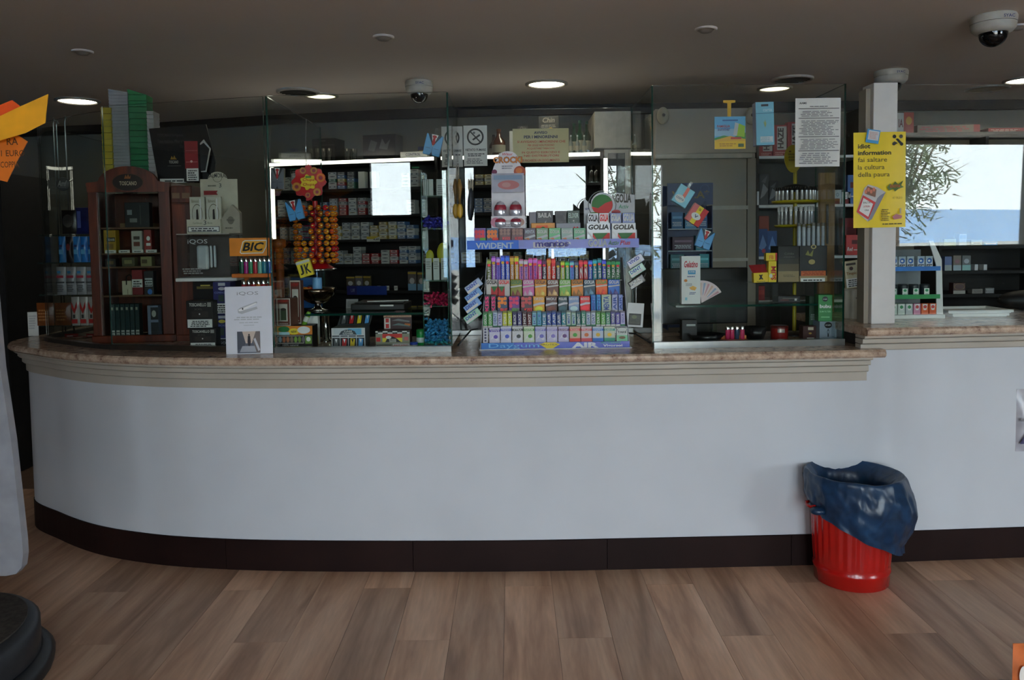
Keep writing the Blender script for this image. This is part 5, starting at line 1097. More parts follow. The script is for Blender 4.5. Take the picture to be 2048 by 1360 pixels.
# bottom tier: twelve bags
rb = [((216, 214, 232), (90, 70, 160), 'silver violet'), ((220, 222, 236), (60, 80, 170), 'silver blue'), ((226, 226, 226), (30, 40, 40), 'white and black'), ((222, 232, 210), (90, 150, 60), 'white and green'), ((200, 202, 226), (110, 110, 180), 'pale lilac'), ((214, 210, 232), (150, 140, 200), 'plain lilac'),
      ((206, 200, 226), (90, 50, 110), 'mauve'), ((214, 190, 170), (190, 50, 40), 'red and white'), ((220, 206, 210), (190, 80, 90), 'pinkish white'), ((206, 216, 226), (40, 110, 180), 'pale blue'), ((206, 214, 196), (30, 140, 120), 'teal and white')]
x = 978
s_ = C('gum_blister', 'narrow grey strip pack at the start of the bottom row', 'sweets', 966, 655, 976, 684, TI[0][2] - 0.0, 0.012, (180, 182, 190), [('r', 0.3, 0.1 + 0.18 * k, 0.7, 0.22 + 0.18 * k, (60, 60, 90)) for k in range(5)], z=zl + tz[0] + 0.0004, rx=R(-4))
for i, (c, c2, nm) in enumerate(rb):
    it = [('r', 0, 0.72, 1, 0.86, c2), ('t', ['VIVI', 'FRESH', 'XTRA', 'NATUR', 'SOFT', 'SOFT', 'LOOP', 'ROSSO', 'FRUIT', 'HAPPY', 'DENT'][i], 0.1, 0.74, 0.9, 0.84, W_, 0.02)] + ([('p', [(0.1, 0.2), (0.5, 0.6), (0.9, 0.2), (0.7, 0.14), (0.4, 0.34)], (240, 240, 246)), ('e', 0.6, 0.4, 0.2, 0.12, c2)] if i < 7 else [('r', 0, 0, 1, 0.25, c2), ('e', 0.5, 0.46, 0.2, 0.12, [(60, 140, 40), (200, 120, 60), (210, 180, 60), (220, 190, 50)][i - 7])])
    pkt('gum_bag', '%s gum bag, %s in the bottom row of the candy rack' % (nm, ORD[i]), x + i * 23.0, x + i * 23.0 + 22.5, 0, 653 if i else 655, c, it, grp='gum bags in the bottom row')
pkt('gum_bag', 'white gum bag with a green foot and round head ending the bottom row', 1233, 1256, 0, 655, (220, 226, 220), [('r', 0, 0, 1, 0.45, (150, 206, 170)), ('e', 0.5, 0.28, 0.3, 0.1, (110, 90, 60)), ('t', 'TAKE', 0.1, 0.6, 0.9, 0.74, K_, 0.03), ('o', 0.5, 0.84, 0.45, 0.16, 0.88, (120, 124, 124))], grp='gum bags in the bottom row')
# second tier: upright sticks
g2 = [((70, 140, 84), 'green', 'GOLIA'), ((96, 160, 90), 'green', 'GOLIA'), ((200, 214, 226), 'white and blue', 'DENT'), ((206, 206, 226), 'white and violet', 'XTRA'), ((206, 206, 30), 'yellow', 'SPORT'), ((196, 210, 40), 'yellow-green', 'SPORT'), ((36, 30, 84), 'navy', 'BLACK'), ((42, 34, 96), 'navy', 'BLACK'), ((60, 16, 24), 'dark red', 'HOT'), ((84, 18, 24), 'dark red', 'HOT'),
      ((150, 196, 206), 'pale teal', 'ICE'), ((110, 176, 196), 'pale teal', 'ICE'), ((50, 120, 150), 'teal', 'ICE'), ((26, 60, 130), 'blue', 'AIR'), ((30, 70, 140), 'blue', 'AIR'), ((26, 62, 120), 'blue', 'AIR'), ((30, 120, 130), 'sea green', 'AIR'), ((206, 222, 210), 'white and green', 'MINT'), ((196, 222, 206), 'white and green', 'MINT'), ((40, 96, 100), 'dark green', 'MINT'), ((60, 130, 110), 'green', 'MINT'),
      ((200, 214, 220), 'white', 'DAY'), ((214, 220, 226), 'white', 'DAY'), ((90, 150, 80), 'leaf green', 'DAY'), ((110, 170, 90), 'leaf green', 'DAY'), ((60, 130, 100), 'leaf green', 'DAY'), ((60, 60, 120), 'indigo', 'VIGOR'), ((70, 60, 140), 'indigo', 'VIGOR'), ((206, 200, 230), 'lilac', 'VIGOR')]
n = len(g2); wS = (1251 - 966) / n
for i, (c, nm, tx) in enumerate(g2):
    lt = sum(c) > 480; it = [('r', 0, 0, 1, 0.12, (60, 120, 90) if lt else W_), ('v', tx, 0.22, 0.2, 0.78, 0.82, (40, 60, 130) if lt else W_, 0.02), ('r', 0, 0.88, 1, 1, tuple(int(v * 0.6) for v in c))]
    pkt('gum_stick', '%s gum stick, %s in the second row from the rack base' % (nm, ORD[i]), 966 + i * wS, 966 + (i + 1) * wS - 0.5, 1, 623 - (i % 3), c, it, 0.010, 'gum sticks in the second row')
# third tier
t3 = [(968, 980, (30, 16, 30), 'black and pink', 'KISS', 's'), (981, 993, (34, 16, 34), 'black and pink', 'KISS', 's'), (994, 1016, (40, 60, 90), 'navy with orange dots', 'FRUIT', 'd'), (1017, 1040, (110, 60, 130), 'violet berry', 'BERRY', 'd'), (1041, 1066, (60, 30, 40), 'dark red', 'KISS', 'd'), (1066, 1090, (222, 170, 60), 'amber', 'ORZO', 'b'), (1091, 1115, (80, 44, 30), 'brown chocolate', 'MOU', 'b'),
      (1116, 1136, (30, 60, 66), 'dark teal', 'POLAR', 'b'), (1137, 1159, (150, 170, 200), 'silver blue', 'SMOOTH', 'b'), (1160, 1181, (196, 30, 44), 'red', 'ROSSO', 'b'), (1182, 1192, (60, 130, 190), 'blue', 'MINT', 's'), (1193, 1202, (80, 160, 210), 'pale blue', 'MINT', 's'), (1203, 1223, (200, 214, 190), 'white and green', 'MENTA', 's'), (1224, 1236, (190, 196, 226), 'white and violet', 'AIR', 's'), (1237, 1246, (150, 166, 214), 'lilac blue', 'AIR', 's')]
for i, (x0, x1, c, nm, tx, k) in enumerate(t3):
    if k == 's': it = [('v', tx, 0.2, 0.1, 0.8, 0.9, (226, 40, 130) if i < 2 else (30, 70, 140), 0.03), ('r', 0, 0, 1, 0.08, W_)]
    elif k == 'd': it = [('e', 0.2 + 0.28 * (q % 3), 0.85 - 0.22 * (q // 3) - 0.05 * (q % 2), 0.15, 0.11, [(236, 150, 40), (206, 60, 110), (190, 90, 90)][i - 2]) for q in range(7)] + [('t', tx, 0.3, 0.06, 0.98, 0.28, [(236, 60, 50), (120, 190, 60), (226, 60, 60)][i - 2], 0.03)]
    else: it = [('t', tx, 0.08, 0.74, 0.92, 0.9, W_, 0.03), ('p', [(0, 0.5), (0.6, 0.62), (1, 0.6), (1, 0.5), (0.5, 0.46), (0, 0.38)], (226, 226, 230)), ('e', 0.5, 0.22, 0.36, 0.16, tuple(min(255, int(v * 1.4) + 20) for v in c))]
    pkt('sweet_packet', '%s sweet packet, %s in the third row from the base' % (nm, ORD[i]), x0, x1, 2, 592 if k != 's' else 589, c, it, 0.014, 'sweet packets in the third row')
# fourth tier: eleven bags
t4 = [((226, 222, 216), (170, 30, 30), 'white, red and green', (40, 36, 34)), ((222, 218, 212), (170, 30, 30), 'white, green and red', (200, 30, 30)), ((150, 150, 60), (120, 60, 40), 'olive yellow', (50, 110, 70)), ((206, 120, 170), (226, 200, 214), 'pink', W_), ((220, 160, 50), (236, 200, 110), 'amber', (90, 50, 20)), ((110, 70, 50), (226, 190, 140), 'brown and cream', W_),
      ((130, 180, 90), (206, 214, 120), 'light green', (226, 236, 214)), ((222, 150, 40), (150, 110, 40), 'golden orange', (60, 70, 40)), ((34, 70, 84), (110, 150, 170), 'dark teal', (226, 230, 232)), ((226, 120, 30), (206, 70, 30), 'orange', (40, 150, 80)), ((40, 110, 190), (60, 60, 120), 'bright blue', (230, 232, 240))]
for i, (c, c2, nm, tc_) in enumerate(t4):
    it = [('t', 'GOLIA', 0.06, 0.74, 0.94, 0.96, tc_, 0.04, 0.15)] + ([('r', 0.42 if i == 0 else 0.0, 0.04, 1.0 if i == 0 else 0.55, 0.62, (170, 34, 30)), ('p', [(0.42 if i == 0 else 0, 0.62), (1 if i == 0 else 0.55, 0.62), (0.7 if i == 0 else 0.3, 0.3)], (40, 110, 50))] if i < 2 else [('p', [(0, 0.62), (1, 0.7), (1, 0.62), (0, 0.54)], W_), ('p', [(0.05, 0.05), (0.2, 0.4), (0.4, 0.1), (0.6, 0.46), (0.95, 0.05)], c2), ('e', 0.7, 0.2, 0.14, 0.1, tuple(min(255, v + 40) for v in c2))])
    pkt('candy_bag', '%s candy bag, %s in the row of lettered bags' % (nm, ORD[i]), 972 + i * 24.4, 972 + i * 24.4 + 24, 3, 559, c, it, 0.018, 'lettered candy bags in the fourth row')
# fifth tier: sticks
t5 = [((110, 120, 60), 'olive', 'FRUIT', 6), ((140, 90, 170), 'violet', 'mentos', 12), ((150, 120, 200), 'lilac', 'mentos', 10), ((40, 70, 170), 'royal blue', 'mentos', 13), ((50, 90, 190), 'royal blue', 'mentos', 13), ((190, 130, 60), 'orange and blue', 'mentos', 12), ((220, 170, 40), 'rainbow yellow', 'mentos', 12), ((226, 150, 180), 'pink', 'mentos', 6), ((230, 170, 196), 'pale pink', 'mentos', 5), ((214, 90, 150), 'deep pink', 'mentos', 8), ((220, 96, 150), 'deep pink', 'mentos', 8), ((196, 50, 120), 'magenta', 'mentos', 5), ((60, 16, 50), 'dark purple', 'fruit', 5),
      ((226, 110, 40), 'orange and white', 'menta', 7), ((206, 50, 40), 'red and white', 'fruit', 7), ((40, 34, 40), 'black', 'mentos', 2), ((180, 190, 60), 'lime', 'mentos', 2), ((60, 140, 70), 'green', 'mentos', 2), ((110, 160, 210), 'light blue', 'mentos', 2), ((60, 70, 90), 'slate', 'mentos', 2), ((170, 40, 50), 'red', '2', 4), ((160, 34, 50), 'red', '2', 4), ((60, 90, 170), 'blue and yellow', 'loop', 4), ((40, 130, 140), 'teal', 'air', 6), ((30, 110, 120), 'teal', 'air', 8), ((60, 70, 160), 'indigo', 'air', 5), ((30, 110, 60), 'green', 'TABU', 3), ((24, 100, 56), 'green', 'TABU', 3), ((30, 110, 60), 'green', 'TABU', 3)]
n = len(t5); wS = (1241 - 974) / n
for i, (c, nm, tx, up) in enumerate(t5):
    lt = sum(c) > 440; it = [('v', tx, 0.2, 0.08, 0.82, 0.66, (40, 50, 150) if lt else W_, 0.03), ('r', 0, 0.78, 1, 0.92, tuple(min(255, int(v * 1.5) + 20) for v in c)), ('e', 0.5, 0.72, 0.36, 0.06, (236, 200, 60) if i % 2 else (226, 60, 80))]
    pkt('candy_stick', '%s candy stick, %s in the top row of upright sticks' % (nm, ORD[i]), 974 + i * wS, 974 + (i + 1) * wS - 0.5, 4, 524 - up, c, it, 0.011, 'candy sticks in the fifth row')
for i, x in enumerate((1132, 1158)):
    C('yellow_toy_tag', ['yellow fluttering tag above the red sticks', 'yellow fluttering tag above the blue and yellow stick'][i], 'tag', x - 8, 514, x + 10, 522, TI[4][2] + 0.02, 0.004, (226, 226, 40), [('r', 0.2, 0.3, 0.8, 0.5, (190, 180, 20))], z=zl + tz[4] + 0.105, ry=R(8))
# top shelf
YT = YK + 0.10
zt0 = PY(1106, 497, YT).z - zl; zt1 = PY(1106, 479, YT).z - zl; xa, xb = rl_(934, 488, YT)[0], rl_(1278, 488, YT)[0]
s = MB(); s.box(xa, YT - YK, zt0, xb, YT - YK + 0.005, zt1, blueh); s.build('top_header', rack)
s = MB(); printed(s, xb - xa, zt1 - zt0, [('r', 0, 0, 0.3, 1, (40, 110, 200)), ('t', 'ViViDENT', 0.05, 0.08, 0.27, 0.74, (206, 222, 240), 0.03), ('t', 'mentos', 0.385, 0.08, 0.605, 0.96, (236, 236, 240), 0.11, 0.0), ('t', 'mentos', 0.397, 0.2, 0.593, 0.84, (44, 36, 120), 0.03, 0.0), ('t', 'GOLIA', 0.705, 0.12, 0.815, 1.0, (200, 204, 206), 0.05), ('t', 'Activ', 0.82, 0.3, 0.885, 0.8, (40, 96, 70), 0.02, 0.2), ('t', 'Plus', 0.89, 0.3, 0.95, 0.8, (150, 30, 60), 0.02, 0.2)], YT - YK - 0.0003, xa, zt0); s.build('top_lettering', rack)
s = MB(); s.box(xa, YT - YK + 0.0055, zt0, xb, YT - YK + 0.17, zt0 + 0.004, mat((180, 190, 200), 0.15, alpha=0.55)); s.build('top_shelf', rack)
for x in (-0.24, 0.0, 0.24): s = MB(); s.box(x, 0.27, 0.004, x + 0.012, 0.28, zt0 - 0.0005, mat((190, 192, 196), 0.3, 0.6)); s.build('upright', rack)
for k in range(3): s = MB(); s.tube([(xa + 0.1, 0.264, tz[4] + 0.03 + k * 0.028), (xb - 0.1, 0.264, tz[4] + 0.03 + k * 0.028)], 0.002, STEEL, 6); s.build('wire', rack)
for sx_, p, q in ((-1, (942, 660), (912, 706)), (1, (1272, 668), (1306, 706))):
    A_, B_ = rl_(*p, YK + 0.16), rl_(*q, YK + 0.10); s = MB(); s.tube([(A_[0], 0.16, A_[2]), (B_[0] * 0.985, 0.12, 0.004)], 0.004, BLACK, 8); s.build('wire_leg', rack)
    s = MB(); s.tube([(A_[0] * 0.93, 0.2, A_[2]), (A_[0] * 1.0, 0.16, A_[2])], 0.004, BLACK, 8); s.build('wire_arm', rack)
zts = zl + zt0 + 0.0045; YS = YT + 0.02
def top(name, label, x0, y0, x1, c, it, t=0.03, dy=0.0, **k):
    l, w, h = at_px(x0, y0, x1, 478, YS + dy); zt_ = PY((x0 + x1) / 2, y0, YS + dy).z
    return carton(name, label, 'sweets', (l.x, YS + dy, zts), w * 0.97, zt_ - zts, t, mat(viv(c), 0.35, var=0.08, spec=0.35), it, **k)
t6 = [((110, 90, 150), 'violet berry', 'd'), ((60, 90, 120), 'orange fruit', 'd'), ((90, 60, 66), 'brown and red', 'k'), ((96, 62, 66), 'dark brown and red', 'k'), ((90, 80, 90), 'grey blue', 'b'), ((150, 180, 150), 'green silver', 'g'), ((120, 190, 140), 'bright green', 'g'), ((180, 200, 190), 'white green', 'g'), ((140, 196, 160), 'mint green', 'g')]
for i, (c, nm, k) in enumerate(t6):
    x0 = 948 + i * 24.9
    if k == 'd': it = [('e', 0.2 + 0.28 * (q % 3), 0.8 - 0.2 * (q // 3), 0.15, 0.11, (206, 70, 90) if i == 0 else (236, 150, 90)) for q in range(6)] + [('r', 0.5, 0.36, 1, 0.52, (110, 170, 70) if i == 0 else (206, 60, 50))]
    elif k == 'k': it = [('t', 'KISS', 0.3, 0.38, 0.98, 0.56, (220, 90, 100), 0.03)] + [('e', 0.2 + 0.3 * (q % 3), 0.88 - 0.16 * (q // 3), 0.13, 0.08, (170, 140, 130)) for q in range(6)]
    else: it = [('t', 'GOLIA' if k == 'g' else 'MENTA', 0.1, 0.72, 0.9, 0.9, W_ if k == 'g' else (200, 210, 220), 0.03, 0.15), ('p', [(0, 0.5), (0.9, 0.68), (1, 0.58), (0.2, 0.42)], (226, 230, 230)), ('p', [(0, 0.46), (0.5, 0.4), (0.4, 0.5)], (190, 120, 60))]
    top('sweet_packet', '%s sweet packet, %s on the top shelf of the rack' % (nm, ORD[i]), x0, 456, x0 + 24, c, it, group='sweet packets on the top shelf')
# white chocolate figures display
zD = PY(1016, 457, YS + 0.06).z
l, w, h = at_px(983, 430, 1051, 457, YS + 0.06)
dsp = empty('chocolate_display', ROT((l.x, YS + 0.04, zts)), 'tall white chocolate display with round lettered header on the rack', 'display box')
h1 = PY(1016, 432, YS + 0.04).z - zts; hH = PY(1016, 300, YS + 0.1).z - zts; wt = mat((224, 220, 222), 0.4)
s = MB(); s.box(-w / 2, 0, 0, w / 2, 0.11, PY(1016, 457, YS + 0.04).z - zts, wt); s.build('plinth', dsp)
zp = PY(1016, 457, YS + 0.04).z - zts + 0.0003
s = MB(); s.box(-w / 2, 0, zp, w / 2, 0.003, h1, wt); s.build('front_lip', dsp)
s = MB(); printed(s, w, h1 - zp, [('e', 0.14, 0.5, 0.16, 0.4, (206, 150, 170)), ('t', 'Croccoloso', 0.34, 0.5, 0.66, 0.75, (120, 80, 60), 0.01), ('e', 0.84, 0.5, 0.13, 0.32, (190, 160, 150)), ('l', 0.34, 0.12, 0.66, 0.4, 2, (150, 140, 140))], -0.0002, -w / 2, zp); s.build('lip_print', dsp)
s = MB(); zh = PY(1016, 372, YS + 0.1).z - zts
hp_ = [(-w / 2, 0.05), (w / 2, 0.05), (w / 2, zh + 0.05), (w * 0.46, hH * 0.80)] + [(0.0 + 0.046 * math.cos(a_), hH - 0.03 + 0.03 * math.sin(a_)) for a_ in [math.pi * k / 12 for k in range(13)]] + [(-w * 0.42, hH * 0.84), (-w / 2, zh + 0.05)]
s.prism(hp_, 0.003, wt, Matrix.Translation((0, 0.107, 0))); s.build('header_card', dsp)
s = MB(); hs = hH - zh
printed(s, w, hs, [('t', 'Witor', 0.34, 0.88, 0.66, 0.95, (190, 40, 60), 0.01, 0.2), ('t', 'CROCKI', 0.06, 0.66, 0.94, 0.85, (110, 40, 40), 0.05), ('t', 'CROCKI', 0.07, 0.67, 0.93, 0.84, (222, 150, 60), 0.015), ('e', 0.86, 0.42, 0.18, 0.16, (170, 90, 60)), ('e', 0.84, 0.45, 0.1, 0.08, (206, 130, 80)), ('e', 0.1, 0.42, 0.08, 0.07, (110, 40, 80)), ('l', 0.3, 0.5, 0.66, 0.62, 2, (150, 150, 160))], 0.1066, -w / 2, zh); s.build('header_print', dsp)
s = MB(); za, zb_ = PY(1016, 383, YS + 0.07).z - zts, PY(1016, 345, YS + 0.1).z - zts
s.add([(-w / 2 + 0.003, 0.07, za), (w / 2 - 0.003, 0.07, za), (w / 2 - 0.003, 0.102, zb_), (-w / 2 + 0.003, 0.102, zb_), (-w / 2 + 0.003, 0.073, za), (w / 2 - 0.003, 0.073, za), (w / 2 - 0.003, 0.105, zb_), (-w / 2 + 0.003, 0.105, zb_)], [(0, 1, 2, 3), (7, 6, 5, 4), (0, 4, 5, 1), (2, 6, 7, 3), (1, 5, 6, 2), (3, 7, 4, 0)], mat((190, 192, 206), 0.3)); s.build('picture_board', dsp)
s = MB(); M_ = Matrix.Translation((-w / 2 + 0.004, 0.0695, za)) @ Matrix.Rotation(-math.atan2(0.032, zb_ - za), 4, 'X')
printed(s, w - 0.008, zb_ - za, [('e', 0.52, 0.4, 0.34, 0.26, (214, 160, 160)), ('e', 0.45, 0.4, 0.14, 0.14, (226, 190, 190)), ('r', 0.05, 0.7, 0.95, 0.95, (170, 190, 214))], 0, 0, 0, M_); s.build('board_print', dsp)
for i, (u, k) in enumerate(((-0.036, 0), (0.034, 0), (-0.036, 1), (0.034, 1))):
    zq = zts + (zp + 0.001 if k else zp + 0.038); yq = YS + 0.04 + (0.008 if k else 0.045)
    e_ = empty('chocolate_egg', ROT((l.x + u, yq, zq)), ['white foil chocolate figure in the back pair, nearer the cigarette packs', 'white foil chocolate figure in the back pair, nearer the screen', 'striped foil chocolate figure in the front pair, nearer the cigarette packs', 'striped foil chocolate figure in the front pair, nearer the screen'][i], 'chocolate')
    f = 0.6 if k else 1.0
    s = MB(); s.lathe([(0.010, 0), (0.026, 0.012 * f), (0.030, 0.035 * f), (0.026, 0.062 * f), (0.014, 0.082 * f), (0.001, 0.088 * f)], mat((206, 204, 212), 0.15, 0.4, var=0.25, scale=70), 18, Matrix.Diagonal((1, 0.6, 1, 1))); s.build('foil', e_)
    s = MB(); s.lathe([(0.0275, 0.046 * f), (0.0272, 0.058 * f), (0.0225, 0.07 * f)], mat((150, 40, 60), 0.3), 18, Matrix.Diagonal((1.02, 0.62, 1, 1)), True, False); s.build('band', e_)
# small boxes in the middle of the shelf
o = top('sweet_box', 'black box with white lettering on the yellow tray', 1073, 422, 1107, (40, 40, 42), [('t', 'BAILA', 0.1, 0.82, 0.9, 0.95, W_, 0.03), ('p', [(0.2, 0.5), (0.6, 0.75), (0.5, 0.5)], (180, 180, 176)), ('r', 0.0, 0.35, 0.3, 0.45, (200, 170, 60))], 0.05, 0.06)
top('sweet_box', 'black box with grey badge beside the green lettered box', 1111, 422, 1134, (26, 26, 30), [('e', 0.5, 0.8, 0.36, 0.12, (80, 80, 84)), ('r', 0.25, 0.42, 0.75, 0.56, (120, 122, 126))], 0.05, 0.06)
top('sweet_box', 'dark green box with white lettering at the tray end', 1135, 421, 1160, (24, 54, 44), [('t', 'ELIXIR', 0.08, 0.80, 0.92, 0.93, (206, 226, 214), 0.02), ('t', 'BAILA', 0.12, 0.55, 0.88, 0.68, (190, 214, 200), 0.02), ('e', 0.5, 0.72, 0.06, 0.02, W_)], 0.05, 0.06)
top('sweet_tray', 'yellow and orange card tray before the black boxes', 1062, 446, 1111, (222, 160, 40), [('r', 0.2, 0.1, 0.7, 0.9, (226, 110, 30)), ('e', 0.5, 0.75, 0.1, 0.1, (60, 130, 50))], 0.02, 0.034)
top('sweet_tray', 'grey card tray with red dots before the green box', 1112, 446, 1162, (160, 162, 170), [('e', 0.75, 0.75, 0.05, 0.1, (196, 60, 60)), ('e', 0.87, 0.75, 0.05, 0.1, (196, 60, 60))], 0.02, 0.034)
top('sweet_box', 'plain grey box behind the yellow tray', 1059, 424, 1073, (120, 118, 124), [], 0.05, 0.06)
# big display of white candy bags
l, w, h = at_px(1170, 385, 1273, 478, YS + 0.07)
gd = empty('candy_display', ROT((l.x, YS + 0.02, zts)), 'white display card with red and green round emblem over four bags', 'display box')
zq = lambda py: PY(1222, py, YS + 0.1).z - zts
gm = mat((196, 200, 202), 0.4)
arc = [(-0.03 + 0.055 * math.cos(a_), zq(408) + 0.055 * math.sin(a_)) for a_ in [math.pi * k / 14 for k in range(15)]]
s = MB(); s.prism([(-w / 2 + 0.0, 0), (w / 2, 0), (w / 2, zq(390)), (0.03, zq(385))] + arc + [(-w / 2, zq(395))], 0.004, gm, Matrix.Translation((0, 0.095, 0))); s.build('back_card', gd)
hc = zq(368) - zq(425)
s = MB(); printed(s, w, hc, [('o', 0.36, 0.28, 0.28, 0.5, 0.94, (120, 124, 124)), ('e', 0.36, 0.28, 0.21, 0.37, (30, 110, 44)), ('p', [(0.36 + 0.205 * math.cos(R(an)), 0.28 + 0.365 * math.sin(R(an))) for an in range(190, 385, 12)] + [(0.42, 0.34), (0.28, 0.16)], (180, 40, 36)), ('t', 'GOLIA', 0.62, 0.34, 0.93, 0.66, (60, 60, 50), 0.04), ('t', 'Activ', 0.68, 0.14, 0.88, 0.28, (70, 150, 110), 0.01, 0.2), ('e', 0.2, -0.05, 0.1, 0.07, (90, 140, 50)), ('e', 0.4, -0.06, 0.05, 0.06, (170, 50, 50)), ('e', 0.63, 0.02, 0.09, 0.08, (150, 40, 50)), ('t', 'NEW', 0.02, 0.1, 0.11, 0.18, (40, 60, 110), 0.02)], 0.0945, -w / 2, zq(425)); s.build('card_print', gd)
def gbag(label, x0, y0, x1, y1, dy, red):
    Yb = YS + dy; zb_ = PY((x0 + x1) / 2, y1, Yb).z; zt_ = PY((x0 + x1) / 2, y0, Yb).z; zb_ = max(zb_, zts) if y1 > 470 else zb_
    if y1 > 470: zb_ = zts
    xx = PY((x0 + x1) / 2, 450, Yb).x; w_ = (x1 - x0) * Yb / FPX
    carton('candy_bag', label, 'sweets', (xx, Yb, zb_), w_ * 0.97, zt_ - zb_, 0.03, mat((214, 216, 216), 0.2, var=0.05), [('t', 'GOLIA', 0.06, 0.72, 0.94, 0.94, red, 0.05, 0.15), ('r', 0.25, 0.05, 0.98, 0.58, (176, 40, 36)), ('p', [(0.25, 0.58), (0.9, 0.58), (0.5, 0.2)], (40, 110, 50)), ('p', [(0.0, 0.62), (0.3, 0.3), (0.34, 0.32), (0.06, 0.66)], W_), ('e', 0.12, 0.2, 0.06, 0.06, (60, 120, 60))], group='white candy bags in the emblem display')
gbag('white candy bag with dark lettering, front pair, nearer the green box', 1173, 446, 1221, 478, 0.01, (50, 50, 44))
gbag('white candy bag with dark lettering, front pair, nearer the glass case', 1223, 446, 1272, 478, 0.01, (60, 56, 50))
s = MB(); s.box(-w / 2 + 0.002, 0.025, 0, w / 2 - 0.002, 0.09, 0.075, gm); s.build('inner_step', gd)
for i, (x0, x1, c) in enumerate(((1175, 1197, (214, 216, 216)), (1198, 1218, (220, 214, 214)), (1220, 1243, (60, 80, 150)), (1245, 1270, (70, 90, 160)))):
    Yb = YS + 0.05; xx = PY((x0 + x1) / 2, 440, Yb).x; zt_ = PY(1220, 426, Yb).z; zb_ = zts + 0.0754
    carton('candy_bag', '%s in the back row of the emblem display' % ['first white bag', 'second white bag, red lettered,', 'first blue and white bag', 'second blue and white bag'][i], 'sweets', (xx, Yb, zb_), (x1 - x0) * Yb / FPX * 0.96, zt_ - zb_ , 0.02, mat(c, 0.2), [('t', 'GOLIA', 0.06, 0.5, 0.94, 0.95, (60, 50, 50) if i == 0 else (200, 40, 40) if i == 1 else W_, 0.05, 0.15), ('p', [(0, 0), (0.5, 0.4), (1, 0)], (150, 180, 214))])
# blister packs hanging at the sides of the rack
def blister(label, px, py, L, ang, c, cap, Y):
    c0_ = PY(px, py, Y); wl = L * Y / FPX; o = empty('blister_pack', Matrix.Translation(c0_) @ Matrix.Rotation(ang, 4, 'Y'), label, 'sweets', 'packs clipped beside the candy rack')
    s = MB(); s.box(-wl / 2, 0, -0.018, wl / 2, 0.012, 0.018, mat(c, 0.25), None, 0.003); s.build('pack', o)
    s = MB(); printed(s, wl, 0.036, [('r', 0, 0.1, 0.8, 0.4, W_), ('t', cap, 0.1, 0.45, 0.8, 0.85, (40, 60, 140) if sum(c) > 300 else W_, 0.03)], 0, -wl / 2, -0.018); s.build('print', o)
    s = MB(); s.tube([(wl / 2, 0.006, 0), (wl / 2 + 0.02, 0.02, 0.01)], 0.002, STEEL, 6); s.build('clip', o)
for i, (py, c, nm) in enumerate(((572, (150, 170, 200), 'grey blue'), (591, (110, 160, 210), 'light blue'), (611, (120, 160, 214), 'mid blue'), (632, (150, 200, 170), 'green and white'))): blister('%s pack clipped to the rack side, %s from the top' % (nm, ORD[i]), 947 - (i > 1) * 2, py, 36, R(-36), c, 'DENT', YK + 0.06)
for i, (px, py, c, nm, tx) in enumerate(((1271, 522, (206, 210, 226), 'white and navy', 'VIVID'), (1274, 541, (190, 226, 206), 'white and green', 'DENT'), (1274, 564, (24, 22, 26), 'black', 'PUNK'))): blister('%s pack clipped beside the green sticks' % nm, px, py, 34, R(-32), c, tx, YK + 0.08)
l, w, h = at_px(1251, 606, 1287, 654, YK + 0.10)
o = carton('hang_tag', 'white card with a grey framed picture hanging at the rack side', 'card', l, w * 0.92, h, 0.003, (206, 208, 206), [('r', 0.12, 0.08, 0.86, 0.56, (40, 42, 40)), ('r', 0.18, 0.14, 0.8, 0.5, (84, 88, 80)), ('e', 0.45, 0.42, 0.16, 0.08, (120, 126, 100)), ('t', 'WILD', 0.2, 0.2, 0.78, 0.32, (60, 60, 56), 0.02)], ry=R(4))
s = MB(); s.tube([(0, 0.0, h), (-0.004, 0.0, h + 0.06), (0.0, 0.01, h + 0.085)], 0.002, mat((214, 214, 214), 0.3), 6); s.build('hook', o)
VIV = False
# --- notices on the back screen
def notice(name, label, x0, y0, x1, y1, Y, it, c=(222, 222, 216), **k):
    l, w, h = at_px(x0, y0, x1, y1, Y); return carton(name, label, 'notice', l, w, h, 0.0012, mat(c, 0.7, var=0.03), it, bev=0, **k)
def nosmoke(extra): return [('o', 0.5, 0.72, 0.36, 0.21, 0.80, (30, 30, 30)), ('p', [(0.24, 0.86), (0.28, 0.88), (0.76, 0.58), (0.72, 0.56)], (30, 30, 30)), ('p', [(0.36, 0.66), (0.42, 0.63), (0.72, 0.75), (0.68, 0.79)], (30, 30, 30)), ('e', 0.45, 0.82, 0.05, 0.03, (110, 110, 110)), ('t', 'VIETATO FUMARE', 0.06, 0.37, 0.94, 0.43, (30, 30, 30), 0.02), ('l', 0.1, 0.24, 0.9, 0.33, 2, (60, 60, 60)), ('l', 0.06, 0.06, 0.94, 0.2, 4, (110, 110, 110))]
yb_ = YB - 0.0058
notice('no_smoking_notice', 'no-smoking notice on the back screen, fully visible one', 928, 251, 975, 332, yb_, nosmoke(1))
notice('no_smoking_notice', 'no-smoking notice half hidden behind the glass edge', 884, 253, 926, 334, yb_, nosmoke(0))
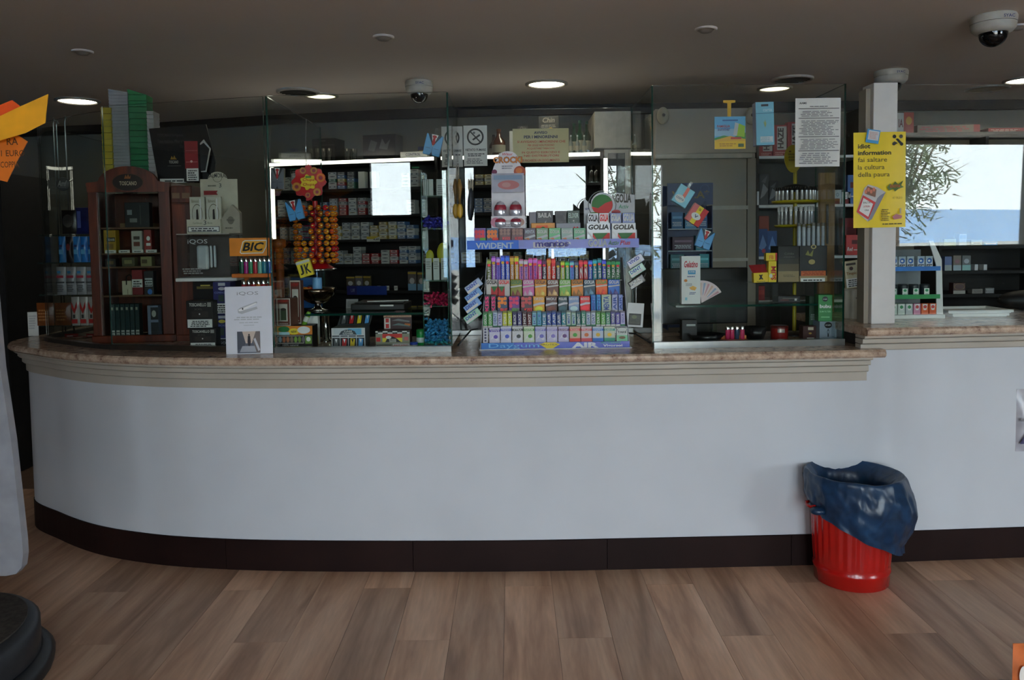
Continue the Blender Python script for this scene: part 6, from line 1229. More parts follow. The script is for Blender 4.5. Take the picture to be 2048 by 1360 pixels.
notice('minors_notice', 'yellowish notice with hand-lettered red lines behind the chocolate display', 1026, 257, 1138, 325, yb_, [('t', 'AVVISO', 0.38, 0.84, 0.62, 0.92, (40, 44, 90), 0.03), ('t', 'PER I MINORENNI', 0.2, 0.71, 0.8, 0.8, (40, 44, 90), 0.03), ('t', 'SI AVVISANO I MINORENNI CHE', 0.08, 0.58, 0.94, 0.65, (190, 40, 40), 0.01), ('t', 'PER LEGGE NON POSSONO', 0.27, 0.48, 0.74, 0.54, (190, 40, 40), 0.01), ('t', 'ACQUISTARE TABACCHI', 0.25, 0.38, 0.74, 0.44, (190, 40, 40), 0.01), ('t', 'IN QUESTO ESERCIZIO E', 0.16, 0.26, 0.84, 0.33, (190, 40, 40), 0.01), ('t', 'NEI DISTRIBUTORI', 0.2, 0.17, 0.82, 0.23, (190, 40, 40), 0.01), ('t', 'SI RICHIEDE UN DOCUMENTO', 0.17, 0.03, 0.83, 0.1, (190, 40, 40), 0.01)], (206, 196, 150))

# ================================================================== right glass case
zs2 = 1.105
x0, x1 = PY(1350, 608, 3.62).x, PY(1655, 608, 3.62).x
s = MB(); s.box(x0, 3.60, zs2 - 0.009, x1, 3.76, zs2, glassmat('shelf_glass', (0.82, 0.93, 0.88))); s.box(x0, 3.5995, zs2 - 0.009, x1, 3.5999, zs2, GEDGE); child(s, 'glass_shelf', rc)
for x in (PY(1420, 650, 3.74).x, PY(1548, 650, 3.74).x): s = MB(); s.box(x, 3.735, zl + 0.0005, x + 0.03, 3.745, zs2 - 0.0095, glassmat('shelf_leg_glass', (0.85, 0.94, 0.9))); child(s, 'shelf_leg', rc)
# monitor seen from behind
l, w, h = at_px(1322, 536, 1497, 650, 3.90)
mo = empty('monitor', ROT((l.x, 3.90, zl), R(2)), 'black monitor seen from behind in the glass case', 'monitor')
zb_ = PY(1400, 648, 3.9).z - zl; zt_ = PY(1410, 536, 3.9).z - zl
s = MB(); s.box(-w / 2, 0, zb_, w / 2, 0.04, zt_, mat((20, 20, 22), 0.3), None, 0.006); s.build('housing', mo)
s = MB(); s.box(-0.0, -0.002, zt_ - 0.07, 0.14, 0.0003, zt_ - 0.055, mat((8, 8, 8), 0.6)); s.build('vent_slot', mo)
s = MB(); s.box(-0.04, 0.01, 0.012, 0.04, 0.03, zb_ - 0.0005, BLACK); s.build('neck', mo)
s = MB(); s.box(-0.11, -0.05, 0, 0.11, 0.09, 0.0115, BLACK, None, 0.004); s.build('foot', mo)
# blue display tower
l, w, h = at_px(1335, 366, 1426, 540, 4.10)
o = empty('display_tower', ROT((l.x, 4.10, zl)), 'dark blue shelf tower with gold letters behind the glass', 'display tower')
zq = lambda py: PY(1380, py, 4.10).z - zl
nb = mat((22, 44, 92), 0.4)
s = MB(); s.box(-w / 2, 0.0, zq(410), w / 2, 0.004, zq(366), nb); s.build('header', o)
s = MB(); printed(s, w, zq(366) - zq(410), [('t', 'W.T.A*', 0.1, 0.3, 0.92, 0.66, (120, 100, 60), 0.02), ('o', 0.82, 0.72, 0.1, 0.2, 0.9, (60, 80, 130))], -0.0003, -w / 2, zq(410)); s.build('lettering', o)
s = MB(); s.box(-w / 2, 0.13, 0, w / 2, 0.135, zq(368), nb); s.build('back_panel', o)
for x in (-w / 2, w / 2 - 0.004): s = MB(); s.box(x, 0.0045, 0, x + 0.004, 0.1295, zq(411), nb); s.build('side_panel', o)
tsh = [zq(y) for y in (457, 501, 540)]
for z in tsh: s = MB(); s.box(-w / 2 + 0.0045, 0.0, z - 0.005, w / 2 - 0.0045, 0.1295, z, mat((130, 150, 166), 0.3)); s.build('shelf', o)
tx = l.x
for i, (u, k, ww, hh, c, nm) in enumerate(((-0.06, 0, 0.06, 0.085, (40, 96, 140), 'steel blue'), (0.01, 0, 0.06, 0.08, (50, 120, 160), 'sea blue'), (0.07, 0, 0.05, 0.09, (34, 80, 130), 'deep blue'), (-0.03, 1, 0.11, 0.07, (60, 34, 60), 'dark plum'), (0.065, 1, 0.06, 0.075, (40, 130, 150), 'turquoise'), (-0.06, 2, 0.07, 0.08, (40, 110, 120), 'teal'), (0.02, 2, 0.07, 0.075, (30, 70, 130), 'navy'), (0.08, 2, 0.05, 0.08, (50, 150, 160), 'bright teal'))):
    carton('boxed_article', '%s box on the %s shelf of the blue tower' % (nm, ['upper', 'middle', 'lower'][k]), 'box', (tx + u, 4.13, zl + tsh[k] + 0.0005), ww, hh, 0.05, c, [('r', 0.1, 0.6, 0.9, 0.75, tuple(min(255, v + 60) for v in c)), ('l', 0.1, 0.15, 0.9, 0.45, 3, (180, 190, 200))])
# cases hanging on this glass
yG2 = gE.y + 0.03
suit('blue and red swimwear case with an oval badge on the right glass', 1347, 369, 1386, 415, yG2, (130, 200, 226), RED, R(32), 'price')
suit('red and yellow striped case with a round badge on the right glass', 1374, 407, 1413, 453, yG2 + 0.002, (206, 90, 90), RED, R(34), 'flag')
suit('blue suit-shaped case with red tie hanging above the white leaflet box', 1392, 457, 1428, 500, yG2 + 0.004, (70, 150, 210), (180, 40, 40), R(20))
# leaflet box and fan
l, w, h = at_px(1363, 512, 1401, 608, gE.y + 0.022)
o = carton('leaflet_box', 'white leaflet box with red script hanging inside the right glass', 'box', l, w, h, 0.035, (230, 230, 228), [('t', 'Gelatino', 0.14, 0.76, 0.86, 0.9, (196, 40, 60), 0.03, 0.2), ('r', 0.34, 0.62, 0.74, 0.7, (60, 150, 200)), ('t', '10 FOR', 0.4, 0.65, 0.7, 0.69, W_, 0.02), ('l', 0.3, 0.56, 0.8, 0.6, 1, (110, 120, 160)), ('e', 0.22, 0.49, 0.09, 0.03, (206, 130, 60)), ('l', 0.2, 0.38, 0.6, 0.44, 3, (150, 150, 160)), ('p', [(0.4, 0.34), (0.6, 0.38), (0.8, 0.34), (0.7, 0.28), (0.5, 0.3)], (226, 170, 80)), ('l', 0.4, 0.2, 0.8, 0.26, 2, (110, 120, 160)), ('r', 0.18, 0.08, 0.3, 0.14, (150, 210, 226))])
c = PY(1403, 606, gE.y + 0.03); s = MB(); r_ = 0.098
s.prism([(0, 0)] + [(r_ * math.cos(a_), r_ * math.sin(a_)) for a_ in [R(28 + 70 * k / 10) for k in range(11)]], 0.002, mat((226, 206, 208), 0.5)); o = s.build('paper_fan', None, ROT((c.x, c.y, c.z))); tag(o, 'pink and white paper fan beside the leaflet box', 'fan')
s = MB(); its = []
for k in range(6): its += [('p', [(r_ * f * math.cos(R(32 + 12 * k + d)), r_ * f * math.sin(R(32 + 12 * k + d))) for f, d in ((0.35, 0), (0.9, -2), (0.9, 4), (0.35, 3))], [(206, 150, 160), (150, 170, 200), (214, 180, 160)][k % 3])]
printed(s, 1, 1, its, 0); s.build('print', o)
# hang tag with yellow T holder
l, w, h = at_px(1429, 233, 1491, 298, gE.y + 0.02)
o = carton('hang_tag', 'blue, green and yellow square picture tag under a yellow hook', 'tag', l, w, h, 0.004, (90, 170, 220), [('r', 0, 0.4, 1, 0.62, (150, 190, 220)), ('p', [(0, 0.34), (0.3, 0.42), (0.6, 0.36), (1, 0.5), (1, 0.25), (0, 0.25)], (50, 140, 60)), ('r', 0, 0, 1, 0.28, (236, 190, 30)), ('p', [(0.02, 0.28), (0.5, 0.4), (1, 0.3), (1, 0.24), (0.02, 0.24)], (226, 170, 50)), ('t', 'FAMIGLIA', 0.08, 0.66, 0.5, 0.74, (170, 40, 60), 0.02), ('t', 'summer', 0.1, 0.56, 0.5, 0.64, (60, 60, 140), 0.02), ('p', [(0.6, 0.42), (0.66, 0.82), (0.78, 0.78), (0.72, 0.4)], (200, 200, 206)), ('p', [(0.72, 0.4), (0.78, 0.78), (0.98, 0.7), (0.96, 0.36)], (150, 190, 40)), ('r', 0.52, 0.3, 0.86, 0.36, (190, 50, 60)), ('r', 0.25, 0.86, 0.75, 0.9, (40, 90, 160)), ('l', 0.1, 0.08, 0.7, 0.2, 2, (190, 130, 20)), ('r', 0.76, 0.06, 0.94, 0.16, (60, 90, 60))])
s = MB(); ym2 = mat((236, 176, 20), 0.4); hT2 = PY(1460, 200, gE.y + 0.02).z - l.z
s.prism([(-0.007, h - 0.01), (0.007, h - 0.01), (0.008, hT2 - 0.012), (0.026, hT2 - 0.010), (0.026, hT2), (-0.026, hT2), (-0.026, hT2 - 0.010), (-0.008, hT2 - 0.012)], 0.004, ym2, Matrix.Translation((-0.002, 0.0045, 0))); s.build('hook', o)
l, w, h = at_px(1513, 204, 1549, 290, gE.y + 0.02)
o = carton('blister_card', 'light blue blister pack with a dark side hanging on the glass', 'pack', l, w, h, 0.05, mat((70, 90, 150), 0.4), [('r', 0, 0, 1, 1, (120, 190, 220)), ('r', 0, 0.76, 1, 1, (130, 196, 224)), ('r', 0.3, 0.9, 0.7, 0.95, (40, 30, 60)), ('t', 'carta', 0.4, 0.78, 0.9, 0.85, (200, 226, 240), 0.02), ('r', 0, 0.735, 1, 0.745, (40, 90, 150)), ('p', [(0.5, 0.4), (0.4, 0.55), (0.46, 0.52), (0.5, 0.6), (0.56, 0.5), (0.62, 0.56)], (150, 170, 120)), ('r', 0.22, 0.06, 0.92, 0.2, (206, 214, 220)), ('l', 0.24, 0.07, 0.9, 0.19, 3, (150, 180, 200))], ry=R(-1.5))
# printed sheet taped outside
l, w, h = at_px(1590, 196, 1681, 333, gE.y - 0.02)
mb = MB(); n_ = 8
for sg in (0, 1):
    vs = [(-w / 2 + w * i / n_, (0.004 * math.sin(i * 0.9) + 0.0008 * sg) * (1 - 0.4 * j / 6) + 0.006 * (j < 2) * (i / n_), h * j / 6) for j in range(7) for i in range(n_ + 1)]
    fs = [(j * (n_ + 1) + i, j * (n_ + 1) + i + 1, (j + 1) * (n_ + 1) + i + 1, (j + 1) * (n_ + 1) + i) for j in range(6) for i in range(n_)]
    mb.add(vs, fs if sg == 0 else [f[::-1] for f in fs], PAPER, True)
o = mb.build('printed_sheet', None, ROT(l)); tag(o, 'white printed sheet with black ruled sections taped on the right glass', 'notice')
its = [('t', 'AAMS', 0.08, 0.91, 0.24, 0.94, (60, 60, 60), 0.02), ('l', 0.3, 0.87, 0.8, 0.89, 1, (110, 110, 110))]
for v in (0.84, 0.70, 0.43, 0.225): its.append(('r', 0.06, v, 0.95, v + 0.009, (40, 40, 40)))
for v0, v1, n1 in ((0.73, 0.82, 4), (0.46, 0.68, 10), (0.25, 0.41, 8), (0.04, 0.21, 6)): its.append(('l', 0.06, v0, 0.95, v1, n1, (140, 140, 140)))
s = MB(); printed(s, w, h, its, -0.0052, -w / 2); s.build('print', o)
# pen carousel
cx2 = PY(1590, 400, 3.70).x; zq = lambda py: PY(1590, py, 3.70).z
zR = PY(1605, 563, 3.66).z                              # top of the riser
o = empty('riser', ROT((PY(1583, 600, 3.66).x, 3.62, zs2)), 'clear riser on the glass shelf carrying the black and gold cartons', 'riser')
wR = PY(1660, 590, 3.66).x - PY(1506, 590, 3.66).x; hR = zR - zs2
s = MB(); s.box(-wR / 2, 0, hR - 0.005, wR / 2, 0.14, hR, ACRYL); s.build('top_plate', o)
for x in (-wR * 0.2, wR * 0.15, wR * 0.46): s = MB(); s.box(x, 0.02, 0.0003, x + 0.004, 0.13, hR - 0.0052, ACRYL); s.build('leg_plate', o)
C('flat_case', 'flat black case with a chrome edge under the clear riser', 'case', 1556, 592, 1600, 609, 3.66, 0.08, (22, 20, 22), [('r', 0.1, 0.3, 0.5, 0.5, (90, 30, 30)), ('r', 0.75, 0.3, 0.85, 0.7, (200, 200, 200)), ('r', 0.2, 0.6, 0.9, 0.7, (110, 106, 100))], z=zs2 + 0.0005)
yb2 = 3.635
zt_ = PY(1600, 492, yb2).z
for x0, x1, it, lb in ((1556, 1598, [('r', 0, 0, 1, 0.3, (150, 130, 90)), ('r', 0, 0.3, 1, 0.5, (92, 80, 58)), ('r', 0, 0.5, 1, 0.64, (50, 44, 36)), ('t', 'Cohiba', 0.3, 0.76, 0.75, 0.82, (110, 110, 100)), ('l', 0.25, 0.68, 0.8, 0.73, 1, (90, 86, 80)), ('l', 0.2, 0.14, 0.9, 0.22, 2, (110, 90, 60))], 'black carton fading to gold on the riser, nearer the slim packs'),
        (1599, 1654, [('r', 0, 0, 1, 0.16, (160, 136, 96)), ('r', 0.05, 0.16, 0.95, 0.3, (206, 100, 40)), ('l', 0.1, 0.18, 0.9, 0.3, 3, (150, 60, 20)), ('p', [(0.2, 0.75), (0.3, 0.88), (0.36, 0.76), (0.5, 0.9), (0.46, 0.7)], (130, 124, 60)), ('e', 0.44, 0.55, 0.12, 0.07, (170, 150, 90)), ('o', 0.5, 0.97, 0.1, 0.06, 0.6, (190, 170, 110)), ('r', 0.04, 0.0, 0.92, 0.1, W_), ('l', 0.06, 0.02, 0.9, 0.09, 1, (60, 60, 60))], 'black carton with orange lettering and gold flowers on the riser')):
    l, w, h = at_px(x0, 492, x1, 563, yb2); carton('gift_carton', lb, 'box', (l.x, yb2, zR + 0.0005), w, zt_ - zR, 0.11, (24, 22, 22), it)
C('slim_pack', 'upright yellow pack with red lettering beside the black carton', 'pack', 1537, 522, 1553, 563, yb2 - 0.006, 0.03, (236, 206, 20), [('v', 'SLIM', 0.3, 0.1, 0.95, 0.75, (190, 30, 30), 0.04), ('e', 0.3, 0.3, 0.2, 0.1, (220, 220, 210))], z=zR + 0.0005)
C('small_pack', 'small yellow and red pack lying on the slim pack', 'pack', 1532, 506, 1554, 521, yb2 - 0.004, 0.03, (232, 200, 24), [('r', 0.85, 0, 1, 1, RED), ('t', 'FB', 0.3, 0.2, 0.7, 0.7, (220, 120, 20), 0.03)], z=PY(1545, 522, yb2 - 0.006).z + 0.001)
l, w, h = at_px(1508, 524, 1537, 559, yb2 - 0.012)
o = carton('rolling_paper_pack', 'yellow pack with black cross mark and open red flap', 'pack', (l.x, yb2 - 0.012, zR + 0.0005), w, h * 0.56, 0.03, (236, 200, 20), [('p', [(0.36, 0.8), (0.46, 0.8), (0.66, 0.3), (0.54, 0.3)], K_), ('p', [(0.54, 0.8), (0.64, 0.8), (0.46, 0.3), (0.34, 0.3)], K_), ('l', 0.1, 0.08, 0.9, 0.16, 1, K_)], ry=R(-3))
s = MB(); hh = h * 0.56; s.add([(-w / 2, 0.012, hh + 0.0005), (w / 2, 0.012, hh + 0.0005), (w / 2 - 0.002, 0.03, hh + 0.036), (-w / 2 - 0.012, 0.03, hh + 0.036), (-w / 2, 0.014, hh + 0.0005), (w / 2, 0.014, hh + 0.0005), (w / 2 - 0.002, 0.032, hh + 0.036), (-w / 2 - 0.012, 0.032, hh + 0.036)], [(0, 1, 2, 3), (7, 6, 5, 4), (0, 4, 5, 1), (1, 5, 6, 2), (2, 6, 7, 3), (3, 7, 4, 0)], mat((150, 20, 26), 0.4)); s.build('flap', o)
# glass tubes standing on the carton
for i in range(6):
    px = 1598 + i * 9.6; q = PY(px, 488, 3.68); hh = [0.104, 0.10, 0.094, 0.105, 0.102, 0.104][i]
    o = empty('glass_tube', ROT((q.x, 3.68, zt_ + 0.0005)), '%s corked clear glass tube on the black cartons' % ORD[i], 'tube', 'glass tubes on the cartons')
    s = MB(); s.lathe([(0.008, 0), (0.0085, 0.003), (0.0085, hh * 0.86)], mat((176, 184, 190), 0.12, var=0.15), 12); s.build('tube', o)
    s = MB(); s.lathe([(0.0092, hh * 0.862), (0.0092, hh)], mat((120, 116, 108), 0.5), 12); s.build('stopper', o)
# carousel
yc2 = 3.84; cx2 = PY(1590, 400, yc2).x; zq = lambda py: PY(1590, py, yc2).z - zl
ca = empty('pen_carousel', ROT((cx2, yc2, zl)), 'yellow tiered pen carousel with leaf-shaped sign', 'carousel')
yl = mat((176, 160, 30), 0.4)
s = MB(); s.lathe([(0.07, 0), (0.07, 0.012), (0.012, 0.02)], BLACK, 24); s.build('foot', ca)
s = MB(); s.lathe([(0.009, 0.02), (0.009, zq(340))], yl, 12); s.build('pole', ca)
for y, r_, nm in ((452, 0.095, 'tier'), (404, 0.108, 'tier')): s = MB(); s.lathe([(0.010, zq(y) - 0.006), (r_ * 0.92, zq(y) - 0.006), (r_, zq(y)), (r_, zq(y) + 0.006), (0.010, zq(y) + 0.004)], yl, 32); s.build(nm, ca)
s = MB(); n = 24; s.prism([(0.042 * math.cos(2 * math.pi * k / n) * (1 + 0.1 * math.sin(2 * math.pi * k / n)), zq(318) + 0.066 * math.sin(2 * math.pi * k / n)) for k in range(n)], 0.005, yl, Matrix.Translation((-0.014, -0.014, 0))); s.build('leaf_sign', ca)
s = MB(); printed(s, 0.05, 0.04, [('l', 0, 0, 1, 1, 3, (120, 106, 20)), ('e', 0.2, 1.1, 0.12, 0.1, (110, 60, 30))], -0.0145, -0.04, zq(322)); s.build('sign_print', ca)
s = MB(); s.lathe([(0.010, zq(384)), (0.06, zq(384)), (0.055, zq(372)), (0.010, zq(368))], MBLACK, 24); s.build('cap_holder', ca)
PENS = {}
def pen(k, M_, label, grp, hh, body, cap):
    if k not in PENS:
        r = empty('pen', M_, label, 'pen', grp); s = MB(); s.lathe([(0.0045, 0), (0.0075, 0.004), (0.0075, hh * 0.72)], mat(body, 0.2, 0.4), 10); s.build('barrel', r)
        s = MB(); s.lathe([(0.0082, hh * 0.725), (0.0082, hh * 0.96), (0.005, hh)], mat(cap, 0.25), 10); s.build('cap', r); PENS[k] = r; return r
    return copy_tree(PENS[k], M_, label, grp)
for tier, (y, r_, hh, nn, body, cap, lb) in enumerate(((404, 0.092, 0.062, 13, (206, 206, 206), (36, 36, 38), 'silver and black pen, %s around the upper yellow tier'), (452, 0.08, 0.085, 11, (190, 190, 192), (214, 214, 214), 'chrome pen, %s around the lower yellow tier'))):
    for i in range(nn):
        an = R(180 + (i + 0.5) * 180 / nn)
        pen(tier, ROT((cx2 + r_ * math.cos(an), yc2 + r_ * math.sin(an), zl + zq(y) + 0.0065)), lb % ORD[i], 'pens on the yellow carousel', hh, body, cap)
# floor of the right case
l, w, h = at_px(1445, 676, 1497, 687, 3.57, zl)
o = empty('lighter_tray', ROT((l.x, 3.56, zl)), 'pale orange tray with a few lighters on the case floor', 'tray')
tm = mat((226, 130, 70), 0.45)
s = MB(); s.box(-w / 2, 0, 0, w / 2, 0.05, 0.016, tm, None, 0.003); s.build('base', o); s = MB(); s.box(-w / 2, 0.044, 0.0163, w / 2, 0.05, 0.03, tm); s.build('back_lip', o)
for i, (u, c, nm) in enumerate(((-0.032, (190, 40, 90), 'pink'), (-0.012, (200, 50, 96), 'rose'), (0.010, (40, 60, 90), 'navy'), (0.034, (190, 44, 90), 'dark pink'))): lighter(ROT((l.x + u, 3.582, zl + 0.0165)), c, '%s lighter standing in the pale orange tray' % nm, 'lighters in the pale orange tray', 0.058)
q = PY(1560, 690, 3.62); zt_ = PY(1560, 651, 3.62).z - zl
o = empty('tobacco_tin', ROT((q.x, 3.63, zl)), 'round dark red tin with a white label on the case floor', 'tin')
s = MB(); s.lathe([(0.037, 0), (0.038, 0.003), (0.038, zt_ - 0.012)], mat((140, 30, 26), 0.3), 28); s.build('body', o); s = MB(); s.lathe([(0.039, zt_ - 0.0115), (0.039, zt_ - 0.002), (0.036, zt_)], mat((90, 24, 20), 0.3), 28); s.build('lid', o)
s = MB(); s.lathe([(0.0383, zt_ * 0.58), (0.0383, zt_ * 0.8)], mat((170, 160, 152), 0.3, 0.3), 8, None, True, False, R(240), R(290)); s.build('label', o)
C('cigar_pack', 'small dark brown pack with white labels beside the red tin', 'box', 1606, 652, 1632, 683, 3.62, 0.05, (70, 30, 28), [('r', 0.38, 0.72, 0.8, 0.92, (206, 190, 170)), ('e', 0.55, 0.5, 0.12, 0.06, (180, 140, 60)), ('r', 0.3, 0.05, 0.85, 0.2, W_)], z=zl)
C('price_card', 'white card with a handwritten blue price at the case edge', 'sign', 1606, 682, 1635, 693, 3.565, 0.002, (230, 230, 232), [('t', '€9,80', 0.08, 0.2, 0.92, 0.85, (30, 40, 110), 0.03)], z=zl)
l, w, h = at_px(1639, 643, 1673, 690, 3.58, zl)
carton('filter_box', 'grey-blue box with a black round badge in the case corner', 'box', l, w, h, 0.08, (150, 164, 178), [('e', 0.5, 0.82, 0.22, 0.16, K_), ('t', 'Jungle', 0.34, 0.79, 0.66, 0.85, W_, 0.02), ('o', 0.5, 0.48, 0.06, 0.14, 0.6, (30, 34, 40)), ('r', 0.46, 0.24, 0.54, 0.36, (30, 34, 40))])
l2_, w2_, h2_ = at_px(1637, 589, 1664, 642, 3.585)
carton('filter_box', 'bright green box with a black badge standing on the grey-blue box', 'box', (l2_.x, 3.585, zl + h + 0.0005), w2_, h2_ , 0.07, (24, 130, 50), [('e', 0.48, 0.84, 0.2, 0.1, K_), ('t', 'Jungle', 0.34, 0.81, 0.62, 0.86, W_, 0.02), ('t', 'bubu', 0.1, 0.5, 0.9, 0.64, W_, 0.03), ('t', 'SLIM FILTERS', 0.1, 0.34, 0.9, 0.40, (150, 220, 160), 0.01), ('r', 0.2, 0.14, 0.8, 0.18, (120, 200, 130))], rz=R(-8))
C('filter_box', 'dark green carton with side lettering behind the bright green box', 'box', 1618, 592, 1640, 690, 3.66, 0.05, (20, 60, 36), [('l', 0.1, 0.45, 0.9, 0.6, 4, (150, 160, 150))], z=zl)
def bowl(label, px, Y, r, hh, c):
    q = PY(px, 680, Y); s = MB(); s.lathe([(r * 0.6, 0), (r * 0.7, 0.002), (r, hh), (r * 0.95, hh), (r * 0.62, 0.006), (0.001, 0.006)], mat(c, 0.25), 28, None, True, False); s.lathe([(r * 0.6, 0), (0.001, 0)], mat(c, 0.25), 28, None, False, False); o = s.build('bowl', None, ROT((q.x, Y, zl + 0.0005))); tag(o, label, 'bowl')
bowl('wide black bowl on the case floor by the glass edge', 1412, 3.64, 0.085, 0.035, (22, 22, 24)); bowl('black bowl behind the pale orange tray', 1510, 3.68, 0.055, 0.06, (20, 20, 22))
C('dark_box', 'dark box with a small white label on the case floor', 'box', 1364, 640, 1394, 690, 3.68, 0.05, (34, 28, 28), [('r', 0.3, 0.7, 0.9, 0.8, (170, 170, 166))], z=zl)
# pine board standing behind
l, w, h = at_px(1638, 345, 1668, 690, 4.02, zl); s = MB(); s.box(-w / 2, 0, 0, w / 2, 0.03, h, PINEW, None, 0.003); s.box(-w * 0.1, -0.004, h * 0.55, w * 0.05, 0.0, h * 0.8, mat((60, 54, 50), 0.3)); o = s.build('pine_board', None, ROT((l.x, 4.02, zl))); tag(o, 'upright pale pine board with a dark slot behind the carousel', 'board')

# --- beside the post
q = PY(1712, 640, 3.70); zt_ = PY(1712, 577, 3.70).z - zr
o = empty('tobacco_jar', ROT((q.x, 3.72, zr)), 'round cream tobacco tin with dark lettering beside the white post', 'tin')
s = MB(); s.lathe([(0.048, 0), (0.05, 0.003), (0.05, zt_ - 0.01)], mat((206, 202, 186), 0.3), 32); s.build('body', o)
s = MB(); s.lathe([(0.051, zt_ - 0.0095), (0.051, zt_ - 0.002), (0.048, zt_)], mat((196, 192, 176), 0.3), 32); s.build('lid', o)
s = MB(); printed(s, 0.05, 0.03, [('t', 'NORTEÑO', 0, 0.5, 1, 0.9, (40, 36, 34), 0.02), ('e', 0.6, -0.9, 0.25, 0.42, (70, 50, 40))], -0.0515, -0.015, zt_ * 0.55); s.build('lettering', o)
l, w, h = at_px(1689, 516, 1727, 574, 3.68)
carton('tobacco_pouch', 'cream tobacco pouch with printed warning standing tilted on the cream tin', 'pouch', (q.x - 0.004, 3.705, zr + zt_ + 0.003), w * 0.86, h * 0.95, 0.02, (206, 196, 160), [('r', 0.1, 0.84, 0.7, 0.92, (60, 50, 40)), ('e', 0.4, 0.72, 0.12, 0.07, (70, 40, 30)), ('t', 'Tropic', 0.06, 0.46, 0.7, 0.6, (150, 100, 40), 0.03), ('r', 0.0, 0.04, 1, 0.36, W_), ('l', 0.06, 0.06, 0.9, 0.34, 4, (50, 50, 50))], ry=R(-7))
# --- contents of the white shelving
def on3(name, label, cat, x0, y0, x1, row, c, it=(), t=0.06, dy=0.03):
    Y = A3.y + dy; l, w, h = at_px(x0, y0, x1, 500, Y); zt_ = PY((x0 + x1) / 2, y0, Y).z
    return carton(name, label, cat, (l.x, Y, ROWS3[row] + 0.0005), w, zt_ - ROWS3[row], t, c, it)
for i, x in enumerate((1517, 1545, 1574)): on3('boxed_hookah', '%s red and white lettered box on the top white shelf' % ORD[i], 'box', x, [262, 250, 244][i], x + 27, 0, (150, 40, 40), [('r', 0.3, 0.2, 1, 0.95, (190, 186, 180)), ('v', 'HAZE', 0.34, 0.25, 0.78, 0.9, (60, 40, 40), 0.04), ('l', 0.1, 0.04, 0.9, 0.16, 2, (206, 150, 140))])
for i, x in enumerate((1518, 1536)): on3('foil_bag', ['crumpled silver-black bag on the second white shelf', 'shiny black bag beside the silver one on the second white shelf'][i], 'bag', x, [348, 362][i], x + 20, 1, (60, 60, 64) if i == 0 else (34, 34, 40), [('p', [(0.1, 0.2), (0.4, 0.7), (0.9, 0.5), (0.5, 0.3)], (130, 130, 136)), ('p', [(0.2, 0.75), (0.8, 0.95), (0.6, 0.7)], (96, 96, 100))])
for i, (x, c, nm) in enumerate(((1516, (34, 70, 130), 'blue'), (1535, (40, 84, 150), 'light blue'))): on3('snack_bag', '%s crinkled bag on the third white shelf' % nm, 'bag', x, 458 + i * 4, x + 19, 2, c, [('p', [(0.1, 0.3), (0.5, 0.8), (0.9, 0.4), (0.5, 0.2)], tuple(min(255, v + 70) for v in c)), ('e', 0.6, 0.2, 0.2, 0.08, (190, 60, 90))])
on3('orange_cap', 'folded orange cap lying above the blue bags', 'cap', 1518, 432, 1538, 2, (150, 60, 34), [('r', 0.1, 0.3, 0.9, 0.5, (190, 80, 40))], 0.05, 0.10)
on3('red_jar', 'red jar on the lowest white shelf', 'jar', 1517, 572, 1530, 3, (160, 24, 28), [('r', 0.1, 0.4, 0.9, 0.7, (190, 60, 50))])
for i, (x0, y0, x1, row, c, nm) in enumerate(((1692, 470, 1730, 2, (190, 40, 36), 'bright red'), (1684, 436, 1712, 2, (120, 26, 28), 'dark red'), (1694, 350, 1712, 1, (44, 90, 150), 'blue'), (1666, 380, 1682, 1, (200, 206, 210), 'white and red first'), (1683, 384, 1700, 1, (206, 206, 206), 'white and red second'))):
    on3('boxed_article', '%s box on the white shelving near the post' % nm, 'box', x0, y0, x1, row, c, [('r', 0.2, 0, 0.8, 0.4, (130, 24, 28)), ('o', 0.5, 0.66, 0.2, 0.12, 0.7, (110, 130, 150))] if c[0] > 196 and c[1] > 100 else [('t', 'Red', 0.06, 0.2, 0.36, 0.4, W_, 0.02, 0.2), ('r', 0.4, 0.24, 0.95, 0.28, W_), ('r', 0.3, 0.55, 0.9, 0.75, (90, 16, 20))], dy=0.03 if i != 1 else 0.13)

# ================================================================== cigarette packs on the wall shelves
pal = [('white', (214, 214, 206), (150, 150, 150)), ('white', (220, 220, 212), (170, 160, 120)), ('grey', (160, 162, 162), (110, 112, 116)), ('silver', (180, 184, 188), (90, 100, 110)), ('red', (170, 34, 36), (220, 214, 208)), ('gold', (196, 170, 90), (226, 220, 200)), ('blue', (70, 110, 160), (214, 218, 220)), ('dark', (50, 52, 60), (150, 150, 150)), ('green', (60, 110, 90), (200, 210, 200))]
PK = {}
def packmesh(k):
    if k not in PK:
        nm, c, c2 = pal[k]; mb = MB(); w, h, d = 0.0555, 0.0226, 0.086
        mb.box(-w / 2, 0, 0, w / 2, d, h, mat(c, 0.35, var=0.04)); printed(mb, w, h, [('r', 0.06, 0.12, 0.94, 0.34, (40, 40, 44)), ('r', 0.08, 0.16, 0.92, 0.3, (222, 222, 216)), ('r', 0.1, 0.52, 0.9, 0.86, c2), ('r', 0.3, 0.58, 0.7, 0.76, (60, 60, 70) if sum(c2) > 350 else (230, 230, 226))], 0, -w / 2)
        o = mb.build('pack'); PK[k] = o.data; bpy.data.objects.remove(o)
    return PK[k]
rp = random.Random(11)
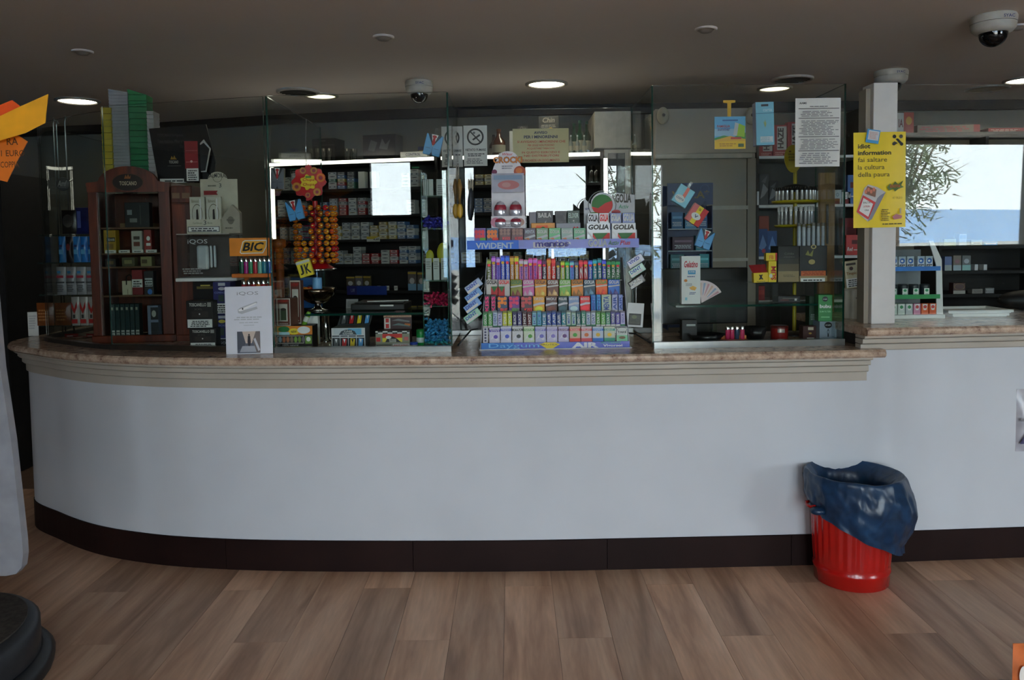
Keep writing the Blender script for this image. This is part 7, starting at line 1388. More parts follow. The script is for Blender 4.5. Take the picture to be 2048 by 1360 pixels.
def stackpacks(A, B, ang, px, row, n, ks, where, si):
    q = PV(px, 480, A, B); d = Vector((-math.sin(ang), math.cos(ang)))
    for j in range(n):
        k = ks[j % len(ks)]; o = bpy.data.objects.new('cigarette_pack', packmesh(k)); COL.objects.link(o)
        o.matrix_world = ROT((q.x + d.x * 0.012, q.y + d.y * 0.012, ROWS[row] + 0.0004 + j * 0.0229), ang + rp.uniform(-0.03, 0.03))
        tag(o, '%s cigarette pack, %s up in %s stack of %s shelf behind %s' % (pal[k][0], ORD[j], ORD[si], ORD[row - 1], where), 'cigarettes', 'cigarette packs behind ' + where)
plan = {1: [(574, 4, [0, 2]), (592, 5, [0]), (610, 4, [3, 0]), (666, 5, [3, 0, 8, 0, 3]), (684, 5, [6, 4, 5, 6, 7]), (703, 5, [8, 8, 6, 7, 7]), (812, 4, [1, 0]), (830, 5, [0, 3])],
        2: [(563, 5, [2, 0]), (582, 4, [2]), (601, 4, [3, 2]), (648, 4, [3, 6]), (667, 5, [1, 2, 2, 3, 2]), (686, 5, [4, 4, 4, 2, 4]), (705, 5, [1, 3, 0, 3, 0]), (724, 5, [4, 4, 3, 4, 2]), (744, 4, [2]), (822, 4, [0])],
        3: [(566, 4, [2]), (585, 4, [0]), (673, 4, [1, 5]), (691, 5, [1, 2, 1, 2, 3]), (710, 5, [1, 2, 2]), (729, 5, [0, 2]), (747, 4, [5, 5, 1]), (765, 5, [5, 1]), (784, 5, [5, 0, 1]), (802, 5, [6, 0]), (820, 4, [6, 0, 1])],
        4: [(551, 4, [0, 2]), (569, 5, [2, 6]), (587, 4, [0]), (676, 4, [1, 3]), (694, 3, [1, 2]), (712, 5, [0, 2]), (730, 3, [4]), (748, 3, [4, 0]), (768, 4, [0]), (786, 4, [4, 0, 4]), (805, 5, [0, 6]), (823, 5, [6, 0, 3])]}
for row, lst in plan.items():
    for si, (px, n, ks) in enumerate(lst): stackpacks(A1, B1, ang1, px, row, n, ks, 'the lollipops', si)
plan2 = {1: [(960, 3, [5, 7]), (979, 3, [5, 1])], 2: [(958, 4, [6]), (976, 4, [6, 3]), (1192, 3, [0])], 3: [(960, 2, [2]), (1060, 2, [0])], 4: [(930, 3, [1]), (950, 3, [0, 1]), (986, 3, [1]), (1010, 3, [5, 0]), (1034, 3, [8, 0]), (1058, 3, [1]), (1080, 3, [0]), (1102, 3, [5]), (1124, 3, [1]), (1146, 3, [0]), (1168, 3, [0, 5])]}
for row, lst in plan2.items():
    for si, (px, n, ks) in enumerate(lst): stackpacks(A2, B2, ang2, px, row, n, ks, 'the candy rack', si)
# upright packs on the lower shelf, blue shelf edge
def onbay(A, B, ang, name, label, cat, x0, y0, x1, z, c, it=(), t=0.02, dy=0.012):
    q = PV((x0 + x1) / 2, 450, A, B); w = (PV(x1, 450, A, B) - PV(x0, 450, A, B)).length; zt_ = PV((x0 + x1) / 2, y0, A, B).z
    return carton(name, label, cat, (q.x - math.sin(ang) * dy, q.y + math.cos(ang) * dy, z + 0.0005), w * 0.97, max(zt_ - z, 0.01), t, c, it, rz=ang)
for i, (x0, x1, y0, c, nm) in enumerate(((688, 705, 553, (90, 80, 66), 'brown'), (706, 721, 552, (110, 104, 110), 'lilac grey'), (722, 737, 552, (96, 84, 50), 'olive'), (812, 829, 543, (110, 100, 96), 'tan'), (831, 848, 544, (100, 90, 80), 'dark tan'))):
    onbay(A1, B1, ang1, 'cigarette_pack', '%s upright pack on the lowest shelf above the scale' % nm, 'cigarettes', x0, y0, x1, ROWS[5], c, [('r', 0, 0, 1, 0.35, (130, 170, 200) if i > 2 else (60, 56, 60)), ('e', 0.5, 0.5, 0.3, 0.16, (200, 196, 190)), ('r', 0, 0.86, 1, 0.96, (190, 160, 60))])
for i, x in enumerate((750, 767, 784)): onbay(A1, B1, ang1, 'price_tag', '%s small white tag on the empty stretch of the lowest shelf' % ORD[i], 'tag', x, 572, x + 7, ROWS[5], (214, 214, 210), [('l', 0.1, 0.3, 0.9, 0.8, 2, (90, 90, 90))], 0.003)
onbay(A1, B1, ang1, 'price_strip', 'blue shelf edge strip with a darker end panel', 'sign', 690, 572, 772, ROWS[5] - 0.03, (26, 60, 150), [('r', 0, 0, 0.25, 1, (40, 44, 120)), ('t', 'Uff', 0.1, 0.3, 0.2, 0.7, (150, 160, 200))], 0.004, -0.006)
onbay(A1, B1, ang1, 'price_sign', 'small yellow and white price sign below the third shelf', 'sign', 733, 473, 760, rowz(484), (206, 206, 196), [('p', [(0, 0.5), (0.5, 0.5), (1, 1), (0, 1)], (206, 180, 60)), ('t', '4,60', 0.5, 0.2, 0.95, 0.6, (60, 60, 60), 0.02)], 0.003, -0.006)
for i, x in enumerate((717, 740)): onbay(A1, B1, ang1, 'carton', ['plain white carton upright on the top cigarette shelf', 'second plain white carton on the top cigarette shelf'][i], 'box', x, 343, x + 13, ROWS[1], (206, 206, 196), [], 0.06)
# on top of the shelving
T0 = ROWS[0]
onbay(A1, B1, ang1, 'storage_box', 'black lidded box on top of the cigarette shelves', 'box', 617, 274, 664, T0, (24, 22, 22), [('r', 0, 0.7, 1, 0.74, (60, 58, 56)), ('r', 0.3, 0.88, 0.6, 0.92, (80, 78, 76))], 0.16, 0.08)
onbay(A1, B1, ang1, 'gift_tin', 'large dark tin with grey pattern on top of the cigarette shelves', 'tin', 719, 266, 786, T0, (44, 42, 44), [('p', [(0.15, 0.4), (0.25, 0.8), (0.45, 0.7), (0.35, 0.35)], (92, 90, 92)), ('p', [(0.5, 0.45), (0.6, 0.85), (0.7, 0.6), (0.85, 0.8), (0.75, 0.4)], (104, 102, 104)), ('r', 0, 0.3, 1, 0.33, (24, 24, 24))], 0.14, 0.08)
onbay(A1, B1, ang1, 'clear_case', 'pale clear case on the shelf top beside the black box', 'box', 552, 302, 606, T0, (120, 124, 118), [('r', 0, 0.4, 1, 0.44, (170, 172, 166)), ('l', 0.1, 0.5, 0.9, 0.95, 3, (96, 98, 94))], 0.12, 0.05)
def tumbler(A, B, ang, label, px, y0, z, r=0.022, tint=None, dy=0.05, grp=None):
    q = PV(px, 310, A, B); zt_ = PV(px, y0, A, B).z - z; o = empty('drinking_glass', ROT((q.x - math.sin(ang) * dy, q.y + math.cos(ang) * dy, z + 0.0004)), label, 'glass', grp)
    s = MB(); s.lathe([(r * 0.8, 0), (r, zt_), (r * 0.93, zt_), (r * 0.74, 0.006), (0.001, 0.006)], glassmat('tumbler_glass', (0.84, 0.86, 0.84), 3.0, 0.02), 18, None, True, False); s.build('wall', o)
    s = MB(); s.lathe([(r * 0.78, 0.0002), (r * 0.78, 0.005)], mat((180, 184, 180), 0.1), 18); s.build('base', o)
for i, px in enumerate((618, 630, 642, 654)): tumbler(A1, B1, ang1, '%s small glass in the row before the black box' % ORD[i], px, 296, T0, 0.018, dy=0.04, grp='small glasses on the shelf top')
for i, px in enumerate((690, 703)): tumbler(A1, B1, ang1, ['patterned glass on the shelf top, nearer the black box', 'patterned glass on the shelf top, nearer the dark tin'][i], px, 296, T0, 0.021, dy=0.05)
onbay(A1, B1, ang1, 'small_pack', 'small navy pack behind the white name card', 'pack', 826, 289, 842, T0, (40, 50, 96), [('r', 0.1, 0.5, 0.9, 0.7, (150, 130, 60))], 0.03, 0.12)
onbay(A1, B1, ang1, 'green_carton', 'green bent card at the end of the top cigarette shelf', 'card', 826, 343, 841, ROWS[1] + 0.12, (24, 110, 76), [('r', 0.2, 0.1, 0.8, 0.3, (60, 150, 110))], 0.004, -0.004)
def bottle(A, B, ang, label, px, y0, z, r, c, cap, dy=0.08, liquid=None):
    q = PV(px, 290, A, B); h = PV(px, y0, A, B).z - z; o = empty('bottle', ROT((q.x - math.sin(ang) * dy, q.y + math.cos(ang) * dy, z + 0.0004)), label, 'bottle', 'bottles above the candy rack')
    s = MB(); s.lathe([(r * 0.95, 0), (r, 0.005), (r, h * 0.55), (r * 0.35, h * 0.74), (r * 0.32, h * 0.92)], mat(c, 0.08, coat=0.5), 20); s.build('body', o)
    s = MB(); s.lathe([(r * 0.38, h * 0.922), (r * 0.38, h)], mat(cap, 0.3, 0.4), 14); s.build('cap', o)
    s = MB(); s.lathe([(r * 1.01, h * 0.14), (r * 1.01, h * 0.42)], mat((140, 134, 110), 0.5), 20, None, True, False); s.build('label', o)
for i, (px, y0, r, c, lb) in enumerate(((1146, 240, 0.03, (16, 44, 26), 'dark green bottle beside the yellow notice edge'), (1158, 234, 0.03, (18, 52, 30), 'tall dark green bottle second from the notice'), (1172, 236, 0.028, (14, 40, 24), 'dark green bottle nearest the pale wall cabinet'))): bottle(A2, B2, ang2, lb, px, y0, T0, r, c, (30, 60, 40), 0.16)
for i, (px, lb) in enumerate(((1141, 'small clear bottle with silver neck before the green bottles'), (1154, 'second small clear bottle before the green bottles'), (1168, 'third small clear bottle before the green bottles'))): bottle(A2, B2, ang2, lb, px, 268, T0, 0.014, (110, 116, 112), (190, 190, 190), 0.06)
bottle(A2, B2, ang2, 'squat amber bottle between the notices', 992, 254, T0, 0.045, (74, 38, 14), (90, 50, 20), 0.12); bottle(A2, B2, ang2, 'round dark bottle behind the no-smoking notice', 978, 262, T0, 0.03, (40, 30, 22), (30, 30, 30), 0.2)
onbay(A2, B2, ang2, 'white_box', 'narrow white box beside the amber bottle', 'box', 1017, 258, 1026, T0, (190, 188, 180), [], 0.05, 0.1)
for i, (x0, y0, x1) in enumerate(((1034, 247, 1056), (1076, 228, 1118))):
    l, w, h = at_px(x0, y0, x1, 262, 4.6); s = MB(); 
    o = onbay(A2, B2, ang2, 'script_card', ['small card with script above the yellow notice', 'larger chequered card with script above the yellow notice'][i], 'card', x0, y0, x1, T0, (40, 40, 36), [('t', 'Chin', 0.2, 0.84, 0.8, 0.97, (120, 112, 100), 0.02, 0.2), ('l', 0.1, 0.6, 0.9, 0.8, 5, (120, 116, 104)), ('e', 0.6, 0.66, 0.1, 0.05, (200, 150, 30))], 0.004, 0.1)
for i, px in enumerate((1182, 1192)): tumbler(A2, B2, ang2, ['tall clear glass under the strip light, nearer the notice', 'tall clear glass under the strip light, nearer the framed panel'][i], px, 330, ROWS[1], 0.026, dy=0.06)
# boxes on the ledge of the far right wall
zL = PY(1900, 266, 5.55).z
xa, xb = PY(1690, 266, 5.55).x, PY(2120, 266, 5.55).x
o = empty('wall_ledge', ROT((xa, 5.5, zL)), 'long dark wall ledge above the sky reflection', 'ledge'); s = MB(); s.box(0, 0, -0.02, xb - xa, 0.30, 0, mat((40, 37, 34), 0.5)); s.build('board', o)
for x in (0.3, 1.0): s = MB(); s.box(x, 0.1, -0.10, x + 0.02, 0.30, -0.0205, mat((40, 37, 34), 0.5)); s.build('bracket', o)
for x0, y0, x1, c, it, lb in ((1833, 250, 1958, (110, 96, 84), [('l', 0.02, 0.15, 0.98, 0.9, 3, (150, 60, 60)), ('r', 0.9, 0, 1, 1, (120, 40, 40))], 'long low box with busy red print on the wall ledge'), (1791, 225, 1806, (190, 186, 180), [('t', 'IA', 0.3, 0.3, 0.9, 0.7, (110, 40, 40), 0.02)], 'white box on the wall ledge right of the post'), (1806, 224, 1826, (150, 50, 40), [('e', 0.5, 0.6, 0.3, 0.2, (180, 140, 60))], 'red box on the wall ledge right of the post'), (1706, 218, 1720, (140, 132, 116), [], 'tall beige box on the wall ledge left of the post'), (1721, 226, 1736, (170, 168, 164), [('o', 0.5, 0.4, 0.3, 0.25, 0.7, (80, 70, 60))], 'white box with ring mark on the wall ledge left of the post'), (1975, 258, 2046, (120, 40, 40), [('l', 0.05, 0.2, 0.95, 0.8, 2, (170, 150, 140))], 'flat dark red box at the end of the wall ledge')):
    l, w, h = at_px(x0, y0, x1, 266, 5.55); carton('ledge_box', lb, 'box', (l.x, 5.54, zL + 0.0005), w, h, 0.12, c, it)

# ================================================================== raised end of the counter
YQ = 3.66
l, w, h = at_px(1778, 480, 1886, 652, YQ)
gs = empty('gum_stand', ROT((l.x, YQ, zr), 0), 'white gum stand with blue and green shelves and curved clear top', 'display stand')
zq = lambda py: PY(1835, py, YQ).z - zr
wq = w
s = MB(); s.box(-wq / 2, -0.02, 0, wq / 2, 0.14, 0.018, WHITE, None, 0.003); s.build('base', gs)
s = MB(); s.prism([(-0.0, 0.0185), (0.03, 0.0185), (0.02, zq(520)), (-0.02, zq(482)), (-0.04, zq(482)), (-0.005, zq(530))], 0.006, WHITE, Matrix.Translation((wq / 2 - 0.03, 0.0, 0))); s.build('side_frame', gs)
s = MB(); s.box(-wq / 2, 0.13, 0.0185, wq / 2 - 0.04, 0.136, zq(500), mat((120, 124, 128), 0.4)); s.build('back_panel', gs)
gz = [zq(532), zq(588)]
for z, c in ((gz[0], (24, 110, 196)), (gz[1], (20, 140, 70))):
    s = MB(); s.box(-wq / 2, 0.0, z - 0.022, wq / 2 - 0.018, 0.125, z - 0.018, mat(c, 0.35)); s.box(-wq / 2, -0.006, z - 0.022, wq / 2 - 0.018, -0.0005, z - 0.002, mat(c, 0.35)); s.build('shelf', gs)
s = MB(); pts = [(0.0, zq(520)), (0.002, zq(500)), (0.02, zq(488)), (0.06, zq(481)), (0.125, zq(480))]; vs = []
for y, z in pts: vs += [(-wq / 2, y, z), (wq / 2 - 0.05, y, z)]
s.add(vs, [(2 * i, 2 * i + 1, 2 * i + 3, 2 * i + 2) for i in range(len(pts) - 1)], glassmat('curved_top', (0.86, 0.92, 0.94), 2.5), True); s.build('curved_top', gs)
for i in range(5):
    u = -wq / 2 + 0.024 + i * 0.038 + (0.01 if i > 2 else 0)
    carton('gum_box', '%s white and blue gum box on the blue shelf' % ORD[i], 'gum', (l.x + u, YQ + 0.01, zr + gz[0] - 0.0175), 0.032, 0.062, 0.03, (206, 214, 222), [('r', 0.1, 0.1, 0.9, 0.4, (40, 40, 60)), ('t', 'GUM', 0.2, 0.14, 0.9, 0.34, W_, 0.03), ('e', 0.5, 0.66, 0.36, 0.2, (60, 110, 190)), ('e', 0.45, 0.66, 0.16, 0.08, W_)], group='gum boxes on the blue shelf')
for i in range(4):
    u = -wq / 2 + 0.028 + i * 0.05; o = empty('gum_tub', ROT((l.x + u, YQ + 0.035, zr + gz[1] - 0.0175)), '%s dark tub with a white shield label on the green shelf' % ORD[i], 'gum', 'gum tubs on the green shelf')
    s = MB(); s.lathe([(0.019, 0), (0.021, 0.004), (0.021, 0.05)], mat((36, 46, 52), 0.3), 18); s.build('body', o); s = MB(); s.lathe([(0.0215, 0.0502), (0.0215, 0.058), (0.019, 0.061)], mat((50, 56, 60), 0.3), 18); s.build('lid', o)
    s = MB(); printed(s, 0.03, 0.045, [('p', [(0.1, 0.9), (0.9, 0.9), (0.9, 0.3), (0.5, 0.05), (0.1, 0.3)], (214, 226, 214)), ('e', 0.5, 0.7, 0.25, 0.14, (40, 140, 90)), ('r', 0.25, 0.3, 0.75, 0.36, (150, 150, 150))], -0.0212, -0.015, 0.002); s.build('label', o)
for i, (c, nm) in enumerate((((200, 214, 204), 'white-green'), ((206, 216, 206), 'white and dark green'), ((190, 196, 196), 'grey-white'), ((214, 140, 170), 'pink'), ((226, 96, 40), 'orange first'), ((222, 90, 36), 'orange last'))):
    u = -wq / 2 + 0.02 + i * 0.036; carton('gum_box', '%s gum box on the base of the white stand' % nm, 'gum', (l.x + u, YQ + 0.0, zr + 0.0185), 0.032, 0.05, 0.03, c, [('p', [(0.15, 0.95), (0.85, 0.95), (0.7, 0.4), (0.3, 0.4)], W_), ('e', 0.5, 0.7, 0.24, 0.16, (40, 130, 80) if i < 3 else (200, 60, 60))])
# white trays
l, w, h = at_px(1893, 640, 2016, 652, 3.72)
o = empty('plastic_tray', ROT((l.x, 3.70, zr + 0.0)), 'two stacked white plastic trays beside the gum stand', 'tray')
for k, (sx_, z) in enumerate(((0.86, 0.0), (1.0, 0.016))):
    s = MB(); ww, dd = w * sx_, 0.2 * sx_
    s.box(-ww / 2, 0, z + 0.0003, ww / 2, dd, z + 0.004, WHITE); s.box(-ww / 2 - 0.008, -0.008, z + 0.004, ww / 2 + 0.008, -0.0, z + 0.0155, WHITE); s.box(-ww / 2 - 0.008, dd, z + 0.004, ww / 2 + 0.008, dd + 0.008, z + 0.0155, WHITE); s.box(-ww / 2 - 0.008, 0, z + 0.004, -ww / 2, dd, z + 0.0155, WHITE); s.box(ww / 2, 0, z + 0.004, ww / 2 + 0.008, dd, z + 0.0155, WHITE); s.build('tray', o)
# orange and black bag
q = PY(2035, 636, 4.0)
bk = mat((24, 24, 26), 0.6)
s = MB(); s.sphere((0, 0, 0.05), 0.05, bk, 24, 12, (3.4, 1.7, 1.0)); o = s.build('soft_bag', None, ROT((q.x + 0.06, 4.0, zr + 0.001), R(8))); tag(o, 'orange and black soft bag lying at the right picture edge', 'bag')
s = MB(); s.sphere((0.02, -0.004, 0.052), 0.0495, mat((196, 84, 20), 0.55, var=0.15), 24, 12, (2.6, 1.72, 0.98)); s.build('orange_panel', o)
s = MB(); s.tube([(0.06, -0.084, 0.03), (0.07, -0.07, 0.07), (0.09, -0.03, 0.101), (0.10, 0.03, 0.100)], 0.012, bk, 8); s.build('strap', o)
# black cabinet contents
def on4(label, x0, y0, x1, row, c, it=(), cat='box'):
    Y = A4.y + 0.02; l, w, h = at_px(x0, y0, x1, 500, Y); carton('boxed_article', label, cat, (l.x, Y, ROWS4[row] + 0.0005), w, max(PY((x0 + x1) / 2, y0, Y).z - ROWS4[row], 0.012), 0.05, c, it)
on4('blue-grey box on the upper black cabinet shelf', 1890, 513, 1904, 1, (90, 110, 160), [('r', 0, 0, 1, 0.4, (170, 180, 180))]); on4('beige box with pale foot on the upper black cabinet shelf', 1907, 511, 1923, 1, (130, 120, 110), [('r', 0, 0, 1, 0.36, (170, 190, 200)), ('e', 0.5, 0.6, 0.3, 0.14, (150, 110, 120))]); on4('grey box with round picture on the upper black cabinet shelf', 1925, 511, 1942, 1, (110, 114, 116), [('r', 0, 0, 1, 0.36, (150, 200, 196)), ('e', 0.5, 0.62, 0.3, 0.16, (180, 186, 196))])
for i, x in enumerate((1950, 1968)): on4('%s tiny white tag on the upper black cabinet shelf' % ORD[i], x, 529, x + 7, 1, (206, 206, 206), [], 'tag')
on4('dark red framed pack on the lower black cabinet shelf', 1908, 566, 1932, 2, (70, 30, 30), [('r', 0, 0, 1, 0.3, (180, 178, 170)), ('o', 0.5, 0.65, 0.44, 0.3, 0.92, (140, 110, 60))]); on4('low grey pack on the lower black cabinet shelf', 1946, 578, 1967, 2, (150, 146, 138), [('l', 0.1, 0.2, 0.9, 0.8, 3, (96, 90, 86))]); on4('speckled grey pack on the lower black cabinet shelf', 1972, 576, 1990, 2, (130, 132, 134), [('l', 0.1, 0.1, 0.9, 0.9, 3, (190, 190, 190))])
on4('pale upright leaflet on top of the black cabinet', 1918, 468, 1933, 0, (180, 190, 196), [('r', 0.1, 0.6, 0.9, 0.9, (130, 150, 170))]); on4('light blue packet on top of the black cabinet', 1968, 484, 1995, 0, (60, 150, 210), [('r', 0.1, 0.3, 0.9, 0.6, (190, 220, 236))]); on4('yellowish booklet on top of the black cabinet', 1888, 478, 1912, 0, (180, 180, 120), []); on4('cream booklet on top of the black cabinet', 1942, 480, 1964, 0, (170, 166, 130), [('r', 0.2, 0.3, 0.8, 0.5, (120, 116, 90))])

# ================================================================== poster on the post
l, w, h = at_px(1708, 264, 1812, 455, 3.445)
mb = MB(); n_ = 10
crv = lambda u: 0.016 * abs(u - 0.55) ** 1.5
for sg in (0, 1):
    vs = [(-w / 2 + w * i / n_, crv(i / n_) + 0.0008 * sg, h * j) for j in (0, 0.33, 0.66, 1) for i in range(n_ + 1)]
    fs = [(j * (n_ + 1) + i, j * (n_ + 1) + i + 1, (j + 1) * (n_ + 1) + i + 1, (j + 1) * (n_ + 1) + i) for j in range(3) for i in range(n_)]
    mb.add(vs, fs if sg == 0 else [f[::-1] for f in fs], mat((236, 206, 16), 0.35, var=0.03), True)
po_ = mb.build('poster', None, ROT((l.x, l.y, l.z), 0, 0, R(-0.5))); tag(po_, 'yellow poster with black words and a cigarette pack drawing on the post', 'poster')
txc = (36, 34, 20); s = MB()
its = [('t', 'idiot', 0.08, 0.832, 0.31, 0.88, txc, 0.03), ('t', 'information', 0.08, 0.762, 0.71, 0.81, txc, 0.03), ('t', 'fai saltare', 0.08, 0.69, 0.63, 0.738, (60, 56, 24)), ('t', 'la cultura', 0.08, 0.612, 0.58, 0.66, (60, 56, 24)), ('t', 'della paura', 0.08, 0.52, 0.68, 0.583, (60, 56, 24)),
       ('e', 0.77, 0.95, 0.037, 0.02, txc), ('e', 0.9, 0.95, 0.037, 0.02, txc), ('p', [(0.79, 0.925), (0.84, 0.93), (0.94, 0.875), (0.89, 0.862)], txc), ('p', [(0.74, 0.885), (0.77, 0.9), (0.84, 0.88), (0.76, 0.862)], txc), ('e', 0.76, 0.875, 0.033, 0.018, txc), ('e', 0.91, 0.87, 0.033, 0.018, txc),
       ('p', [(0.05, 0.17), (0.26, 0.065), (0.34, 0.09), (0.6, 0.37), (0.44, 0.425), (0.27, 0.455), (0.2, 0.42)], (196, 194, 190)), ('p', [(0.26, 0.065), (0.34, 0.09), (0.6, 0.37), (0.5, 0.34), (0.44, 0.31)], (130, 130, 140)), ('p', [(0.05, 0.17), (0.27, 0.085), (0.41, 0.265), (0.17, 0.345)], (190, 40, 44)), ('p', [(0.1, 0.18), (0.27, 0.115), (0.36, 0.25), (0.18, 0.315)], (230, 228, 224)),
       ('t', 'SALTA', 0.17, 0.255, 0.31, 0.275, txc, 0.01), ('t', 'LA PAURA', 0.18, 0.215, 0.3, 0.235, (180, 40, 40), 0.01), ('t', 'ORA', 0.2, 0.175, 0.28, 0.195, txc, 0.01),
       ('p', [(0.2, 0.36), (0.25, 0.44), (0.42, 0.40), (0.4, 0.32)], (120, 80, 60))] + [('e', 0.22 + 0.05 * k, 0.38 + 0.02 * (k % 2), 0.025, 0.022, (206, 120, 90)) for k in range(4)] + \
      [('p', [(0.62, 0.42), (0.68, 0.46), (0.72, 0.44), (0.78, 0.48), (0.84, 0.45), (0.94, 0.49), (0.9, 0.44), (0.95, 0.42), (0.84, 0.4), (0.78, 0.375), (0.74, 0.40), (0.66, 0.385)], (90, 110, 40)), ('t', 'IDIOTA', 0.68, 0.415, 0.88, 0.445, (200, 70, 30), 0.02), ('t', '€ 3,20', 0.73, 0.295, 0.92, 0.32, (180, 160, 40)), ('l', 0.5, 0.07, 0.68, 0.2, 7, (120, 104, 20)), ('p', [(0.72, 0.11), (0.8, 0.14), (0.92, 0.12), (0.9, 0.09), (0.76, 0.08)], (190, 120, 120)), ('r', 0.87, 0.14, 0.9, 0.2, (206, 190, 150)), ('l', 0.5, 0.03, 0.92, 0.05, 1, (80, 70, 16))]
printed(s, w, h, its, -0.0005, -w / 2)
for i, v in enumerate(s.v): s.v[i] = (v[0], v[1] + crv((v[0] + w / 2) / w), v[2])
s.build('print', po_)
l2, w2, h2 = at_px(1731, 259, 1757, 286, 3.435)
carton('sticky_note', 'small blue-edged white note stuck on the poster top', 'note', (l2.x, 3.436, l2.z), w2, h2, 0.001, (60, 150, 206), [('r', 0.12, 0.22, 0.94, 0.92, (206, 210, 214)), ('l', 0.18, 0.32, 0.88, 0.86, 5, (206, 160, 150))], ry=R(9), bev=0)

# ================================================================== waste bin
bc = PZ(1717, 1172, 0.0); bc = Vector((bc.x, 3.22, 0))
bn = empty('waste_bin', ROT(bc), 'red ribbed metal waste bin standing before the counter', 'bin')
redm = mat((178, 18, 14), 0.25, var=0.12, scale=6, coat=0.3); nb_ = 120
def ribbed(z0, z1, r0, r1, amp):
    vs = []; K = 8
    for j in range(K + 1):
        f = j / K; e_ = min(1, min(f, 1 - f) * 6)
        for i in range(nb_): a_ = 2 * math.pi * i / nb_; r_ = r0 + (r1 - r0) * f + amp * e_ * (1 if (i % 4) < 2 else -1) * 0.5; vs.append((r_ * math.cos(a_), r_ * math.sin(a_), z0 + (z1 - z0) * f))
    return vs, [(j * nb_ + i, j * nb_ + (i + 1) % nb_, (j + 1) * nb_ + (i + 1) % nb_, (j + 1) * nb_ + i) for j in range(K) for i in range(nb_)]
s = MB(); v_, f_ = ribbed(0.085, 0.36, 0.148, 0.158, 0.0045); s.add(v_, f_, redm, True); s.build('ribbed_wall', bn)
s = MB(); s.lathe([(0.136, 0.0), (0.144, 0.004), (0.146, 0.05), (0.150, 0.056), (0.150, 0.064), (0.1465, 0.068), (0.1475, 0.0848)], redm, 48, None, True, False); s.lathe([(0.136, 0.0005), (0.001, 0.0005)], redm, 48, None, False, False); s.build('base_band', bn)
s = MB(); s.lathe([(0.158, 0.3602), (0.162, 0.366), (0.162, 0.385), (0.157, 0.39), (0.154, 0.385), (0.152, 0.3602)], redm, 48, None, True, False); s.build('rim', bn)
for k, a_ in ((0, R(188)), (1, R(8))):
    c_, s__ = math.cos(a_), math.sin(a_); s = MB(); s.tube([(0.158 * c_, 0.158 * s__ - 0.03, 0.325), (0.19 * c_, 0.19 * s__ - 0.03, 0.322), (0.195 * c_, 0.195 * s__, 0.32), (0.19 * c_, 0.19 * s__ + 0.03, 0.322), (0.158 * c_, 0.158 * s__ + 0.03, 0.325)], 0.006, redm, 8); s.build('handle', bn)
# bin bag
rb_ = random.Random(2); NB, prof = 120, []
import mathutils
nz = lambda p, sc: mathutils.noise.noise(Vector(p) * sc)
vs = []; KB = 44
for j in range(KB + 1):
    t = j / KB
    for i in range(NB):
        a_ = 2 * math.pi * i / NB; ca_, sa_ = math.cos(a_), math.sin(a_)
        rt = 0.437 + 0.003 * (-ca_) + 0.001 * sa_ + 0.006 * nz((ca_, sa_, 0), 1.7)                       # rim height
        hem = 0.225 - 0.085 * ca_ + 0.02 * sa_ + 0.008 * nz((ca_, sa_, 3), 2.2)
        rim_r = 0.183 + 0.010 * ca_
        if t < 0.3:                                     # inside, going up
            f = t / 0.3; z = 0.16 + (rt - 0.16) * f; r_ = 0.138 + (rim_r - 0.142) * f ** 14
        elif t < 0.4:
            f = (t - 0.3) / 0.1; z = rt + 0.012 * math.sin(math.pi * f); r_ = rim_r - 0.004 + 0.016 * f
        else:
            f = (t - 0.4) / 0.6; z = rt - (rt - hem) * f; bl = math.sin(math.pi * min(1, f * 1.1)) if f < 0.9 else 0.1
            r_ = rim_r + 0.012 + (0.030 * max(ca_, -0.2) + 0.012) * bl - 0.014 * f
            r_ = max(r_, 0.1685)
        wr = 0.008 * nz((ca_ * 2.2, sa_ * 2.2, z * 9 + 1.5 * ca_), 2.6) + 0.006 * nz((ca_ * 5, sa_ * 5, z * 5), 2.4)
        if t < 0.29: wr *= 0.4
        elif t < 0.5: wr *= 0.45
        vs.append((( r_ + wr) * ca_, (r_ + wr) * sa_, z))
fs = [(j * NB + i, j * NB + (i + 1) % NB, (j + 1) * NB + (i + 1) % NB, (j + 1) * NB + i) for j in range(KB) for i in range(NB)]
def _bag(n, b, nd, lk):
    t = nd('TexCoord'); z = nd('TexNoise', Scale=14.0, Detail=4, Distortion=1.2); r = nd('ValToRGB'); ramp(r, [(0.3, (15, 40, 66)), (0.7, (26, 62, 98))])
    lk(t.outputs['Object'], z.inputs['Vector']); lk(z.outputs['Fac'], r.inputs[0]); lk(r.outputs[0], b.inputs['Base Color']); b.inputs['Roughness'].default_value = 0.32
    bp = nd('Bump', Strength=0.7, Distance=0.012); v = nd('TexVoronoi', Scale=11.0); mp = nd('Mapping'); mp.inputs['Scale'].default_value = (1, 1, 0.5); lk(t.outputs['Object'], mp.inputs[0]); lk(mp.outputs[0], v.inputs['Vector']); lk(v.outputs['Distance'], bp.inputs['Height']); lk(bp.outputs[0], b.inputs['Normal'])
BAG = nodemat('blue_bin_bag', _bag)
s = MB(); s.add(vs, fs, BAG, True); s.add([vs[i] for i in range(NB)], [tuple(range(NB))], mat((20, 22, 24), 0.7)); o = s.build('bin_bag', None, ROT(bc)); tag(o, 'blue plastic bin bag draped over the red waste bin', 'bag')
s = MB(); s.sphere((-0.17, -0.085, 0.315), 0.03, BAG, 12, 8, (1.1, 0.8, 0.55)); s.build('knotted_corner', o)

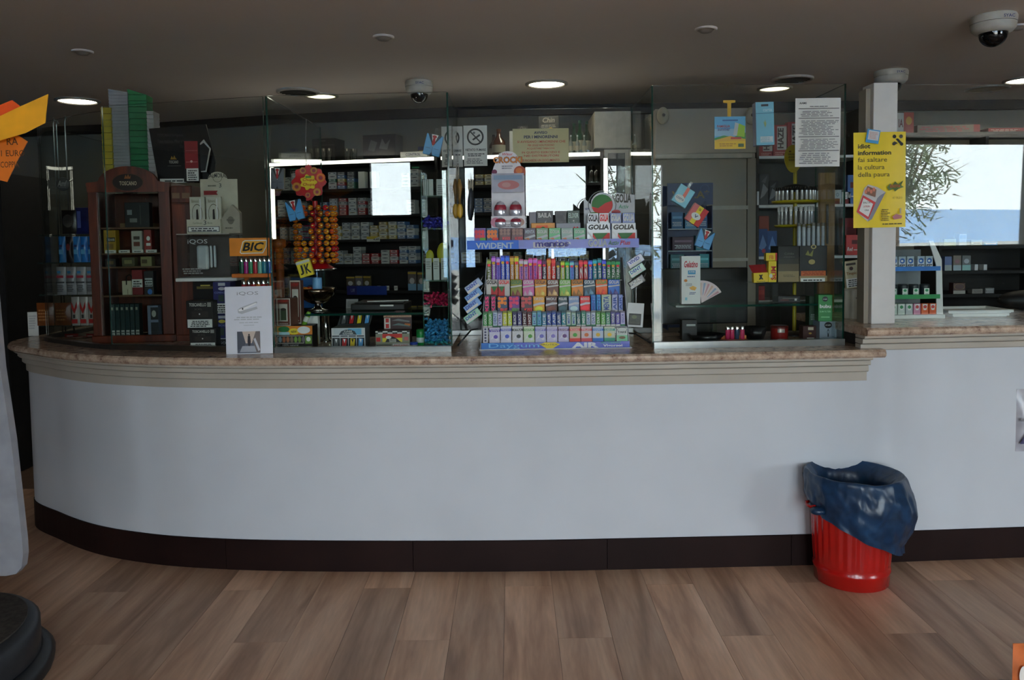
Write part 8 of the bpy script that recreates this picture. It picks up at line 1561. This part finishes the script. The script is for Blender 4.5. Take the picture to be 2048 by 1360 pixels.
# ================================================================== foreground stand at the left edge
fc = Vector((-1.915, 2.48, 0))
fs_ = empty('floor_display', ROT(fc), 'floor display stand with black oval foot cut by the left picture edge', 'display stand')
db = mat((24, 26, 28), 0.35)
s = MB(); s.lathe([(0.37, 0), (0.375, 0.03), (0.36, 0.05), (0.34, 0.055)], db, 40, Matrix.Diagonal((1, 1.1, 1, 1))); s.build('foot_ring', fs_)
s = MB(); s.lathe([(0.335, 0.0555), (0.335, 0.15), (0.32, 0.165), (0.30, 0.17)], mat((40, 42, 46), 0.35), 40, Matrix.Diagonal((1, 1.1, 1, 1))); s.build('foot_drum', fs_)
s = MB(); s.lathe([(0.30, 0.1703), (0.30, 0.176), (0.001, 0.178)], mat((72, 66, 60), 0.5, var=0.5, scale=60), 40, Matrix.Diagonal((1, 1.1, 1, 1)), False); s.build('foot_plate', fs_)
s = MB(); s.lathe([(0.10, 0.179), (0.10, 0.42)], glassmat('tube_smoke', (0.6, 0.62, 0.64), 2.0), 24, Matrix.Translation((0.08, -0.02, 0)), True, False); s.build('clear_tube', fs_)
s = MB(); s.cyl((-0.05, 0, 0.179), (-0.05, 0, 2.1), 0.02, mat((60, 60, 62), 0.4, 0.6), 12); s.build('pole', fs_)
def xz(px, py, Y): p = PY(px, py, Y); return (p.x - fc.x, p.z)
Yp = 2.40
pl = [xz(44, 1080, Yp), xz(46, 1110, Yp), xz(43, 1135, Yp), xz(32, 1148, Yp), xz(12, 1152, Yp), xz(-60, 1152, Yp), xz(-120, 400, Yp), xz(-30, 400, Yp), xz(0, 735, Yp), xz(22, 880, Yp)]
s = MB(); s.prism(pl[::-1], 0.03, mat((150, 151, 158), 0.4), Matrix.Translation((0, Yp - fc.y, 0))); s.build('white_panel', fs_)
def tagcard(label, pts, Y, c, its, curl=0.0):
    P_ = [PY(a_, b_, Y) for a_, b_ in pts]; cx_, cz_ = sum(p.x for p in P_) / len(P_), min(p.z for p in P_)
    s = MB(); s.prism([(p.x - cx_, p.z - cz_) for p in P_], 0.002, mat(c, 0.5)); o = s.build('price_card', None, ROT((cx_, Y, cz_), R(curl))); tag(o, label, 'card')
    if its:
        w_ = max(p.x for p in P_) - min(p.x for p in P_); h_ = max(p.z for p in P_) - cz_; s = MB(); printed(s, w_, h_, its, 0, -w_ / 2); s.build('handwriting', o)
    return o
tagcard('large yellow-orange paper tag jutting in at the left edge', [(-60, 285), (0, 281), (50, 266), (90, 246), (96, 188), (40, 213), (0, 232), (-60, 250)], 1.95, (244, 170, 20), [])
tagcard('orange paper tag with handwritten letters below the yellow tag', [(-40, 350), (14, 364), (34, 322), (55, 283), (38, 272), (-40, 262)], 1.98, (214, 110, 14), [('t', '1 EURO', 0.42, 0.5, 0.9, 0.62, (90, 50, 10), 0.01), ('t', 'COPPIA', 0.40, 0.28, 0.78, 0.4, (90, 50, 10), 0.01), ('t', 'RA', 0.55, 0.72, 0.78, 0.86, (90, 50, 10), 0.01)])
tagcard('red-orange paper tag peeking out above the yellow tag', [(-40, 250), (0, 236), (40, 212), (24, 200), (0, 210), (-40, 225)], 1.97, (236, 84, 14), [])
s = MB(); a = PY(-30, 260, 1.985); s.tube([(-0.05, 0, 2.0), (a.x - fc.x - 0.05, 1.99 - fc.y, a.z + 0.1), (a.x - fc.x, 1.99 - fc.y, a.z)], 0.006, STEEL, 8); s.build('tag_arm', fs_)
# right edge
fr = empty('floor_rack', ROT((1.52, 2.30, 0)), 'thin floor rack just beyond the right picture edge', 'rack')
s = MB(); s.cyl((0, 0, 0), (0, 0, 1.35), 0.012, STEEL, 10); s.build('pole', fr); s = MB(); s.lathe([(0.14, 0), (0.14, 0.01), (0.02, 0.02)], BLACK, 24); s.build('foot', fr)
qa = PY(2057, 780, 2.18); s = MB(); s.tube([(0, 0, qa.z + 0.01), ((qa.x - 1.52) * 0.6, -0.07, qa.z + 0.015), (qa.x - 1.52, 2.192 - 2.30, qa.z - 0.004)], 0.004, STEEL, 6); s.build('arm', fr)
pouch('grey crumpled bag hanging at the right picture edge', 2037, 780, 2078, 905, 2.18, (170, 168, 176), [('p', [(0.0, 0.1), (0.3, 0.3), (0.4, 0.1)], (50, 44, 80)), ('r', 0.0, 0.5, 0.5, 0.55, (120, 116, 120))])
pouch('orange and pink bag standing at the lower right picture corner', 2030, 1292, 2081, 1400, 2.10, (206, 110, 60), [('r', 0.0, 0.0, 0.5, 0.5, (206, 140, 150)), ('e', 0.3, 0.75, 0.2, 0.1, (230, 220, 210))], z=0.0)

# ================================================================== outdoors, seen mirrored in the panes
def tree(label, x, y, h, seed):
    r = random.Random(seed); o = empty('tamarisk_tree', ROT((x, y, -0.15)), label, 'tree', 'trees across the street'); bark = mat((70, 56, 44), 0.9); leaf = mat((70, 84, 58), 0.8, var=0.4, scale=3)
    s = MB(); s.tube([(0, 0, 0), (0.1, 0, h * 0.25), (0.05, 0.1, h * 0.5)], [0.14, 0.11, 0.07], bark, 10)
    for k in range(7):
        a_ = r.uniform(0, 6.28); e_ = (0.9 * math.cos(a_), 0.9 * math.sin(a_), h * r.uniform(0.7, 0.98)); s.tube([(0.06, 0.05, h * r.uniform(0.3, 0.5)), (e_[0] * 0.5, e_[1] * 0.5, h * 0.6), e_], [0.05, 0.03, 0.012], bark, 6)
    s.build('trunk', o); s = MB(); vs, fs = [], []
    for k in range(2600):
        a_, b_ = r.uniform(0, 6.28), r.random() ** 0.6; u = r.uniform(-1, 1); rr = (1 - u * u) ** 0.5 * b_
        c = Vector((1.25 * rr * math.cos(a_), 1.25 * rr * math.sin(a_), h * 0.66 + u * b_ * h * 0.42)); 
        if nz(c, 1.6) < -0.05: continue
        d = Vector((r.uniform(-1, 1), r.uniform(-1, 1), r.uniform(-0.3, 1))).normalized(); q_ = d.orthogonal().normalized() * 0.018; L = r.uniform(0.12, 0.3); b0 = len(vs)
        vs += [c - q_, c + q_, c + d * L + q_ * 0.3, c + d * L - q_ * 0.3]; fs.append((b0, b0 + 1, b0 + 2, b0 + 3))
    s.add(vs, fs, leaf); s.build('foliage', o)
tree('tamarisk tree mirrored in the glass by the cupboard', 2.6, -8.2, 3.1, 1); tree('tamarisk tree mirrored at the far right of the glass', 9.6, -8.4, 3.4, 2); tree('tamarisk tree mirrored beside the yellow poster', 7.05, -8.6, 3.2, 3)

# ================================================================== lettering and small fittings hang under the part they belong to
UNDER = {'header_lettering': ['bottom_header'], 'top_lettering': ['top_header'], 'crest_lettering': ['crest'], 'sign_print': ['flower_sign', 'leaf_sign'], 'sign_lettering': ['round_sign'], 'tube_label': ['clear_tube'], 'lid_print': ['raised_lid'],
         'header_print': ['header_card'], 'card_print': ['back_card'], 'lip_print': ['front_lip'], 'board_print': ['picture_board'], 'label': ['body'], 'label_band': ['body'], 'vent_slot': ['housing'], 'lens': ['housing'], 'label_plate': ['drawer_front'],
         'spark_wheel': ['metal_hood'], 'name_strip': ['body'], 'lettering': ['sign', 'header', 'base', 'front_pane', 'body'], 'hook_wire': ['handle', 'blade'], 'wrapper_band': ['candy'], 'twisted_end': ['candy'], 'bowl_inner': ['bowl'], 'cover': ['ring']}
for o in list(bpy.data.objects):
    if o.parent is None or o.parent.parent is not None: continue
    base = o.name.split('.')[0]
    if base in UNDER:
        sib = {c.name.split('.')[0]: c for c in o.parent.children if c is not o}
        for nm in UNDER[base]:
            if nm in sib and sib[nm].parent == o.parent and sib[nm].matrix_basis == Matrix.Identity(4) and sib[nm].matrix_parent_inverse == Matrix.Identity(4) and sib[nm].type == 'MESH':
                o.parent = sib[nm]; break
